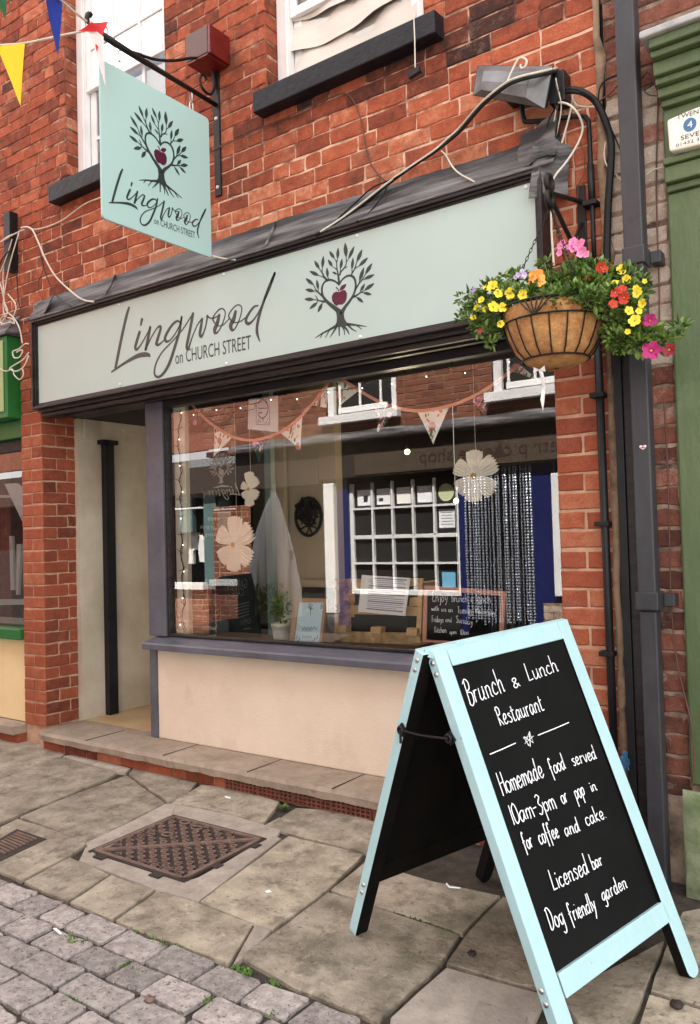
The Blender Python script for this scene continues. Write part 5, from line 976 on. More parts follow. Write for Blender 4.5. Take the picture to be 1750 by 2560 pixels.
cp = MB(); cp.tube([(-1.006, -.028, 0.02), (-1.008, -.028, 1.0), (-1.012, -.028, 2.30)], .0155, 10); cp.tube(catmull([(-1.012, -.028, 2.30), (-1.013, -.028, 2.78), (-1.02, -.028, 2.86), (-1.06, -.026, 2.885), (-1.25, -.03, 2.925), (-1.275, -.03, 2.945), (-1.282, -.03, 3.0), (-1.285, -.03, 3.11)], 5), .0095, 8); cp.tube([(-1.012, -.028, 2.52), (-1.0125, -.028, 2.68)], .0135, 10)
cd = thing('conduit', (-1.01, -.028, 0), 'black conduit pipe running down the right brick pier', 'conduit'); cp.build('pipe', 'black', cd, smooth=True)
for z in (2.52, 1.78, 1.29, .80): part_box(cd, 'clip', 'black', -1.045, -.99, -.05, 0, z, z+.018, .002)
dp = thing('drainpipe', (-.835, -.1, 0), 'tall grey square drainpipe with collar joints on old brickwork', 'drainpipe')
part_box(dp, 'pipe', 'pvc', -.873, -.803, -.125, -.055, 2.2555, 6.9, .006); part_box(dp, 'pipe', 'pvc', -.870, -.806, -.122, -.058, .98, 2.2545, .006); part_box(dp, 'pipe', 'pvc', -.868, -.808, -.120, -.060, -.02, .9795, .006)
for z in (2.23, .985):
    part_box(dp, 'collar', 'pvc', -.878, -.798, -.130, -.050, z, z+.065, .004); part_box(dp, 'bracket', 'pvc', -.7975, -.760, -.060, 0, z+.01, z+.055, .003)
b = MB(); hb_ = WP(*px('C2', (893, 345))[0], -.1262); s = .0115
b.poly([hb_+Vector((s*x, 0, s*z)) for x, z in ((0, -.75), (-.95, .0), (-1.1, .5), (-.85, .72), (-.3, .7), (0, .5), (.3, .7), (.85, .72), (1.1, .5), (.95, 0))], (0, -.0008, 0)); b.box(hb_.x-.0015, hb_.x+.0015, -.1274, -.127, hb_.z-.007, hb_.z+.006, 1); b.box(hb_.x-.009, hb_.x+.009, -.1274, -.127, hb_.z-.001, hb_.z+.002, 1)
one(b, 'heart_sticker', ['white', 'f_red'], 'tiny white heart sticker with red cross on the grey drainpipe', 'sticker')
tk = thing('cable_trunking', (-.91, -.05, 0), 'dark boxed cable trunking beside the grey drainpipe', 'trunking'); part_box(tk, 'channel', 'black', -.948, -.918, -.06, 0, 0, 2.12, .003); part_box(tk, 'channel', 'frame', -.9175, -.876, -.05, 0, 0, 2.09, .003)
rg2 = MB(); q0 = WP(*px('R8', (545, 1030))[0], -.07)
for k in range(7): rg2.poly([q0+Vector((random.uniform(-.02, .02), random.uniform(-.01, .01), random.uniform(-.05, .05))) for _ in range(4)], (0, .003, .001))
one(rg2, 'rag', 'badge_blue', 'scrap of blue cloth tucked behind the drainpipe near the sandwich board', 'rag')

# cream alarm on the green frieze
al = thing('intruder_alarm', (-.55, -.09, 2.63), 'cream alarm box marked TWENTY 4 SEVEN on the green frieze', 'alarm box')
A_ = WP(*px('U3', (1385, 1005))[0], -.11); B2 = WP(*px('U3', (1370, 795))[0], -.11); xL, zB, zT = A_.x, A_.z, B2.z
wA = .26; out = []
for i in range(9): t = i/8; out.append((xL+wA*t, zB-.006*math.sin(math.pi*t)))
for i in range(9): t = 1-i/8; out.append((xL-.004+(wA+.008)*t, zT+.014*math.sin(math.pi*t)))
b = MB(); b.poly([(x, -.112, z) for x, z in out], (0, .060, 0)); b.build('case', 'alarm_cream', al, bevel=.008)
b = MB(); k = -.1125
mp_ = lambda p: WP(*px('U3', p)[0], -.1125)
put_text(b, 'TWENTY', mp_((1436, 795)), mp_((1436, 795))+Vector((.105, 0, 0)), (0, 0, 1), NF, .017); b.build('lettering', 'ink_black', al); b = MB()
put_text(b, 'SEVEN', mp_((1462, 930)), mp_((1462, 930))+Vector((.085, 0, 0)), (0, 0, 1), NF, .016); b.build('lettering', 'ink_black', al); b = MB()
put_text(b, '01432 3790', mp_((1430, 975)), mp_((1430, 975))+Vector((.115, 0, 0)), (0, 0, 1), NF, .011); b.build('lettering', 'ink_black', al)
c = mp_((1522, 825)); b = MB(); b.poly([c+Vector((.022*math.cos(a), 0, .024*math.sin(a))) for a in [k*.349 for k in range(18)]], (0, -.001, 0)); b.build('badge', 'badge_blue', al)
b = MB(); put_text(b, '4', c+Vector((-.008, -.0014, -.012)), c+Vector((.009, -.0014, -.012)), (0, 0, 1), NF, .024); b.build('numeral', 'white', al)
# ================================================================== sandwich board
def plane3(a, b, c): n = (b-a).cross(c-a).normalized(); return a, n
def on_plane(p, pl):
    d = ray(*p); return CAMP + d*((pl[0]-CAMP).dot(pl[1])/d.dot(pl[1]))
class AB: pass
cx_, cy_, th, wd_, hh, aa, ss, g0, gx = -1.1108, -.7487, 1.2484, .5939, .9582, .0329, .4376, -.0229, .0673
U = Vector((math.cos(th), math.sin(th), gx)); V_ = Vector((math.sin(th), -math.cos(th), 0)); C0 = Vector((cx_, cy_, g0))
def ab_pt(su, v, z): return C0+U*su*wd_/2+V_*v+Vector((0, 0, z))
FPL = plane3(ab_pt(-1, aa, hh), ab_pt(1, aa, hh), ab_pt(0, ss, 0)); BPL = plane3(ab_pt(-1, -aa, hh), ab_pt(1, -aa, hh), ab_pt(0, -ss, 0))
if FPL[1].dot(CAMP-FPL[0]) < 0: FPL = (FPL[0], -FPL[1])
if BPL[1].dot(V_) > 0: BPL = (BPL[0], -BPL[1])
fp = lambda p: on_plane(p, FPL); bp_ = lambda p: on_plane(p, BPL)
S_ = lambda *q: px('S', *q)
FTL, FTR = fp((1083, 1630)), fp((1419, 1549)); FBR = fp((1749, 2425))
FBL_dir = fp((1393, 2560)); d_ = (FBL_dir-FTL)
FBL = FTL+d_*((gz(-1.1)+.0-FTL.z)/d_.z)
FR_d = (FBR-FTR); FBR = FTR+FR_d*((gz(-.5)-.0-FTR.z)/FR_d.z)
asb = thing('sandwich_board', Vector((cx_, cy_, gz(cy_))), 'sky blue wooden sandwich board with handwritten Brunch and Lunch chalk menu on flagstones', 'sandwich board')
nf = FPL[1]; IN = -nf*.024
def leg(name, a, b, wv, inn, m, par):            # square-section leg from a to b, width vector wv, depth inn, rounded foot
    d = (b-a); L = d.length; d.normalize(); w = wv.length; wn_ = wv.normalized(); prof = [a, a+wv]
    n = 6; end = []
    for k in range(n+1):
        t = math.pi*k/n; end.append(b-d*w*.42+wv*.5+wn_*(w/2)*math.cos(t)+d*w*.42*math.sin(t))
    mb = MB(); mb.poly([a, a+wv]+end, inn, 0); return mb.build(name, m, par, bevel=.0025)
lw = .052
uL = (FTR-FTL).normalized()
dl = (FBL-FTL).normalized(); wl = (uL-dl*uL.dot(dl)).normalized()*lw; dr = (FBR-FTR).normalized(); wr = -(uL-dr*uL.dot(dr)).normalized()*lw
FRONT = [(leg('leg', FTL, FBL, wl, IN*1.5, ['ab_blue', 'ab_dark'], asb), wl), (leg('leg', FTR, FBR, wr, IN*1.5, ['ab_blue', 'ab_dark'], asb), wr)]
ITL, ITR = fp(S_((500, 290))[0]), fp(S_((988, 170))[0]); IBL, IBR = fp(S_((963, 1650))[0]), fp(S_((1425, 1330))[0])
RBL, RBR = fp(S_((1002, 1760))[0]), fp(S_((1465, 1415))[0])
def lp2(A, D, t): return A+D*t
e1 = (FTL+wl*1.002), (FTR+wr*1.002)
b = MB(); b.poly([e1[0], e1[1], ITR, ITL], IN); b.build('top_rail', 'ab_blue', asb, bevel=.002)
b = MB(); b.poly([IBL, IBR, RBR, RBL], IN); b.build('bottom_rail', 'ab_blue', asb, bevel=.002)
IN2 = -nf*.008; sh = -nf*.0065
b = MB(); b.poly([ITL+sh-uL*.02, ITR+sh+uL*.015, IBR+sh+uL*.015-Vector((0, 0, .02)), IBL+sh-uL*.015-Vector((0, 0, .02))], IN2); b.build('chalk_panel', ['chalkboard'], asb)
# rear frame
BTL, BTR, BBL, BBR = bp_((1038, 1623)), bp_((1392, 1549)), bp_((868, 2338)), bp_((1205, 2200))
db = (BBL-BTL); BBL = BTL+db*((gz(BBL.y)-BTL.z)/db.z); db2 = (BBR-BTR); BBR = BTR+db2*((gz(BBR.y)-BTR.z)/db2.z)
nb = BPL[1]; INB = -nb*.036; ub = (BTR-BTL).normalized(); d1 = (BBL-BTL).normalized(); w1 = (ub-d1*ub.dot(d1)).normalized()*lw; d2 = (BBR-BTR).normalized(); w2 = -(ub-d2*ub.dot(d2)).normalized()*lw
for nm, a, bb, ww in (('leg', BTL, BBL, w1), ('leg', BTR, BBR, w2)): 
    d = (bb-a).normalized(); mb = MB(); n = 6; wn_ = ww.normalized(); w = ww.length; end = [bb-d*w*.42+ww*.5+wn_*(w/2)*math.cos(math.pi*k/n)+d*w*.42*math.sin(math.pi*k/n) for k in range(n+1)]
    mb.poly([a, a+ww]+end, INB); o = mb.build(nm, ['ab_blue', 'ab_dark'], asb, bevel=.002)
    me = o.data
    for p in me.polygons:                                   # the inside faces and edges towards the other panel get the near-black material
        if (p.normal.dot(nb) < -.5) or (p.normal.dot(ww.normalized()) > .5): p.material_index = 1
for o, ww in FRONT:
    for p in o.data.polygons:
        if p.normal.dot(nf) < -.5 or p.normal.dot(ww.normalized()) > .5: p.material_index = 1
mbk = MB(); sB = -nb*.012
lo = lambda A, B_, t: A+(B_-A)*t
mbk.poly([BTL+w1+sB, BTR+w2+sB, lo(BTR, BBR, .80)+w2+sB, lo(BTL, BBL, .80)+w1+sB], -nb*.008); mbk.build('back_panel', 'ab_dark', asb)
mbk = MB(); mbk.poly([BTL+w1, BTR+w2, lo(BTR, BBR, .07)+w2, lo(BTL, BBL, .07)+w1], INB*.66); mbk.build('back_top_rail', 'ab_blue', asb, bevel=.002)
mbk = MB(); mbk.poly([lo(BTL, BBL, .74)+w1, lo(BTR, BBR, .74)+w2, lo(BTR, BBR, .81)+w2, lo(BTL, BBL, .81)+w1], INB*.66); mbk.build('back_bottom_rail', 'ab_dark', asb, bevel=.002)
hb = MB()
t0, t1 = (FTL+FTL*0), FTR
for k in (.28, .72):
    c = FTL.lerp(FTR, k); c2 = BTL.lerp(BTR, k); mid = (c+c2)/2; hb.tube([mid-uL*.05, mid+uL*.05], .006, 8); hb.poly([mid-uL*.05+Vector((0, 0, .003)), mid+uL*.05+Vector((0, 0, .003)), mid+uL*.05+(c-mid)*.9, mid-uL*.05+(c-mid)*.9], (0, 0, .002))
hb.build('hinge', 'ab_blue', asb)
cap = MB(); cap.poly([FTL+IN*.0+Vector((0, 0, .0005)), FTR+Vector((0, 0, .0005)), FTR.lerp(BTR, .46)+Vector((0, 0, .004)), FTL.lerp(BTL, .46)+Vector((0, 0, .004))], (0, 0, -.02)); cap.poly([BTL+Vector((0, 0, .0005)), BTR+Vector((0, 0, .0005)), BTR.lerp(FTR, .46)+Vector((0, 0, .004)), BTL.lerp(FTL, .46)+Vector((0, 0, .004))], (0, 0, -.02)); cap.build('top_edge', 'ab_blue', asb)
# bolts on the side faces, stay with its eyes
sideL = -wl.normalized()
def bolt(c, n):
    s = MB(); e = n.orthogonal().normalized(); g = n.cross(e); s.add([c+(e*math.cos(a)+g*math.sin(a))*r+n*h for r, h in ((.008, 0), (.0075, .003), (.003, .005)) for a in [k*.6283 for k in range(10)]], [(10*i+j, 10*i+(j+1) % 10, 10*i+10+(j+1) % 10, 10*i+10+j) for i in range(2) for j in range(10)]+[tuple(range(20, 30))]); s.build('bolt', 'steel', asb, smooth=True)
for t in (.028, .060, .855, .885): bolt(FTL.lerp(FBL, t)+IN*.75, sideL)
sideB = -w1.normalized()
for t in (.025, .055, .80, .828): bolt(BTL.lerp(BBL, t)+INB*.5, sideB)
sa = BTL.lerp(BBL, .50)+INB*.9+sideB*.004; sb = FTL.lerp(FBL, .40)+IN*1.2+sideL*.004
sa = on_plane(S_((280, 572))[0], (BTL+INB*.9, sideB)); sb = on_plane(S_((492, 608))[0], (FTL+IN*1.3, sideL))
b = MB(); b.tube(catmull([sa+sideB*.012, sa.lerp(sb, .5)+sideB*.012-Vector((0, 0, .004)), sb+sideL*.012], 4), .0035, 8)
for q, n in ((sa, sideB), (sb, sideL)):
    e = n.orthogonal().normalized(); g = n.cross(e); b.tube([q+n*.012+(e*math.cos(a)+g*math.sin(a))*.011 for a in [k*.6283 for k in range(10)]], .004, 6, closed=True); b.poly([q+e*.013+g*.016, q-e*.013+g*.016, q-e*.013-g*.016, q+e*.013-g*.016], n*.007)
b.tube([sa+sideB*.012, sa+sideB*.012-Vector((0, 0, .038))], .004, 6); b.build('stay', 'wrought', asb)
# chalk writing
ch = MB(); upv = -(dl+dr)/2; NW = nf; cp_ = lambda p: fp(S_(p)[0])+sh*.9
upd = ((FTL-FBL).normalized()+(FTR-FBR).normalized()).normalized()
lean = (upd+uL*.0).normalized()
for i, (s, a, e, h) in enumerate((('Brunch', (578, 463), (735, 402), .072), ('&', (772, 388), (800, 378), .034), ('Lunch', (838, 358), (970, 312), .056), ('Restaurant', (712, 556), (908, 484), .055),
    ('Homemade', (724, 862), (908, 780), .060), ('food', (940, 775), (1003, 740), .046), ('served', (1036, 732), (1140, 697), .042), ('10am-3pm', (770, 992), (962, 918), .054), ('or', (988, 900), (1014, 886), .044), ('pop', (1050, 882), (1088, 858), .046), ('in', (1116, 846), (1142, 836), .032),
    ('for', (822, 1106), (860, 1086), .044), ('coffee', (890, 1078), (976, 1046), .046), ('and', (1004, 1042), (1066, 1018), .040), ('cake.', (1096, 996), (1182, 960), .042), ('Licensed', (948, 1284), (1106, 1202), .050), ('bar', (1124, 1190), (1168, 1168), .040), ('Dog', (936, 1458), (1000, 1428), .052), ('friendly', (1026, 1424), (1140, 1366), .046), ('garden', (1168, 1330), (1276, 1268), .040))):
    A_, B_ = cp_(a), cp_(e); hand(ch, s, A_, B_, lean*h*1.02, NW, .0028, 0, .28, i); ch.build('chalk_word', 'chalk', asb); ch = MB()
for a, e in (((668, 679), (780, 630)), ((880, 595), (1015, 539))): ch.ribbon([cp_(a), cp_(((a[0]+e[0])/2, (a[1]+e[1])/2+1)), cp_(e)], .0029, NW, .001)
stp = [(842, 580), (845, 645), (815, 606), (860, 598), (822, 632), (842, 580), (858, 628), (818, 602), (838, 640)]
ch.ribbon([cp_(q) for q in stp], .003, NW, .001); ch.build('chalk_ornament', 'chalk', asb)

# ================================================================== hanging basket
XB = -1.062; HK = XPt(1375, 478, XB); BC = Vector((-1.062, -.335, 2.062)); RB = .182
bb = thing('basket_bracket', (XB, -.01, 2.3), 'black iron bracket with curled hook on the right pier above flowers', 'bracket')
part_box(bb, 'wall_plate', 'wrought', XB-.017, XB+.017, -.010, 0, 2.30, 2.62, .002)
b = MB(); b.tube([Vector((XB, -.010, 2.555)), HK+Vector((0, .03, .0))], .009, 8); b.tube([HK+Vector((0, .02, -.03)), Vector((XB, -.20, 2.40)), Vector((XB, -.010, 2.305))], .009, 8); b.tube([Vector((XB, -.01, 2.47)), Vector((XB, -.115, 2.365))], .006, 8); b.build('arm', 'wrought', bb)
b = MB()
for dz in (.028, -.03): b.tube([HK+Vector((0, .027*math.cos(a)-.005, dz+.027*math.sin(a))) for a in [k*.5236 for k in range(12)]], .010, 8, closed=True)
b.build('hook', 'wrought', bb, smooth=True)
hbk = thing('hanging_basket', BC+Vector((0, 0, -.2)), 'coir lined wire hanging basket by the right end of the fascia', 'hanging basket')
b = MB(); pr = [(RB*.985, -.005), (RB*.99, -.02), (RB*.955, -.06), (RB*.88, -.105), (RB*.74, -.155), (RB*.56, -.19), (RB*.32, -.208), (.001, -.212)]; b.lathe(pr, BC, 40); b.lathe([(RB*.985, -.005), (RB*.9, -.012), (.001, -.02)], BC, 40)
rl = random.Random(2)
for v in b.v: v += Vector((rl.uniform(-.002, .002), rl.uniform(-.002, .002), rl.uniform(-.002, .002)))
b.build('coir_liner', 'coir', hbk, smooth=True)
b = MB(); R3 = .0035
def ringz(z, r): b.tube([BC+Vector((r*math.cos(a), r*math.sin(a), z)) for a in [k*.1571 for k in range(40)]], R3, 6, closed=True)
ringz(0, RB+.006); ringz(-.055, RB*.975+.005); ringz(-.182, RB*.62+.004)
def rim_r(z):
    for (r1, z1), (r2, z2) in zip(pr, pr[1:]):
        if z2 <= z <= z1: return r1+(r2-r1)*(z1-z)/(z1-z2)
    return RB
for k in range(18):
    a = k*math.pi/9+.1; b.tube([BC+Vector(((rim_r(z)+.004)*math.cos(a), (rim_r(z)+.004)*math.sin(a), z)) for z in (-.055, -.085, -.12, -.155, -.182)], .0028, 6)
for k in range(6):
    a0 = k*math.pi/3-.5
    for da in (-.30, -.18, -.06, .06, .18, .30):
        b.tube([BC+Vector(((RB+.008)*math.cos(a0+da*s), (RB+.008)*math.sin(a0+da*s), z)) for s, z in ((.1, -.055), (.55, -.03), (1, -.002))], .0026, 6)
    b.tube([BC+Vector(((rim_r(z)*.6+.003)*math.cos(a0), (rim_r(z)*.6+.003)*math.sin(a0), z)) for z in (-.183, -.2, -.212)], .0026, 6)
b.build('wire_frame', 'wrought', hbk)
for k in range(3):
    a = 3.5+k*2.094; s_, e_ = BC+Vector((RB*math.cos(a), RB*math.sin(a), .0)), HK+Vector((0, 0, -.055)); b = MB(); n = 26
    for i in range(n):
        c = s_.lerp(e_, (i+.5)/n); d = (e_-s_).normalized(); o1 = d.orthogonal().normalized(); o1 = o1 if i % 2 else d.cross(o1); L = (e_-s_).length/n*.66
        b.tube([c+d*L*math.cos(t)+o1*.0045*math.sin(t) for t in [j*.7854 for j in range(8)]], .0014, 5, closed=True)
    b.build('chain', 'wrought', hbk)
b = MB(); q = WP(*px('B6', (592, 905))[0], -.40); 
for sgn in (-1, 1): b.poly([q, q+Vector((sgn*.02, .0, .012)), q+Vector((sgn*.022, 0, -.010))], (0, -.002, 0))
vs = []
rb_ = [px('B6', p)[0] for p in ((585, 905), (600, 960), (612, 1010), (605, 1050), (598, 1090), (612, 1150))]; rb2 = [px('B6', p)[0] for p in ((612, 905), (622, 960), (630, 1010), (628, 1050), (624, 1090), (614, 1165))]
for i, (p, r) in enumerate(zip(rb_, rb2)): vs += [WP(*p, -.40+.008*math.sin(i)), WP(*r, -.395-.008*math.sin(i))]
b.add(vs, [(2*i, 2*i+1, 2*i+3, 2*i+2) for i in range(5)]); o = b.build('ribbon', 'white', None); tag(o, 'white ribbon bow hanging under the flower basket', 'ribbon')

# plants: each a thing of foliage and blooms
def leaf_quad(mb, c, d, n, L, w, t):
    s = d.cross(n).normalized()*w/2; n2 = s.cross(d).normalized(); mb.add([c, c+d*L*.35+s+n2*L*.05, c+d*L*.75+s*.7+n2*L*.03, c+d*L, c+d*L*.75-s*.7+n2*L*.03, c+d*L*.35-s+n2*L*.05, c+d*L*.5-n2*L*.06], [(0, 1, 6), (1, 2, 6), (2, 3, 6), (3, 4, 6), (4, 5, 6), (5, 0, 6)], 0, t)
def clump(mb, c, r, n, rnd, L=.03, sq_=.7):
    for _ in range(n):
        v = Vector((rnd.gauss(0, 1), rnd.gauss(0, 1), rnd.gauss(0, 1))).normalized(); q = c+Vector((v.x*r, v.y*r, v.z*r*sq_))*rnd.uniform(.45, 1.0)
        d = (v+Vector((rnd.uniform(-.7, .7), rnd.uniform(-.7, .7), rnd.uniform(-.3, .8)))).normalized(); nn = Vector((rnd.uniform(-1, 1), rnd.uniform(-1, 1), 1)).normalized()
        leaf_quad(mb, q, d, nn, L*rnd.uniform(.6, 1.3), L*rnd.uniform(.4, .7), rnd.random())
def bloom(mb, c, n, r, k=5, rnd=random, cup=.35, m=0, frill=.1):
    n = n.normalized(); e = n.orthogonal().normalized(); g = n.cross(e); a0 = rnd.uniform(0, 6)
    vs = [c-n*r*cup]
    for i in range(k*4):
        a = a0+2*math.pi*i/(k*4); rr = r*(1-.20*(1 if i % 4 == 0 else 0))*(1+rnd.uniform(-frill, frill)*.5); vs.append(c+(e*math.cos(a)+g*math.sin(a))*rr+n*r*rnd.uniform(-.06, .06))
    for i in range(k*4):
        a = a0+2*math.pi*i/(k*4); vs.append(c+(e*math.cos(a)+g*math.sin(a))*r*.35-n*r*cup*.5)
    N = k*4; mb.add(vs, [(0, 1+N+i, 1+N+(i+1) % N) for i in range(N)]+[(1+N+i, 1+i, 1+(i+1) % N, 1+N+(i+1) % N) for i in range(N)], m)
rn = random.Random(17)
BP = lambda p, y: WP(*px('B6', p)[0], y)
def plant(name, label, clumps, flowers, m, k=5, group=None, extra=None, L=.023):
    base = sum((BP(c[0], c[1]) for c in clumps), Vector())/len(clumps); t = thing(name, base, label, 'plant', group)
    f = MB()
    for p, y, r, n in clumps:
        c = BP(p, y); clump(f, c, r*1.05, int(n*1.5), rn, L)
        f.tube([BC+(c-BC)*.25, BC+(c-BC)*.6+Vector((0, 0, .015)), c], .0018, 5)
    f.build('foliage', 'leaf', t)
    for p, y, r in flowers:
        b = MB(); c = BP(p, y); nn = (CAMP-c).normalized()+Vector((rn.uniform(-.5, .5), rn.uniform(-.3, .3), rn.uniform(-.1, .5))); bloom(b, c, nn, r*.86, k, rn); b.ball(c-nn.normalized()*r*.12, r*.13, 6, 1); b.build('flower', [m, 'gold'], t)
    return t
plant('calibrachoa', 'yellow flowered trailing plant on the left side of the basket', [((300, 420), -.42, .05, 120), ((400, 440), -.44, .05, 120), ((220, 500), -.42, .045, 120), ((320, 560), -.44, .05, 140), ((170, 560), -.42, .04, 80), ((480, 450), -.45, .045, 100), ((330, 650), -.42, .035, 70), ((230, 620), -.41, .04, 80)],
 [((300, 385), -.48, .024), ((410, 430), -.50, .024), ((338, 430), -.49, .020), ((487, 440), -.50, .023), ((308, 513), -.50, .024), ((362, 517), -.49, .020), ((230, 470), -.47, .016), ((205, 520), -.46, .016), ((352, 620), -.47, .016), ((262, 395), -.46, .014), ((180, 580), -.45, .014), ((255, 530), -.47, .013)], 'yellow')
plant('calibrachoa', 'yellow flowered trailing plant spilling over the right side of the basket', [((1120, 330), -.30, .05, 130), ((1180, 420), -.32, .05, 130), ((1150, 520), -.34, .05, 140), ((1090, 620), -.34, .05, 140), ((1180, 640), -.34, .04, 90), ((1070, 710), -.34, .045, 100), ((1230, 360), -.31, .025, 40), ((1000, 540), -.40, .03, 50)],
 [((1102, 282), -.35, .020), ((1132, 342), -.37, .018), ((1065, 372), -.40, .018), ((1200, 420), -.38, .020), ((1195, 435), -.38, .016), ((1228, 493), -.38, .019), ((1150, 537), -.41, .019), ((1182, 597), -.42, .024), ((1140, 668), -.40, .012), ((1210, 540), -.38, .014), ((1190, 395), -.37, .013), ((1245, 355), -.35, .010)], 'yellow')
plant('viola', 'large orange viola at the top middle of the basket', [((620, 380), -.40, .045, 110), ((560, 430), -.46, .04, 90), ((700, 400), -.38, .05, 120)], [((575, 330), -.46, .034), ((590, 348), -.47, .030), ((560, 352), -.47, .026), ((780, 325), -.40, .014)], 'orange')
plant('trailing_plant', 'leafy green plant without open blooms in the middle of the basket', [((780, 360), -.36, .055, 170), ((860, 380), -.36, .055, 170), ((930, 400), -.36, .05, 150), ((820, 450), -.42, .05, 150), ((720, 470), -.46, .045, 120), ((930, 300), -.30, .05, 130), ((990, 350), -.32, .05, 130), ((640, 480), -.47, .035, 80), ((900, 470), -.44, .04, 110), ((1010, 460), -.40, .04, 100), ((520, 480), -.46, .035, 80), ((840, 300), -.30, .045, 110)], [((680, 425), -.48, .014), ((1040, 250), -.3, .010)], 'crimson', L=.030)
plant('calibrachoa', 'scarlet flowered plant at the right front of the basket', [((1060, 440), -.40, .04, 90), ((980, 300), -.33, .035, 70)], [((1062, 425), -.45, .021), ((1103, 405), -.44, .020), ((1115, 458), -.45, .025), ((1052, 495), -.45, .019), ((975, 270), -.38, .024), ((885, 342), -.40, .018), ((1000, 280), -.38, .014)], 'red')
gp = plant('geranium', 'pink geranium flower heads standing above the basket', [((800, 280), -.33, .04, 60)], [((722, 135), -.36, .017), ((715, 180), -.36, .014), ((760, 145), -.36, .012), ((800, 110), -.37, .020), ((830, 130), -.37, .022), ((850, 115), -.36, .018), ((800, 150), -.37, .018), ((860, 170), -.37, .020), ((880, 185), -.36, .016), ((845, 185), -.37, .016), ((735, 115), -.36, .014), ((780, 140), -.36, .010)], 'pink')
b = MB(); b.tube([BP((820, 290), -.33), BP((825, 220), -.35), BP((830, 150), -.36)], .0022, 5); b.tube([BP((825, 240), -.345), BP((770, 180), -.355), BP((730, 150), -.36)], .0016, 5); b.build('stem', 'stem', gp)
plant('petunia', 'magenta petunia trailing low at the right of the basket', [((1150, 700), -.33, .04, 80), ((1210, 750), -.33, .035, 60), ((1270, 690), -.32, .035, 60), ((1330, 730), -.31, .025, 30), ((1100, 740), -.34, .035, 60)], [((1280, 600), -.36, .028), ((1262, 605), -.36, .022), ((1285, 785), -.37, .036)], 'magenta', L=.034)
pp = plant('petunia', 'crimson petunia on the farthest right trailing stem', [((1450, 640), -.29, .025, 22), ((1380, 720), -.30, .02, 16)], [((1395, 780), -.34, .027)], 'crimson', L=.030)
b = MB(); b.tube([BP((1290, 690), -.32), BP((1370, 700), -.31), BP((1450, 645), -.29)], .0018, 5); b.tube([BP((1370, 700), -.31), BP((1392, 770), -.33)], .0016, 5); b.build('stem', 'stem', pp)
plant('lobelia', 'lilac flowers among leaves at the back left of the basket', [((470, 330), -.36, .035, 50), ((180, 440), -.38, .03, 40), ((110, 460), -.40, .02, 14), ((95, 585), -.40, .018, 12), ((625, 240), -.34, .018, 20), ((395, 340), -.37, .03, 40)], [((460, 315), -.40, .012), ((480, 305), -.40, .012), ((500, 315), -.40, .012), ((485, 290), -.40, .010), ((445, 330), -.40, .010), ((170, 425), -.42, .010), ((190, 410), -.42, .012), ((200, 430), -.42, .012), ((180, 445), -.42, .010)], 'lilac')
plant('fuchsia', 'single dark red bud at the lower left of the basket', [((270, 680), -.42, .03, 34), ((210, 660), -.42, .025, 20), ((290, 740), -.42, .018, 12)], [((222, 665), -.46, .014)], 'crimson')
# ================================================================== display inside the cafe window
def card(parent, name, m, pts, d=(0, .003, 0)):
    b = MB(); b.poly(pts, d); return b.build(name, m, parent)
# two swags of floral bunting
SW = [([(0, 0)], 0)]
YI = .30
def swag(tapefr, tape, flags, label):
    P_ = [WP(*p, YI) for p in px(tapefr, *tape)]; t = thing('window_bunting', (sum(P_, Vector())/len(P_)), label, 'bunting', 'bunting inside the cafe window')
    b = MB(); c = catmull(P_, 6); b.ribbon(c, .016, (0, -1, 0), .002, cap=False); b.build('tape', 'coral', t)
    for fr, tri, dark in flags:
        A, B_, C = [WP(*p, YI+.004) for p in px(fr, *tri)]; b = MB(); n = 8; vs = []; idx = {}
        for i in range(n+1):
            for k in range(n+1-i): idx[(k, i)] = len(vs); u, v = k/n, i/n; vs.append(A+(B_-A)*u+(C-A)*v+Vector((0, .006*math.sin(u*6+v*4)*v, 0)))
        fsx = []
        for i in range(n):
            for k in range(n-i):
                fsx.append((idx[(k, i)], idx[(k+1, i)], idx[(k, i+1)]))
                if k < n-i-1: fsx.append((idx[(k+1, i)], idx[(k+1, i+1)], idx[(k, i+1)]))
        b.add(vs, fsx); rr = random.Random(int(A.x*1000)); e1, e2 = B_-A, C-A
        for q in range(16):                                # printed roses and leaves
            u, v = rr.random(), rr.random()
            if u+v > .93: u, v = (1-u)*.9, (1-v)*.9
            if u+v > .93: continue
            c_ = A+e1*u+e2*v+Vector((0, -.0035, 0)); r = rr.uniform(.006, .014) if q > 2 else rr.uniform(.014, .022); k = 1 if q % 3 == 0 else (2 if q % 3 == 1 else 3)
            b.add([c_+Vector((r*math.cos(a)*(1 if k == 1 else .5), 0, r*math.sin(a+.6*q))) for a in [j*.7854 for j in range(8)]], [tuple(range(8))], k)
        b.build('pennant', ['cloth_dark' if dark else 'paper', 'coral' if not dark else 'pink', 'leaf' if not dark else 'paper', 'stem' if not dark else 'coral'], t)
swag('Q8', [(262, 160), (340, 245), (420, 310), (530, 375), (650, 398), (760, 380), (860, 340), (960, 265), (1050, 170), (1120, 85), (1172, 12)],
 [('Q8', ((270, 170), (345, 250), (222, 345)), True), ('Q8', ((412, 305), (535, 375), (410, 510)), False), ('Q8', ((650, 395), (768, 385), (712, 555)), True), ('Q8', ((850, 350), (995, 240), (985, 462)), False), ('Q8', ((1050, 165), (1165, 35), (1160, 185)), False)], 'left swag of floral bunting on coral tape inside window')
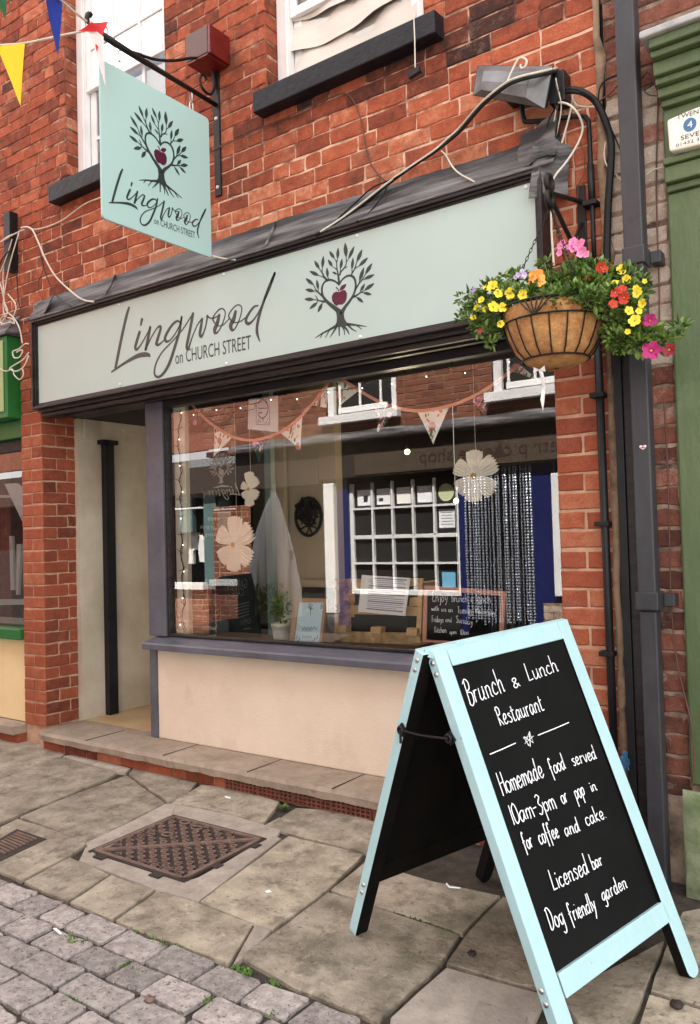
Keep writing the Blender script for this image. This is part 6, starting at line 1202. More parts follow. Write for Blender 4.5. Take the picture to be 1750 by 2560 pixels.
swag('P9', [(180, 115), (280, 180), (400, 250), (520, 295), (640, 315), (760, 305), (900, 270), (1020, 215), (1120, 155), (1240, 65), (1290, 30)],
 [('P9', ((150, 115), (290, 190), (180, 280)), False), ('P9', ((400, 250), (530, 300), (410, 470)), True), ('P9', ((650, 315), (850, 292), (755, 522)), False), ('P9', ((985, 235), (1120, 160), (1085, 360)), True), ('P9', ((1235, 60), (1290, 30), (1425, 140)), False)], 'right swag of floral bunting on coral tape inside window')
# hanging paper flowers
def paper_flower(fr, c, petals, rin, label, tilt, top):
    O = WP(*px(fr, c)[0], .30); t = thing('paper_flower', O, label, 'paper flower', 'paper flowers hanging in the window')
    for k, tipp in enumerate(petals):
        Tt = WP(*px(fr, tipp)[0], .30); d = Tt-O; L = d.length; d.normalize(); s = Vector((0, 1, 0)).cross(d).normalized(); m = MB(); vs = []; nU, nV = 12, 6
        for i in range(nV+1):
            v = i/nV; wv = (.10+.90*math.sin(min(1, v*1.05)*math.pi*.56)**1.2)*L*.36
            for j in range(nU+1):
                u = j/nU*2-1; ln = L*v*(1-.10*u*u*v)+(L*.03*(1 if j % 2 else -1) if i == nV else 0)*(1 if abs(u) < .95 else 0)
                vs.append(O+d*ln+s*u*wv*(1-.02*(j % 2))+Vector((0, -.012*math.sin(v*math.pi)*(1-u*u)-.006+(.006*(1 if j % 2 else -1)*v), 0)))
        m.add(vs, [(i*(nU+1)+j, i*(nU+1)+j+1, (i+1)*(nU+1)+j+1, (i+1)*(nU+1)+j) for i in range(nV) for j in range(nU)]); m.build('petal', 'crepe', t)
    m = MB(); m.ball(O+Vector((0, -.014, 0)), rin, 12); 
    for v in m.v: v.y = O.y-.014+(v.y-O.y+.014)*.6
    m.build('centre', 'gold', t, smooth=True)
    m = MB(); T0 = WP(*px(fr, petals[0])[0], .301); m.tube([T0, Vector((T0.x, .301, top))], .0012, 5); m.build('thread', 'cable_w', t)
paper_flower('P9', (1010, 720), [(1015, 558), (1145, 630), (1135, 815), (1008, 882), (905, 815), (892, 650)], .014, 'largest white paper flower hanging alone at the right of the window', 0, 2.06)
paper_flower('Q8', (545, 1090), [(560, 902), (668, 990), (660, 1195), (550, 1268), (455, 1195), (440, 1000)], .014, 'lower left white paper flower hanging above the dark menu board', 0, 2.06)
paper_flower('Q8', (648, 722), [(652, 607), (705, 655), (708, 770), (655, 836), (608, 780), (597, 690)], .010, 'smallest white paper flower hanging below the left bunting swag', 0, 2.06)
# fairy lights round the window
fl_ = thing('fairy_lights', (-3.6, .28, .72), 'string of fairy lights on dark wire round the window edge', 'fairy lights')
b = MB(); rf = random.Random(6); pts = []
z = 2.06; x = -3.60
line = [Vector((-3.61+rf.uniform(-.018, .018), .233, 2.05-k*.052)) for k in range(26)]; b.tube(catmull(line, 3), .0022, 5); b.tube(catmull([p+Vector((.012*math.sin(i*2.1), .003, .01)) for i, p in enumerate(line)], 3), .0018, 5)
for p in line[::2]:
    for sg in (-1, 1): b.tube([p, p+Vector((sg*rf.uniform(.02, .035), -.004, rf.uniform(-.01, .02)))], .0017, 4)
top = [Vector((-3.6+k*.10, .245, 2.045-.02*abs(math.sin(k*.9)))) for k in range(24)]; b.tube(catmull(top, 3), .0020, 5)
mesh = []
for k in range(7):
    a = Vector((-3.55+.075*k, .25, 2.045)); m_ = a+Vector((.02, 0, -.05-.02*(k % 2))); b.tube([a, m_, a+Vector((.075, 0, -.045)), a+Vector((.085, 0, -.02))], .0018, 4)
b.build('wire', 'cable_b', fl_)
for i, p in enumerate(line[::3]+top[1::2]):
    m_ = MB(); m_.ball(p+Vector((rf.uniform(-.02, .02), -.006, -.012)), .0034, 6); m_.build('bulb', 'fairy', fl_)
# rustic pallet shelf with the menu sheet
YP = .50
pal = thing('pallet_shelf', WP(1000, 1605, YP), 'rustic pallet wood display shelf standing in the window', 'display shelf')
def pw(p, y=YP): return WP(*px('I5', p)[0], y)
def slat(name, q, m, d=.018, y=YP): card(pal, name, m, [pw(p, y) for p in q], (0, d, 0))
slat('slat', [(640, 1790), (720, 1760), (1490, 1775), (1620, 1790), (1640, 1880), (1500, 1900), (800, 1880), (660, 1840)], 'bark'); slat('slat', [(690, 1480), (1000, 1470), (1640, 1490), (1640, 1590), (700, 1560)], 'pine', .018, YP+.09); slat('slat', [(700, 1190), (820, 1180), (1300, 1180), (1660, 1175), (1650, 1250), (1150, 1300), (720, 1310)], 'bark', .02, YP+.11)
for q in ([(715, 1690), (820, 1695), (812, 1765), (705, 1760)], [(1090, 1708), (1200, 1715), (1195, 1785), (1085, 1775)], [(1490, 1720), (1600, 1730), (1595, 1815), (1475, 1800)]): slat('block', q, 'pine', .05, YP-.01)
for q in ([(740, 1375), (845, 1370), (845, 1450), (735, 1450)], [(1520, 1390), (1640, 1380), (1630, 1480), (1510, 1480)]): slat('block', q, 'pine', .06, YP+.08)
R_ = MB(); R_.poly([WP(*p, YP+.02) for p in px('I6', (200, 1150), (212, 1165), (195, 1700), (160, 1720), (150, 1640), (165, 1380), (172, 1190))], (0, .16, 0)); R_.build('side', 'pine', pal)
Lf = MB(); Lf.poly([pw((690, 1200), YP+.02), pw((720, 1190), YP+.02), pw((725, 1800), YP+.02), pw((690, 1800), YP+.02)], (0, .16, 0)); Lf.build('side', 'pine', pal)
slat('slat', [(720, 1600), (1500, 1610), (1500, 1760), (720, 1755)], 'room_dark', .01, YP+.15)
lf = MB(); rr = random.Random(4)
for p, r in (((760, 1260), .03), ((820, 1290), .03), ((720, 1250), .02), ((850, 1460), .016), ((740, 1500), .02)): clump(lf, pw(p, YP+.0), r, 26, rr, .025)
one(lf, 'dried_leaves', 'bark', 'dried brown leaves at the left end of the pallet shelf', 'leaves')
mn = thing('menu_sheet', pw((1240, 1380), YP-.02), 'white printed menu sheet clipped to the pallet shelf', 'menu')
mm = lambda p: pw(p, YP-.015)
card(mn, 'sleeve', 'paper_w', [mm((990, 1135)), mm((1050, 1140)), mm((1010, 1548)), mm((950, 1545))]); card(mn, 'sheet', 'paper_w', [mm((1052, 1141)), mm((1525, 1170)), mm((1470, 1590)), mm((1012, 1548))])
b = MB(); rr = random.Random(12)
for k in range(17):
    t = .06+.052*k; A, B_ = mm((1052, 1141)).lerp(mm((1012, 1548)), t), mm((1525, 1170)).lerp(mm((1470, 1590)), t); u0 = .06+rr.random()*.2*(k % 3 == 0); u1 = .93-rr.random()*.35*(k % 2)
    b.ribbon([A.lerp(B_, u0)+Vector((0, -.001, 0)), A.lerp(B_, u1)+Vector((0, -.001, 0))], .0028 if k % 4 else .006, (0, -1, 0), .0006, 0, cap=False)
b.build('print', 'mauve', mn)
# framed certificate, pot plant, chalkboard
cf = thing('framed_certificate', WP(760, 1612, .27), 'pale blue certificate in a light oak frame leaning inside window', 'picture frame')
cw = lambda p, y=.262: WP(*px('I5', p)[0], y)
b = MB(); o4_ = [(185, 1895), (258, 1392), (605, 1400), (540, 1920)]; i4_ = [(235, 1885), (290, 1440), (568, 1440), (515, 1915)]
for k in range(4): b.poly([cw(o4_[k]), cw(o4_[(k+1) % 4]), cw(i4_[(k+1) % 4]), cw(i4_[k])], (0, .018, 0))
b.build('frame', 'oak', cf); M['pale_blue'] = mat('pale_blue_paper', (.60, .78, .86), (.56, .74, .83), rough=.6)
b = MB(); b.poly([cw(p, .270) for p in ((232, 1888), (288, 1436), (572, 1436), (518, 1918))], (0, .004, 0)); b.build('paper', 'pale_blue', cf)
b = MB(); b.ribbon(catmull([cw((330+17*k, 1722+(16 if k % 2 else -14)), .2685) for k in range(11)], 4), .0022, (0, -1, 0), .0006, cap=False); cc = cw((425, 1520), .2685)
for k in range(9): a = k*.7; b.ribbon([cc, cc+Vector((.020*math.cos(a), 0, .03*abs(math.sin(a))+.008))], .0022, (0, -1, 0), .0006, cap=False)
b.ribbon([cc, cc-Vector((0, 0, .028))], .003, (0, -1, 0), .0006)
for t in (.62, .66, .78, .82): A, B_ = cw((250, 1440+470*t), .2685), cw((520, 1440+480*t), .2685); b.ribbon([A.lerp(B_, .3), A.lerp(B_, .7)], .002, (0, -1, 0), .0006, cap=False)
for p in ((275, 1830), (300, 1850), (470, 1850), (500, 1830), (545, 1480), (550, 1500)): q = cw(p, .2685); b.ribbon([q+Vector((-.01, 0, -.006)), q, q+Vector((.004, 0, .014))], .003, (0, -1, 0), .0006)
b.build('print', 'ink_grey', cf)
pl = thing('pot_plant', WP(703, 1606, .33), 'small green plant in a white pot on the window shelf', 'plant')
pc = WP(703, 1607, .33); s_ = .0185
b = MB(); b.lathe([(.038, .0), (.046, .05), (.050, .085), (.054, .086), (.055, .108), (.048, .110), (.046, .09), (.001, .09)], pc, 20); b.build('pot', 'pot', pl, smooth=True)
b = MB(); rr = random.Random(33)
for k in range(5): clump(b, pc+Vector((rr.uniform(-.04, .04), rr.uniform(0, .04), .15+rr.uniform(0, .10))), .04, 40, rr, .03, 1)
for k in range(8): b.tube([pc+Vector((0, 0, .09)), pc+Vector((rr.uniform(-.04, .04), .01, .2+rr.uniform(0, .08)))], .002, 4)
b.build('foliage', 'leaf', pl)
YC = .36
ck = thing('chalkboard', WP(*px('I6', (600, 1700))[0], YC), 'coral framed chalkboard saying Enjoy brunch and lunch propped in the window', 'chalkboard')
kw = lambda p, y=YC: WP(*px('I6', p)[0], y)
o4_ = [(210, 1720), (228, 1190), (1000, 1245), (975, 1760)]; i4_ = [(248, 1700), (258, 1232), (950, 1282), (935, 1740)]
b = MB()
for k in range(4): b.poly([kw(o4_[k]), kw(o4_[(k+1) % 4]), kw(i4_[(k+1) % 4]), kw(i4_[k])], (0, .018, 0))
b.build('frame', 'pinkwood', ck); b = MB(); b.poly([kw(p, YC+.006) for p in ((244, 1702), (255, 1228), (955, 1280), (938, 1745))], (0, .006, 0)); b.build('slate', 'chalkboard', ck)
b = MB()
for i, (s, a, e, h) in enumerate((('Enjoy', (302, 1338), (450, 1338), .040), ('brunch', (490, 1340), (640, 1345), .034), ('&', (668, 1340), (690, 1342), .020), ('lunch', (720, 1348), (860, 1352), .034), ('with', (298, 1425), (368, 1425), .022), ('us', (392, 1428), (436, 1432), .020), ('on', (460, 1435), (500, 1438), .020), ('Tuesday,', (545, 1448), (690, 1452), .028), ('Wednesday,', (712, 1450), (910, 1470), .026),
  ('Fridays', (302, 1530), (410, 1535), .026), ('and', (432, 1530), (490, 1534), .020), ('Sunday', (530, 1536), (690, 1560), .028), ('Kitchen', (328, 1630), (440, 1632), .024), ('open', (470, 1645), (536, 1645), .018), ('10am', (572, 1652), (648, 1652), .022))):
    hand(b, s, kw(a, YC+.0055), kw(e, YC+.0055), (0, 0, h*1.15), (0, -1, 0), .0026, 0, .3, i); b.build('chalk_word', 'chalk', ck); b = MB()
# letter E sheet, wall plaque, lamps, inner glass door with lettering
es = thing('letter_sheet', WP(660, 1080, .42), 'white sheet with a black letter E seen from behind at window top left', 'poster')
ew = lambda p, y=.42: WP(*px('I3', p)[0], y)
card(es, 'sheet', 'paper_w', [ew((1090, 610)), ew((1100, 240)), ew((1460, 190)), ew((1465, 645))])
b = MB(); NW_ = (0, -1, 0); y_ = .4185
b.ribbon(catmull([ew(p, y_) for p in ((1225, 285), (1250, 245), (1295, 245), (1335, 310), (1340, 380), (1310, 450), (1265, 475), (1228, 440), (1235, 405), (1265, 410))], 5), .007, NW_, .0006); b.ribbon([ew((1225, 352), y_), ew((1335, 352), y_)], .004, NW_, .0006)
for k in range(4): q = [(1195, 235), (1195, 550), (1360, 560), (1360, 215)]; b.ribbon([ew(q[k], y_), ew(q[(k+1) % 4], y_)], .0025, NW_, .0006, cap=False)
rr = random.Random(5)
for k in range(14): c = ew((1210+10*k, 515+rr.uniform(-20, 25)), y_); b.ribbon([c, c+Vector((rr.uniform(-.012, .012), 0, rr.uniform(.004, .018)))], .0025, NW_, .0006)
b.build('lettering', 'ink_black', es)
YQ = 1.59
pq = thing('wall_plaque', WP(*px('I5', (400, 500))[0], YQ), 'oval black tree cut-out plaque on the beige cafe wall', 'wall plaque')
qw = lambda p: WP(*px('I5', p)[0], YQ); b = MB()
b.tube([qw((402+142*math.cos(a), 493+208*math.sin(a))) for a in [k*.19635 for k in range(32)]], .012, 6, closed=True)
for pts, r in (([(410, 600), (412, 520), (405, 430), (400, 340)], .012), ([(410, 540), (350, 460), (310, 400)], .006), ([(410, 530), (470, 450), (500, 390)], .006), ([(408, 600), (360, 605), (310, 635)], .006), ([(412, 600), (460, 605), (510, 640)], .006), ([(410, 605), (395, 650), (370, 685)], .005), ([(414, 605), (430, 650), (450, 680)], .005)): b.tube(catmull([qw(p) for p in pts], 4), r, 6)
rr = random.Random(3)
for _ in range(240):
    a, r = rr.uniform(0, 6.28), math.sqrt(rr.random()); p = (402+128*r*math.cos(a), 440+140*r*math.sin(a)); c = qw(p); an = rr.uniform(0, 6.28); d = Vector((math.cos(an), 0, math.sin(an))); leaf_quad(b, c+Vector((0, -.01, 0)), d, Vector((.1, -1, .1)), rr.uniform(.025, .045), .018, .5)
b.build('cut_out', 'wrought', pq)
def lamp_light(c, parent):
    l = bpy.data.lights.new('bulb_light', 'POINT'); l.energy = 1.4; l.color = (1, .80, .52); l.shadow_soft_size = .03; o = bpy.data.objects.new('bulb_light', l); COL.objects.link(o); o.parent = parent; o.location = (0, 0, -.04)
for p, y, lab in (((1182, 1138), 1.3, 'lit round bulb hanging below the middle of the right bunting'), ):
    c = WP(*px('O1', p)[0], y); t = thing('pendant_lamp', c, lab, 'lamp'); b = MB(); b.ball(c, .017, 12); b.build('bulb', 'bulb', t, smooth=True); b = MB(); b.tube([c+Vector((0, 0, .02)), Vector((c.x, c.y, 2.44))], .002, 6); b.lathe([(.010, .014), (.011, .035), (.003, .045)], c, 10); b.build('flex', 'black', t); lamp_light(c, t)
c = WP(*px('I6', (530, 385))[0], 1.2); t = thing('pendant_lamp', c, 'lit round bulb hanging left of the silver bead curtain', 'lamp'); b = MB(); b.ball(c, .015, 12); b.build('bulb', 'bulb', t, smooth=True); b = MB(); b.tube([c+Vector((0, 0, .02)), Vector((c.x, c.y, 2.44))], .002, 6); b.build('flex', 'black', t); lamp_light(c, t)
YD = .60
dg = thing('inner_glass_door', WP(530, 1560, YD), 'glass inner screen behind the window with reversed white tree logo lettering', 'glass screen')
a0, a1 = WP(440, 1500, YD).x, WP(690, 1500, YD).x
b = MB(); b.box(a1-.05, a1, YD-.02, YD+.02, .7085, 2.44); b.build('frame', 'teal_paint', dg)
M['inner_glass'] = glass_mat('inner_glass', .0); b = MB(); b.box(a0, a1-.051, YD-.002, YD+.002, .7085, 2.44); b.build('pane', 'inner_glass', dg)
dw = lambda fr, p: WP(*px(fr, p)[0], YD-.0035)
f0, ft, fb = dw('I3', (765, 1215)), dw('I3', (765, 955)), dw('I3', (765, 1330)); e_ = (ft.z-fb.z)/(uv('T', (800, 270))[1]-uv('T', (816, 1640))[1]); ew_ = (dw('I3', (905, 1100)).x-dw('I3', (605, 1100)).x)/(uv('T', (1424, 883))[0]-uv('T', (216, 1160))[0])
mpd = lambda u, v: Vector((f0.x-u*ew_, YD-.0035, f0.z+v*e_)); NB_ = (0, -1, 0); M['frost'] = mat('frosted_vinyl', (.62, .62, .60), (.58, .58, .56), rough=.7)
b = MB(); draw_strokes(b, [s for s in LOGO_S if min(p[1] for p in s[0]) > uv('T', (800, 1600))[1]], mpd, NB_, e_*1.1); draw_polys(b, LOGO_P, mpd, NB_); draw_polys(b, LOGO_A, mpd, NB_)
q = dw('I3', (765, 1330)); b.ribbon([q+Vector((-.07, 0, 0)), q+Vector((0, 0, .008)), q+Vector((.07, 0, 0))], [.004, .012, .004], NB_, .001)
b.build('tree_emblem', 'frost', dg); b = MB(); l0 = dw('I3', (880, 1560)); sx = (dw('I3', (1000, 1400)).x-dw('I3', (500, 1335)).x)/(Ld[0]-Lb[0]); 
mpl2 = lambda u, v: Vector((dw('I3', (500, 1335)).x+(Ld[0]-u)*sx, YD-.0035, dw('I3', (500, 1335)).z+(v-Ld[1])*sx*.8)); draw_strokes(b, LING, mpl2, NB_, sx); b.build('lettering', 'frost', dg)
for s, a, e, h in (('01432674998', (1020, 110), (595, 110), .024), ('lingwood.org.uk', (985, 200), (495, 205), .024), ('lingwood.org.uk', (955, 295), (465, 300), .024)):
    b = MB(); put_text(b, s, dw('I4', a), dw('I4', e), (0, 0, 1), NB_, h); b.build('lettering', 'frost', dg)

# ================================================================== the other side of the street, seen mirrored in the glass
YV, YO = 4.9, -4.5
def OP(fr, p, dy=0.0):                                    # a reflected point on the opposite facade plane (dy towards the street)
    q = WP(*px(fr, p)[0], YV-dy); return Vector((q.x, .4-q.y, q.z))
OF = lambda u, z, o: Vector((u, YO+o, z))
oc = thing('cheese_shop', (-4.6, YO, -.2), 'brick building across the street with brown shop fascia and small paned window', 'building')
ro = random.Random(41); OW = [(-6.05, -5.02, 2.77, 3.9), (-3.80, -2.75, 2.79, 3.9)]
b = MB(); bricks(b, -8.2, -1.6, 2.55, 4.5, OF, lambda x, z: .55, OW, ro, jit=.003); plate(b, -8.2, -1.6, 2.55, 4.5, OF, -.004, OW); 
b.box(-9.5, -1.6, YO-.12, YO-.005, 4.501, 6.6); b.box(-8.2, -1.6, YO-3, YO-2.9, -.3, 6.6); b.build('brick_wall', ['opp_brick', 'opp_mortar'], oc)
b = MB(); b.box(-8.2, -1.6, YO-.6, YO-.5, 2.6, 4.5); b.box(-8.2, -1.6, YO-2.9, YO-.05, 2.45, 2.52); b.box(-6.2, -2.0, YO-1.6, YO-1.5, -.2, 2.45); b.build('room_wall', 'opp_dark', oc)
b = MB(); b.add([(-9, YO+.3, 6.55), (0, YO+.3, 6.55), (0, YO-3, 9), (-9, YO-3, 9)], [(0, 1, 2, 3)]); b.build('roof', 'lead', oc)
for x0, x1, zs in ((-6.05, -5.02, 2.77), (-3.80, -2.75, 2.79)):
    f = MB(); f.box(x0, x0+.09, YO-.10, YO-.04, zs, 3.9); f.box(x1-.09, x1, YO-.10, YO-.04, zs, 3.9); fo = f.build('window', 'white', oc)
    f = MB(); f.box(x0-.06, x1+.06, YO-.08, YO+.09, zs-.105, zs-.001); f.build('window_sill', 'white', fo, bevel=.006)
    f = MB(); f.box(x0+.13, x1-.18, YO-.10, YO-.075, zs+.04, zs+.11); 
    for t in (0, .36, .72): f.box(x0+.14+t*.84*1.0, x0+.14+t*.84+.03, YO-.10, YO-.08, zs+.111, 3.9)
    f.build('sash', 'white', fo, bevel=.004); f = MB(); f.box(x0+.09, x1-.09, YO-.13, YO-.125, zs, 3.9); f.build('pane', 'opp_dark', fo)
b = MB(); vs = []; xs = [-7.6+.1*i for i in range(61)]; rr = random.Random(14)
for x in xs: w_ = .008*math.sin(x*7); vs += [(x, YO, 2.565+w_), (x, YO+.06, 2.545+w_), (x, YO+.13, 2.50+w_+rr.uniform(-.004, .004)), (x, YO+.14, 2.425+rr.uniform(-.006, .004)), (x, YO+.05, 2.42)]
b.add(vs, [(5*i+j, 5*i+j+1, 5*i+j+6, 5*i+j+5) for i in range(60) for j in range(4)]); b.build('lead_ledge', 'lead', oc, smooth=True)
part_box(oc, 'fascia', 'opp_fascia', -6.15, -2.0, YO-.05, YO+.05, 2.0, 2.418); osg = thing('cheese_shop_sign', (-3.8, YO+.06, 2.05), 'brown fascia sign reading mousetrap cheese shop mirrored in the glass', 'shop sign'); part_box(osg, 'board', 'opp_sign', -5.6, -2.2, YO+.0505, YO+.06, 2.02, 2.26)
b = MB(); put_text(b, 'mousetr p cheese shop', Vector((-2.55, YO+.061, 2.10)), Vector((-4.70, YO+.061, 2.10)), (0, 0, 1), (0, 1, 0), .15); q = Vector((-3.72, YO+.062, 2.09)); b.poly([q+Vector((-.09, 0, 0)), q+Vector((.08, 0, 0)), q+Vector((0.02, 0, .17))], (0, .001, 0)); b.build('lettering', 'opp_letters', osg)
# small paned shop window
f = MB(); X0, X1, Z0, Z1 = -5.72, -4.31, .655, 1.93; yw = YO-.06
f.box(X0-.055, X0, yw-.05, yw, Z0-.06, Z1); f.box(X1, X1+.03, yw-.05, yw, Z0-.06, Z1); f.box(X0, X1, yw-.05, yw+.02, Z0-.06, Z0); f.box(X0, X1, yw-.05, yw, 1.255, 1.30); fo = f.build('window', 'white', oc, bevel=.004)
f = MB()
for k in range(1, 5): x = X0+(X1-X0)*k/5; f.box(x-.013, x+.013, yw-.045, yw+.012, Z0, 1.2545); f.box(x-.013, x+.013, yw-.045, yw+.012, 1.3005, Z1)
for z in (.965, 1.62): f.box(X0, X1, yw-.04, yw+.008, z-.012, z+.012)
f.build('glazing_bar', 'white', fo); f = MB(); f.box(X0, X1, yw-.036, yw-.033, Z0, Z1); f.build('pane', 'opp_dark', fo)
pp_ = [(0, 'paper_w'), (1, 'paper_w'), (2, 'paper'), (3, 'paper_w')]
for k, m in pp_:
    xa = X0+(X1-X0)*(k+.17)/5; xb = X0+(X1-X0)*(k+.84)/5; t = thing('notice', ((xa+xb)/2, yw-.03, 1.64), ('white notice with a dark corner in the top left pane across the street', 'white notice with a small square in the second top pane across the street', 'cream notice in the middle top pane across the street', 'white notice in the fourth top pane across the street')[k], 'notice')
    part_box(t, 'border', 'ink_black', xa-.012, xb+.012, yw-.0315, yw-.030, 1.648, 1.86, 0); part_box(t, 'sheet', m, xa, xb, yw-.0295, yw-.0285, 1.66, 1.85, 0)
    if k < 2: part_box(t, 'print', 'ink_black', xa+.03+.06*(1-k), xa+.09+.06*(1-k), yw-.028, yw-.0275, 1.70, 1.74+.04*(1-k), 0)
b = MB(); c = Vector((X0+(X1-X0)*4.5/5, yw-.03, 1.76)); b.poly([c+Vector((.10*math.cos(a), 0, .10*math.sin(a))) for a in [j*.2618 for j in range(24)]], (0, .001, 0)); M['lime'] = mat('pale_lime_card', (.62, .68, .38), rough=.8); one(b, 'round_notice', 'lime', 'round pale lime notice in the top right pane across the street', 'notice')
t = thing('price_list', (c.x, yw-.03, 1.38), 'white price list below the round notice in the pane across the street', 'notice'); part_box(t, 'sheet', 'paper_w', c.x-.10, c.x+.10, yw-.0315, yw-.030, 1.36, 1.57, 0)
b = MB()
for j in range(5): b.box(c.x-.07+.01*(j % 2), c.x+.08, yw-.0295, yw-.029, 1.395+.034*j, 1.402+.034*j)
b.build('print', 'ink_black', t)
b = MB(); b.box(c.x-.085, c.x+.085, yw-.0315, yw-.030, .69, .86); M['sky_card'] = mat('sky_blue_card', (.18, .48, .70), rough=.6); one(b, 'blue_card', 'sky_card', 'sky blue card in the lower right pane across the street', 'notice')
part_box(oc, 'pilaster', 'white', -6.10, -5.945, YO-.05, YO+.04, .36, 1.95, .01); b = MB(); b.lathe([(.02, 0), (.055, .05), (.075, .13), (.078, .22)], (-6.02, YO+.0, .13), 12); b.build('pilaster_foot', 'pale_ledge', oc)
part_box(oc, 'pilaster', 'white', -3.16, -3.07, YO-.05, YO+.05, .62, 1.88, .01); part_box(oc, 'blue_panel', 'blue_gloss', -5.944, -5.776, YO-.09, YO-.03, .2, 2.0); part_box(oc, 'blue_panel', 'blue_gloss', -3.40, -3.1605, YO-.09, YO-.03, .2, 2.0); part_box(oc, 'blue_panel', 'blue_gloss', -4.276, -4.20, YO-.1, YO-.04, .2, 2.0)
part_box(oc, 'stall_riser', 'opp_dark', -5.775, -4.28, YO-.1, YO+.0, -.25, .594); b = MB(); bricks(b, -3.3, -2.2, .0, .525, lambda u, z, o: Vector((u, YO+.01+o, z)), lambda x, z: .9, (), ro); plate(b, -3.3, -2.2, -.2, .55, lambda u, z, o: Vector((u, YO+.01, z)), 0); b.build('brick_base', ['old_brick', 'opp_mortar'], oc)
part_box(oc, 'doorway', 'opp_dark', -4.2, -3.4, YO-.6, YO-.55, -.2, 2.0)
# bead curtain
bc = thing('bead_curtain', (-3.8, YO-.02, .25), 'silver bead curtain hanging in the blue doorway across the street', 'curtain')
st_ = MB(); rr = random.Random(8)
for k in range(20):
    x = -4.19+.80*(k+.5)/20+rr.uniform(-.012, .012); r0 = rr.uniform(.008, .02); z = 1.99; pts = []; rs_ = []
    while z > .25+rr.uniform(0, .1): pts.append((x+rr.uniform(-.003, .003), YO-.02, z)); rs_.append(r0*(1 if len(pts) % 2 else .45)); z -= .016
    st_ = MB(); st_.tube(pts, rs_, 6); st_.build('strand', 'beads', bc)
# garden cafe board, parasols, brick and shirt on the far left of the reflection
lo_ = thing('shop_opposite', (-8.6, YO, -.2), 'pale teal shopfront across the street with white window ledge over bricks', 'building')
LP = lambda p, d=0.0: OP('I4', p, d)
def opbox(par, nm, m, fr, a, c, y0, y1, bev=.004):
    p, q = OP(fr, a), OP(fr, c); x0, x1 = sorted((p.x, q.x)); z0, z1 = sorted((p.z, q.z)); return part_box(par, nm, m, x0, x1, YO+y0, YO+y1, z0, z1, bev)
opbox(lo_, 'window_ledge', 'white', 'I4', (150, 955), (560, 880), -.1, .06); opbox(lo_, 'sash_rail', 'white', 'I3', (140, 1615), (530, 1570), -.12, -.05); opbox(lo_, 'mullion', 'teal_paint', 'I3', (195, 1900), (335, 1040), -.14, -.06); opbox(lo_, 'post', 'teal_paint', 'I3', (520, 2600), (650, 1340), -.12, -.04)
pa, pb = OP('I4', (150, 1480)), OP('I4', (570, 960)); b = MB(); xx0, xx1 = sorted((pa.x, pb.x)); OB = lambda u, z, o: Vector((u, YO-.02+o, z)); bricks(b, xx0-.9, xx1, -.2, .63, OB, lambda x, z: .7, (), ro); plate(b, xx0-.9, xx1, -.2, .63, OB, -.004)
pa, pb = OP('I4', (650, 800)), OP('I3', (1090, 1440)); xx0, xx1 = sorted((pa.x, pb.x)); bricks(b, xx0, xx1, -.2, 1.75, OB, lambda x, z: .5, (), ro); plate(b, xx0, xx1, -.2, 1.75, OB, -.004); b.build('brick_wall', ['opp_brick', 'pier_mortar'], lo_)
b = MB(); b.box(-24, -6.15, YO-.9, YO-.8, -.3, 2.5); b.build('room_wall', 'opp_dark', lo_); part_box(lo_, 'fascia', 'opp_fascia', -13, -6.16, YO-.05, YO+.05, 1.95, 2.42); b = MB(); b.box(-24, -8.2, YO-.1, YO, 2.55, 6.6); b.build('upper_wall', 'opp_brick', lo_)
q = [OP('I4', p, .0) for p in ((215, 260), (260, 235), (320, 270), (345, 440), (350, 290), (420, 360), (455, 500), (435, 630), (350, 625), (330, 440), (270, 490), (270, 650), (215, 650))]
b = MB(); c_ = [Vector((p.x, YO-.2, p.z)) for p in q]; b.poly(c_, (0, -.05, 0)); one(b, 'shirt', 'shirt', 'white shirt hanging in the window of the shop opposite at left', 'shirt')
# A-board: at half street depth in the reflection
YG = 3.3
def RG(fr, p, y=YG): q = WP(*px(fr, p)[0], y); return Vector((q.x, .4-q.y, q.z))
gb = thing('garden_cafe_board', RG('I4', (960, 1560)), 'dark green pavement board reading GARDEN CAFE mirrored in the window', 'sandwich board')
b = MB(); o = [(745, 800), (1100, 765), (1160, 1040), (1230, 1560), (940, 1560), (800, 1100)]; b.poly([RG('I4', p) for p in o], (0, -.03, 0)); b.build('panel', 'cafe_green', gb)
b = MB(); b.poly([RG('I4', p, YG+.04) for p in ((690, 830), (745, 805), (800, 1100), (935, 1560), (690, 1550), (672, 1000))], (0, -.05, 0)); b.build('back_panel', 'black', gb)
b = MB()
for s, a, e, h in (('GARDEN', (1072, 945), (825, 970), .10), ('CAFE', (1030, 1040), (885, 1060), .08), ('OPEN', (1115, 1390), (990, 1405), .06)): put_text(b, s, RG('I4', a, YG-.02), RG('I4', e, YG-.02), (0, 0, 1), (0, 1, 0), h)
for k in range(5): b.ribbon([RG('I4', (905+6*k, 1160+40*k), YG-.02), RG('I4', (1095, 1120+38*k), YG-.02)], .010, (0, 1, 0), .001, cap=False)
b.ribbon([RG('I4', (1030, 1455), YG-.02), RG('I4', (1110, 1445), YG-.02)], .014, (0, 1, 0), .001); M['dim_letters'] = mat('dim_white_letters', (.42, .43, .42), rough=.8); b.build('lettering', 'dim_letters', gb)
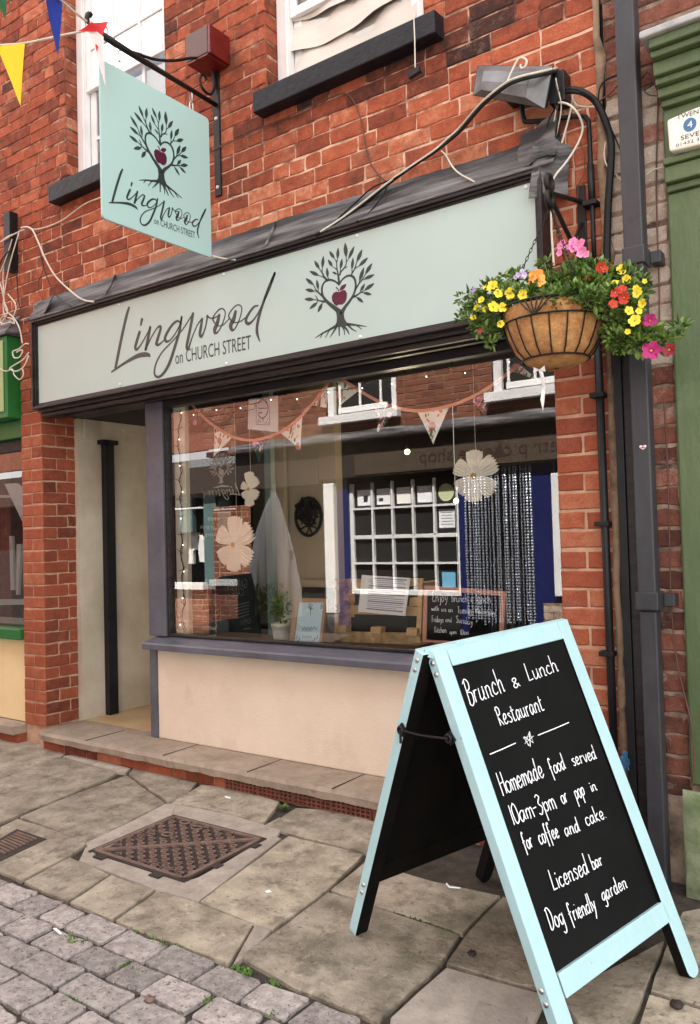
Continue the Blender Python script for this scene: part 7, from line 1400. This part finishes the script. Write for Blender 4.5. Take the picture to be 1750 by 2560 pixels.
# closed parasols
def parasol(fr, topp, botp, hw, y, label, m='canvas'):
    T0 = RG(fr, topp, y); B0 = RG(fr, botp, y); t = thing('closed_parasol', (B0.x, B0.y, gz(B0.y)), label, 'parasol', 'closed parasols across the street'); H = T0.z-B0.z
    b = MB(); vs = []; n = 16; pr_ = [(0, .03), (.12, .35), (.3, .7), (.55, .95), (.8, 1), (1, .85)]
    for f_, r_ in pr_:
        for j in range(n): a = 2*math.pi*j/n; rr_ = hw*r_*(1+.16*math.cos(8*a)*f_); vs.append((T0.x+rr_*math.cos(a), T0.y+rr_*math.sin(a), T0.z-H*f_))
    b.add(vs, [(i*n+j, i*n+(j+1) % n, (i+1)*n+(j+1) % n, (i+1)*n+j) for i in range(len(pr_)-1) for j in range(n)]); b.build('canopy', m, t, smooth=True)
    b = MB(); b.tube([(T0.x, T0.y, T0.z+.05), (T0.x, T0.y, gz(T0.y))], .02, 8); b.lathe([(.25, 0), (.25, .05), (.05, .08)], (T0.x, T0.y, gz(T0.y)), 14); b.build('pole', 'pale_ledge', t)
parasol('I3', (1370, 1420), (1400, 3000), .26, 3.9, 'tall white closed parasol behind the smallest paper flower in reflection')
parasol('I5', (10, 180), (40, 1380), .16, 3.6, 'slimmer white closed parasol right of the tall one in reflection'); parasol('I5', (205, 920), (240, 1600), .09, 3.4, 'low white closed parasol above the framed certificate in reflection')
bnr = thing('banner', RG('I4', (1350, 1150), 3.8), 'narrow mauve pavement banner with white letters in reflection', 'banner')
b = MB(); b.poly([RG('I4', p, 3.75) for p in ((1310, 320), (1375, 320), (1400, 800), (1440, 1180), (1340, 1180), (1320, 800))], (0, -.02, 0)); b.build('cloth', 'mauve', bnr)
pb_ = thing('planter', RG('I4', (1390, 1480), 3.5), 'leafy shrub in a pale planter standing across the street', 'planter')
b = MB(); c = RG('I4', (1390, 1480), 3.5); b.box(c.x-.25, c.x+.25, c.y-.15, c.y+.15, gz(c.y), c.z, 0); b.build('box', 'pale_ledge', pb_, bevel=.01); b = MB(); rr = random.Random(77)
for k in range(9): clump(b, c+Vector((rr.uniform(-.25, .3), rr.uniform(-.1, .1), .12+rr.uniform(0, .25))), .14, 50, rr, .08, 1)
b.build('foliage', 'leaf', pb_)
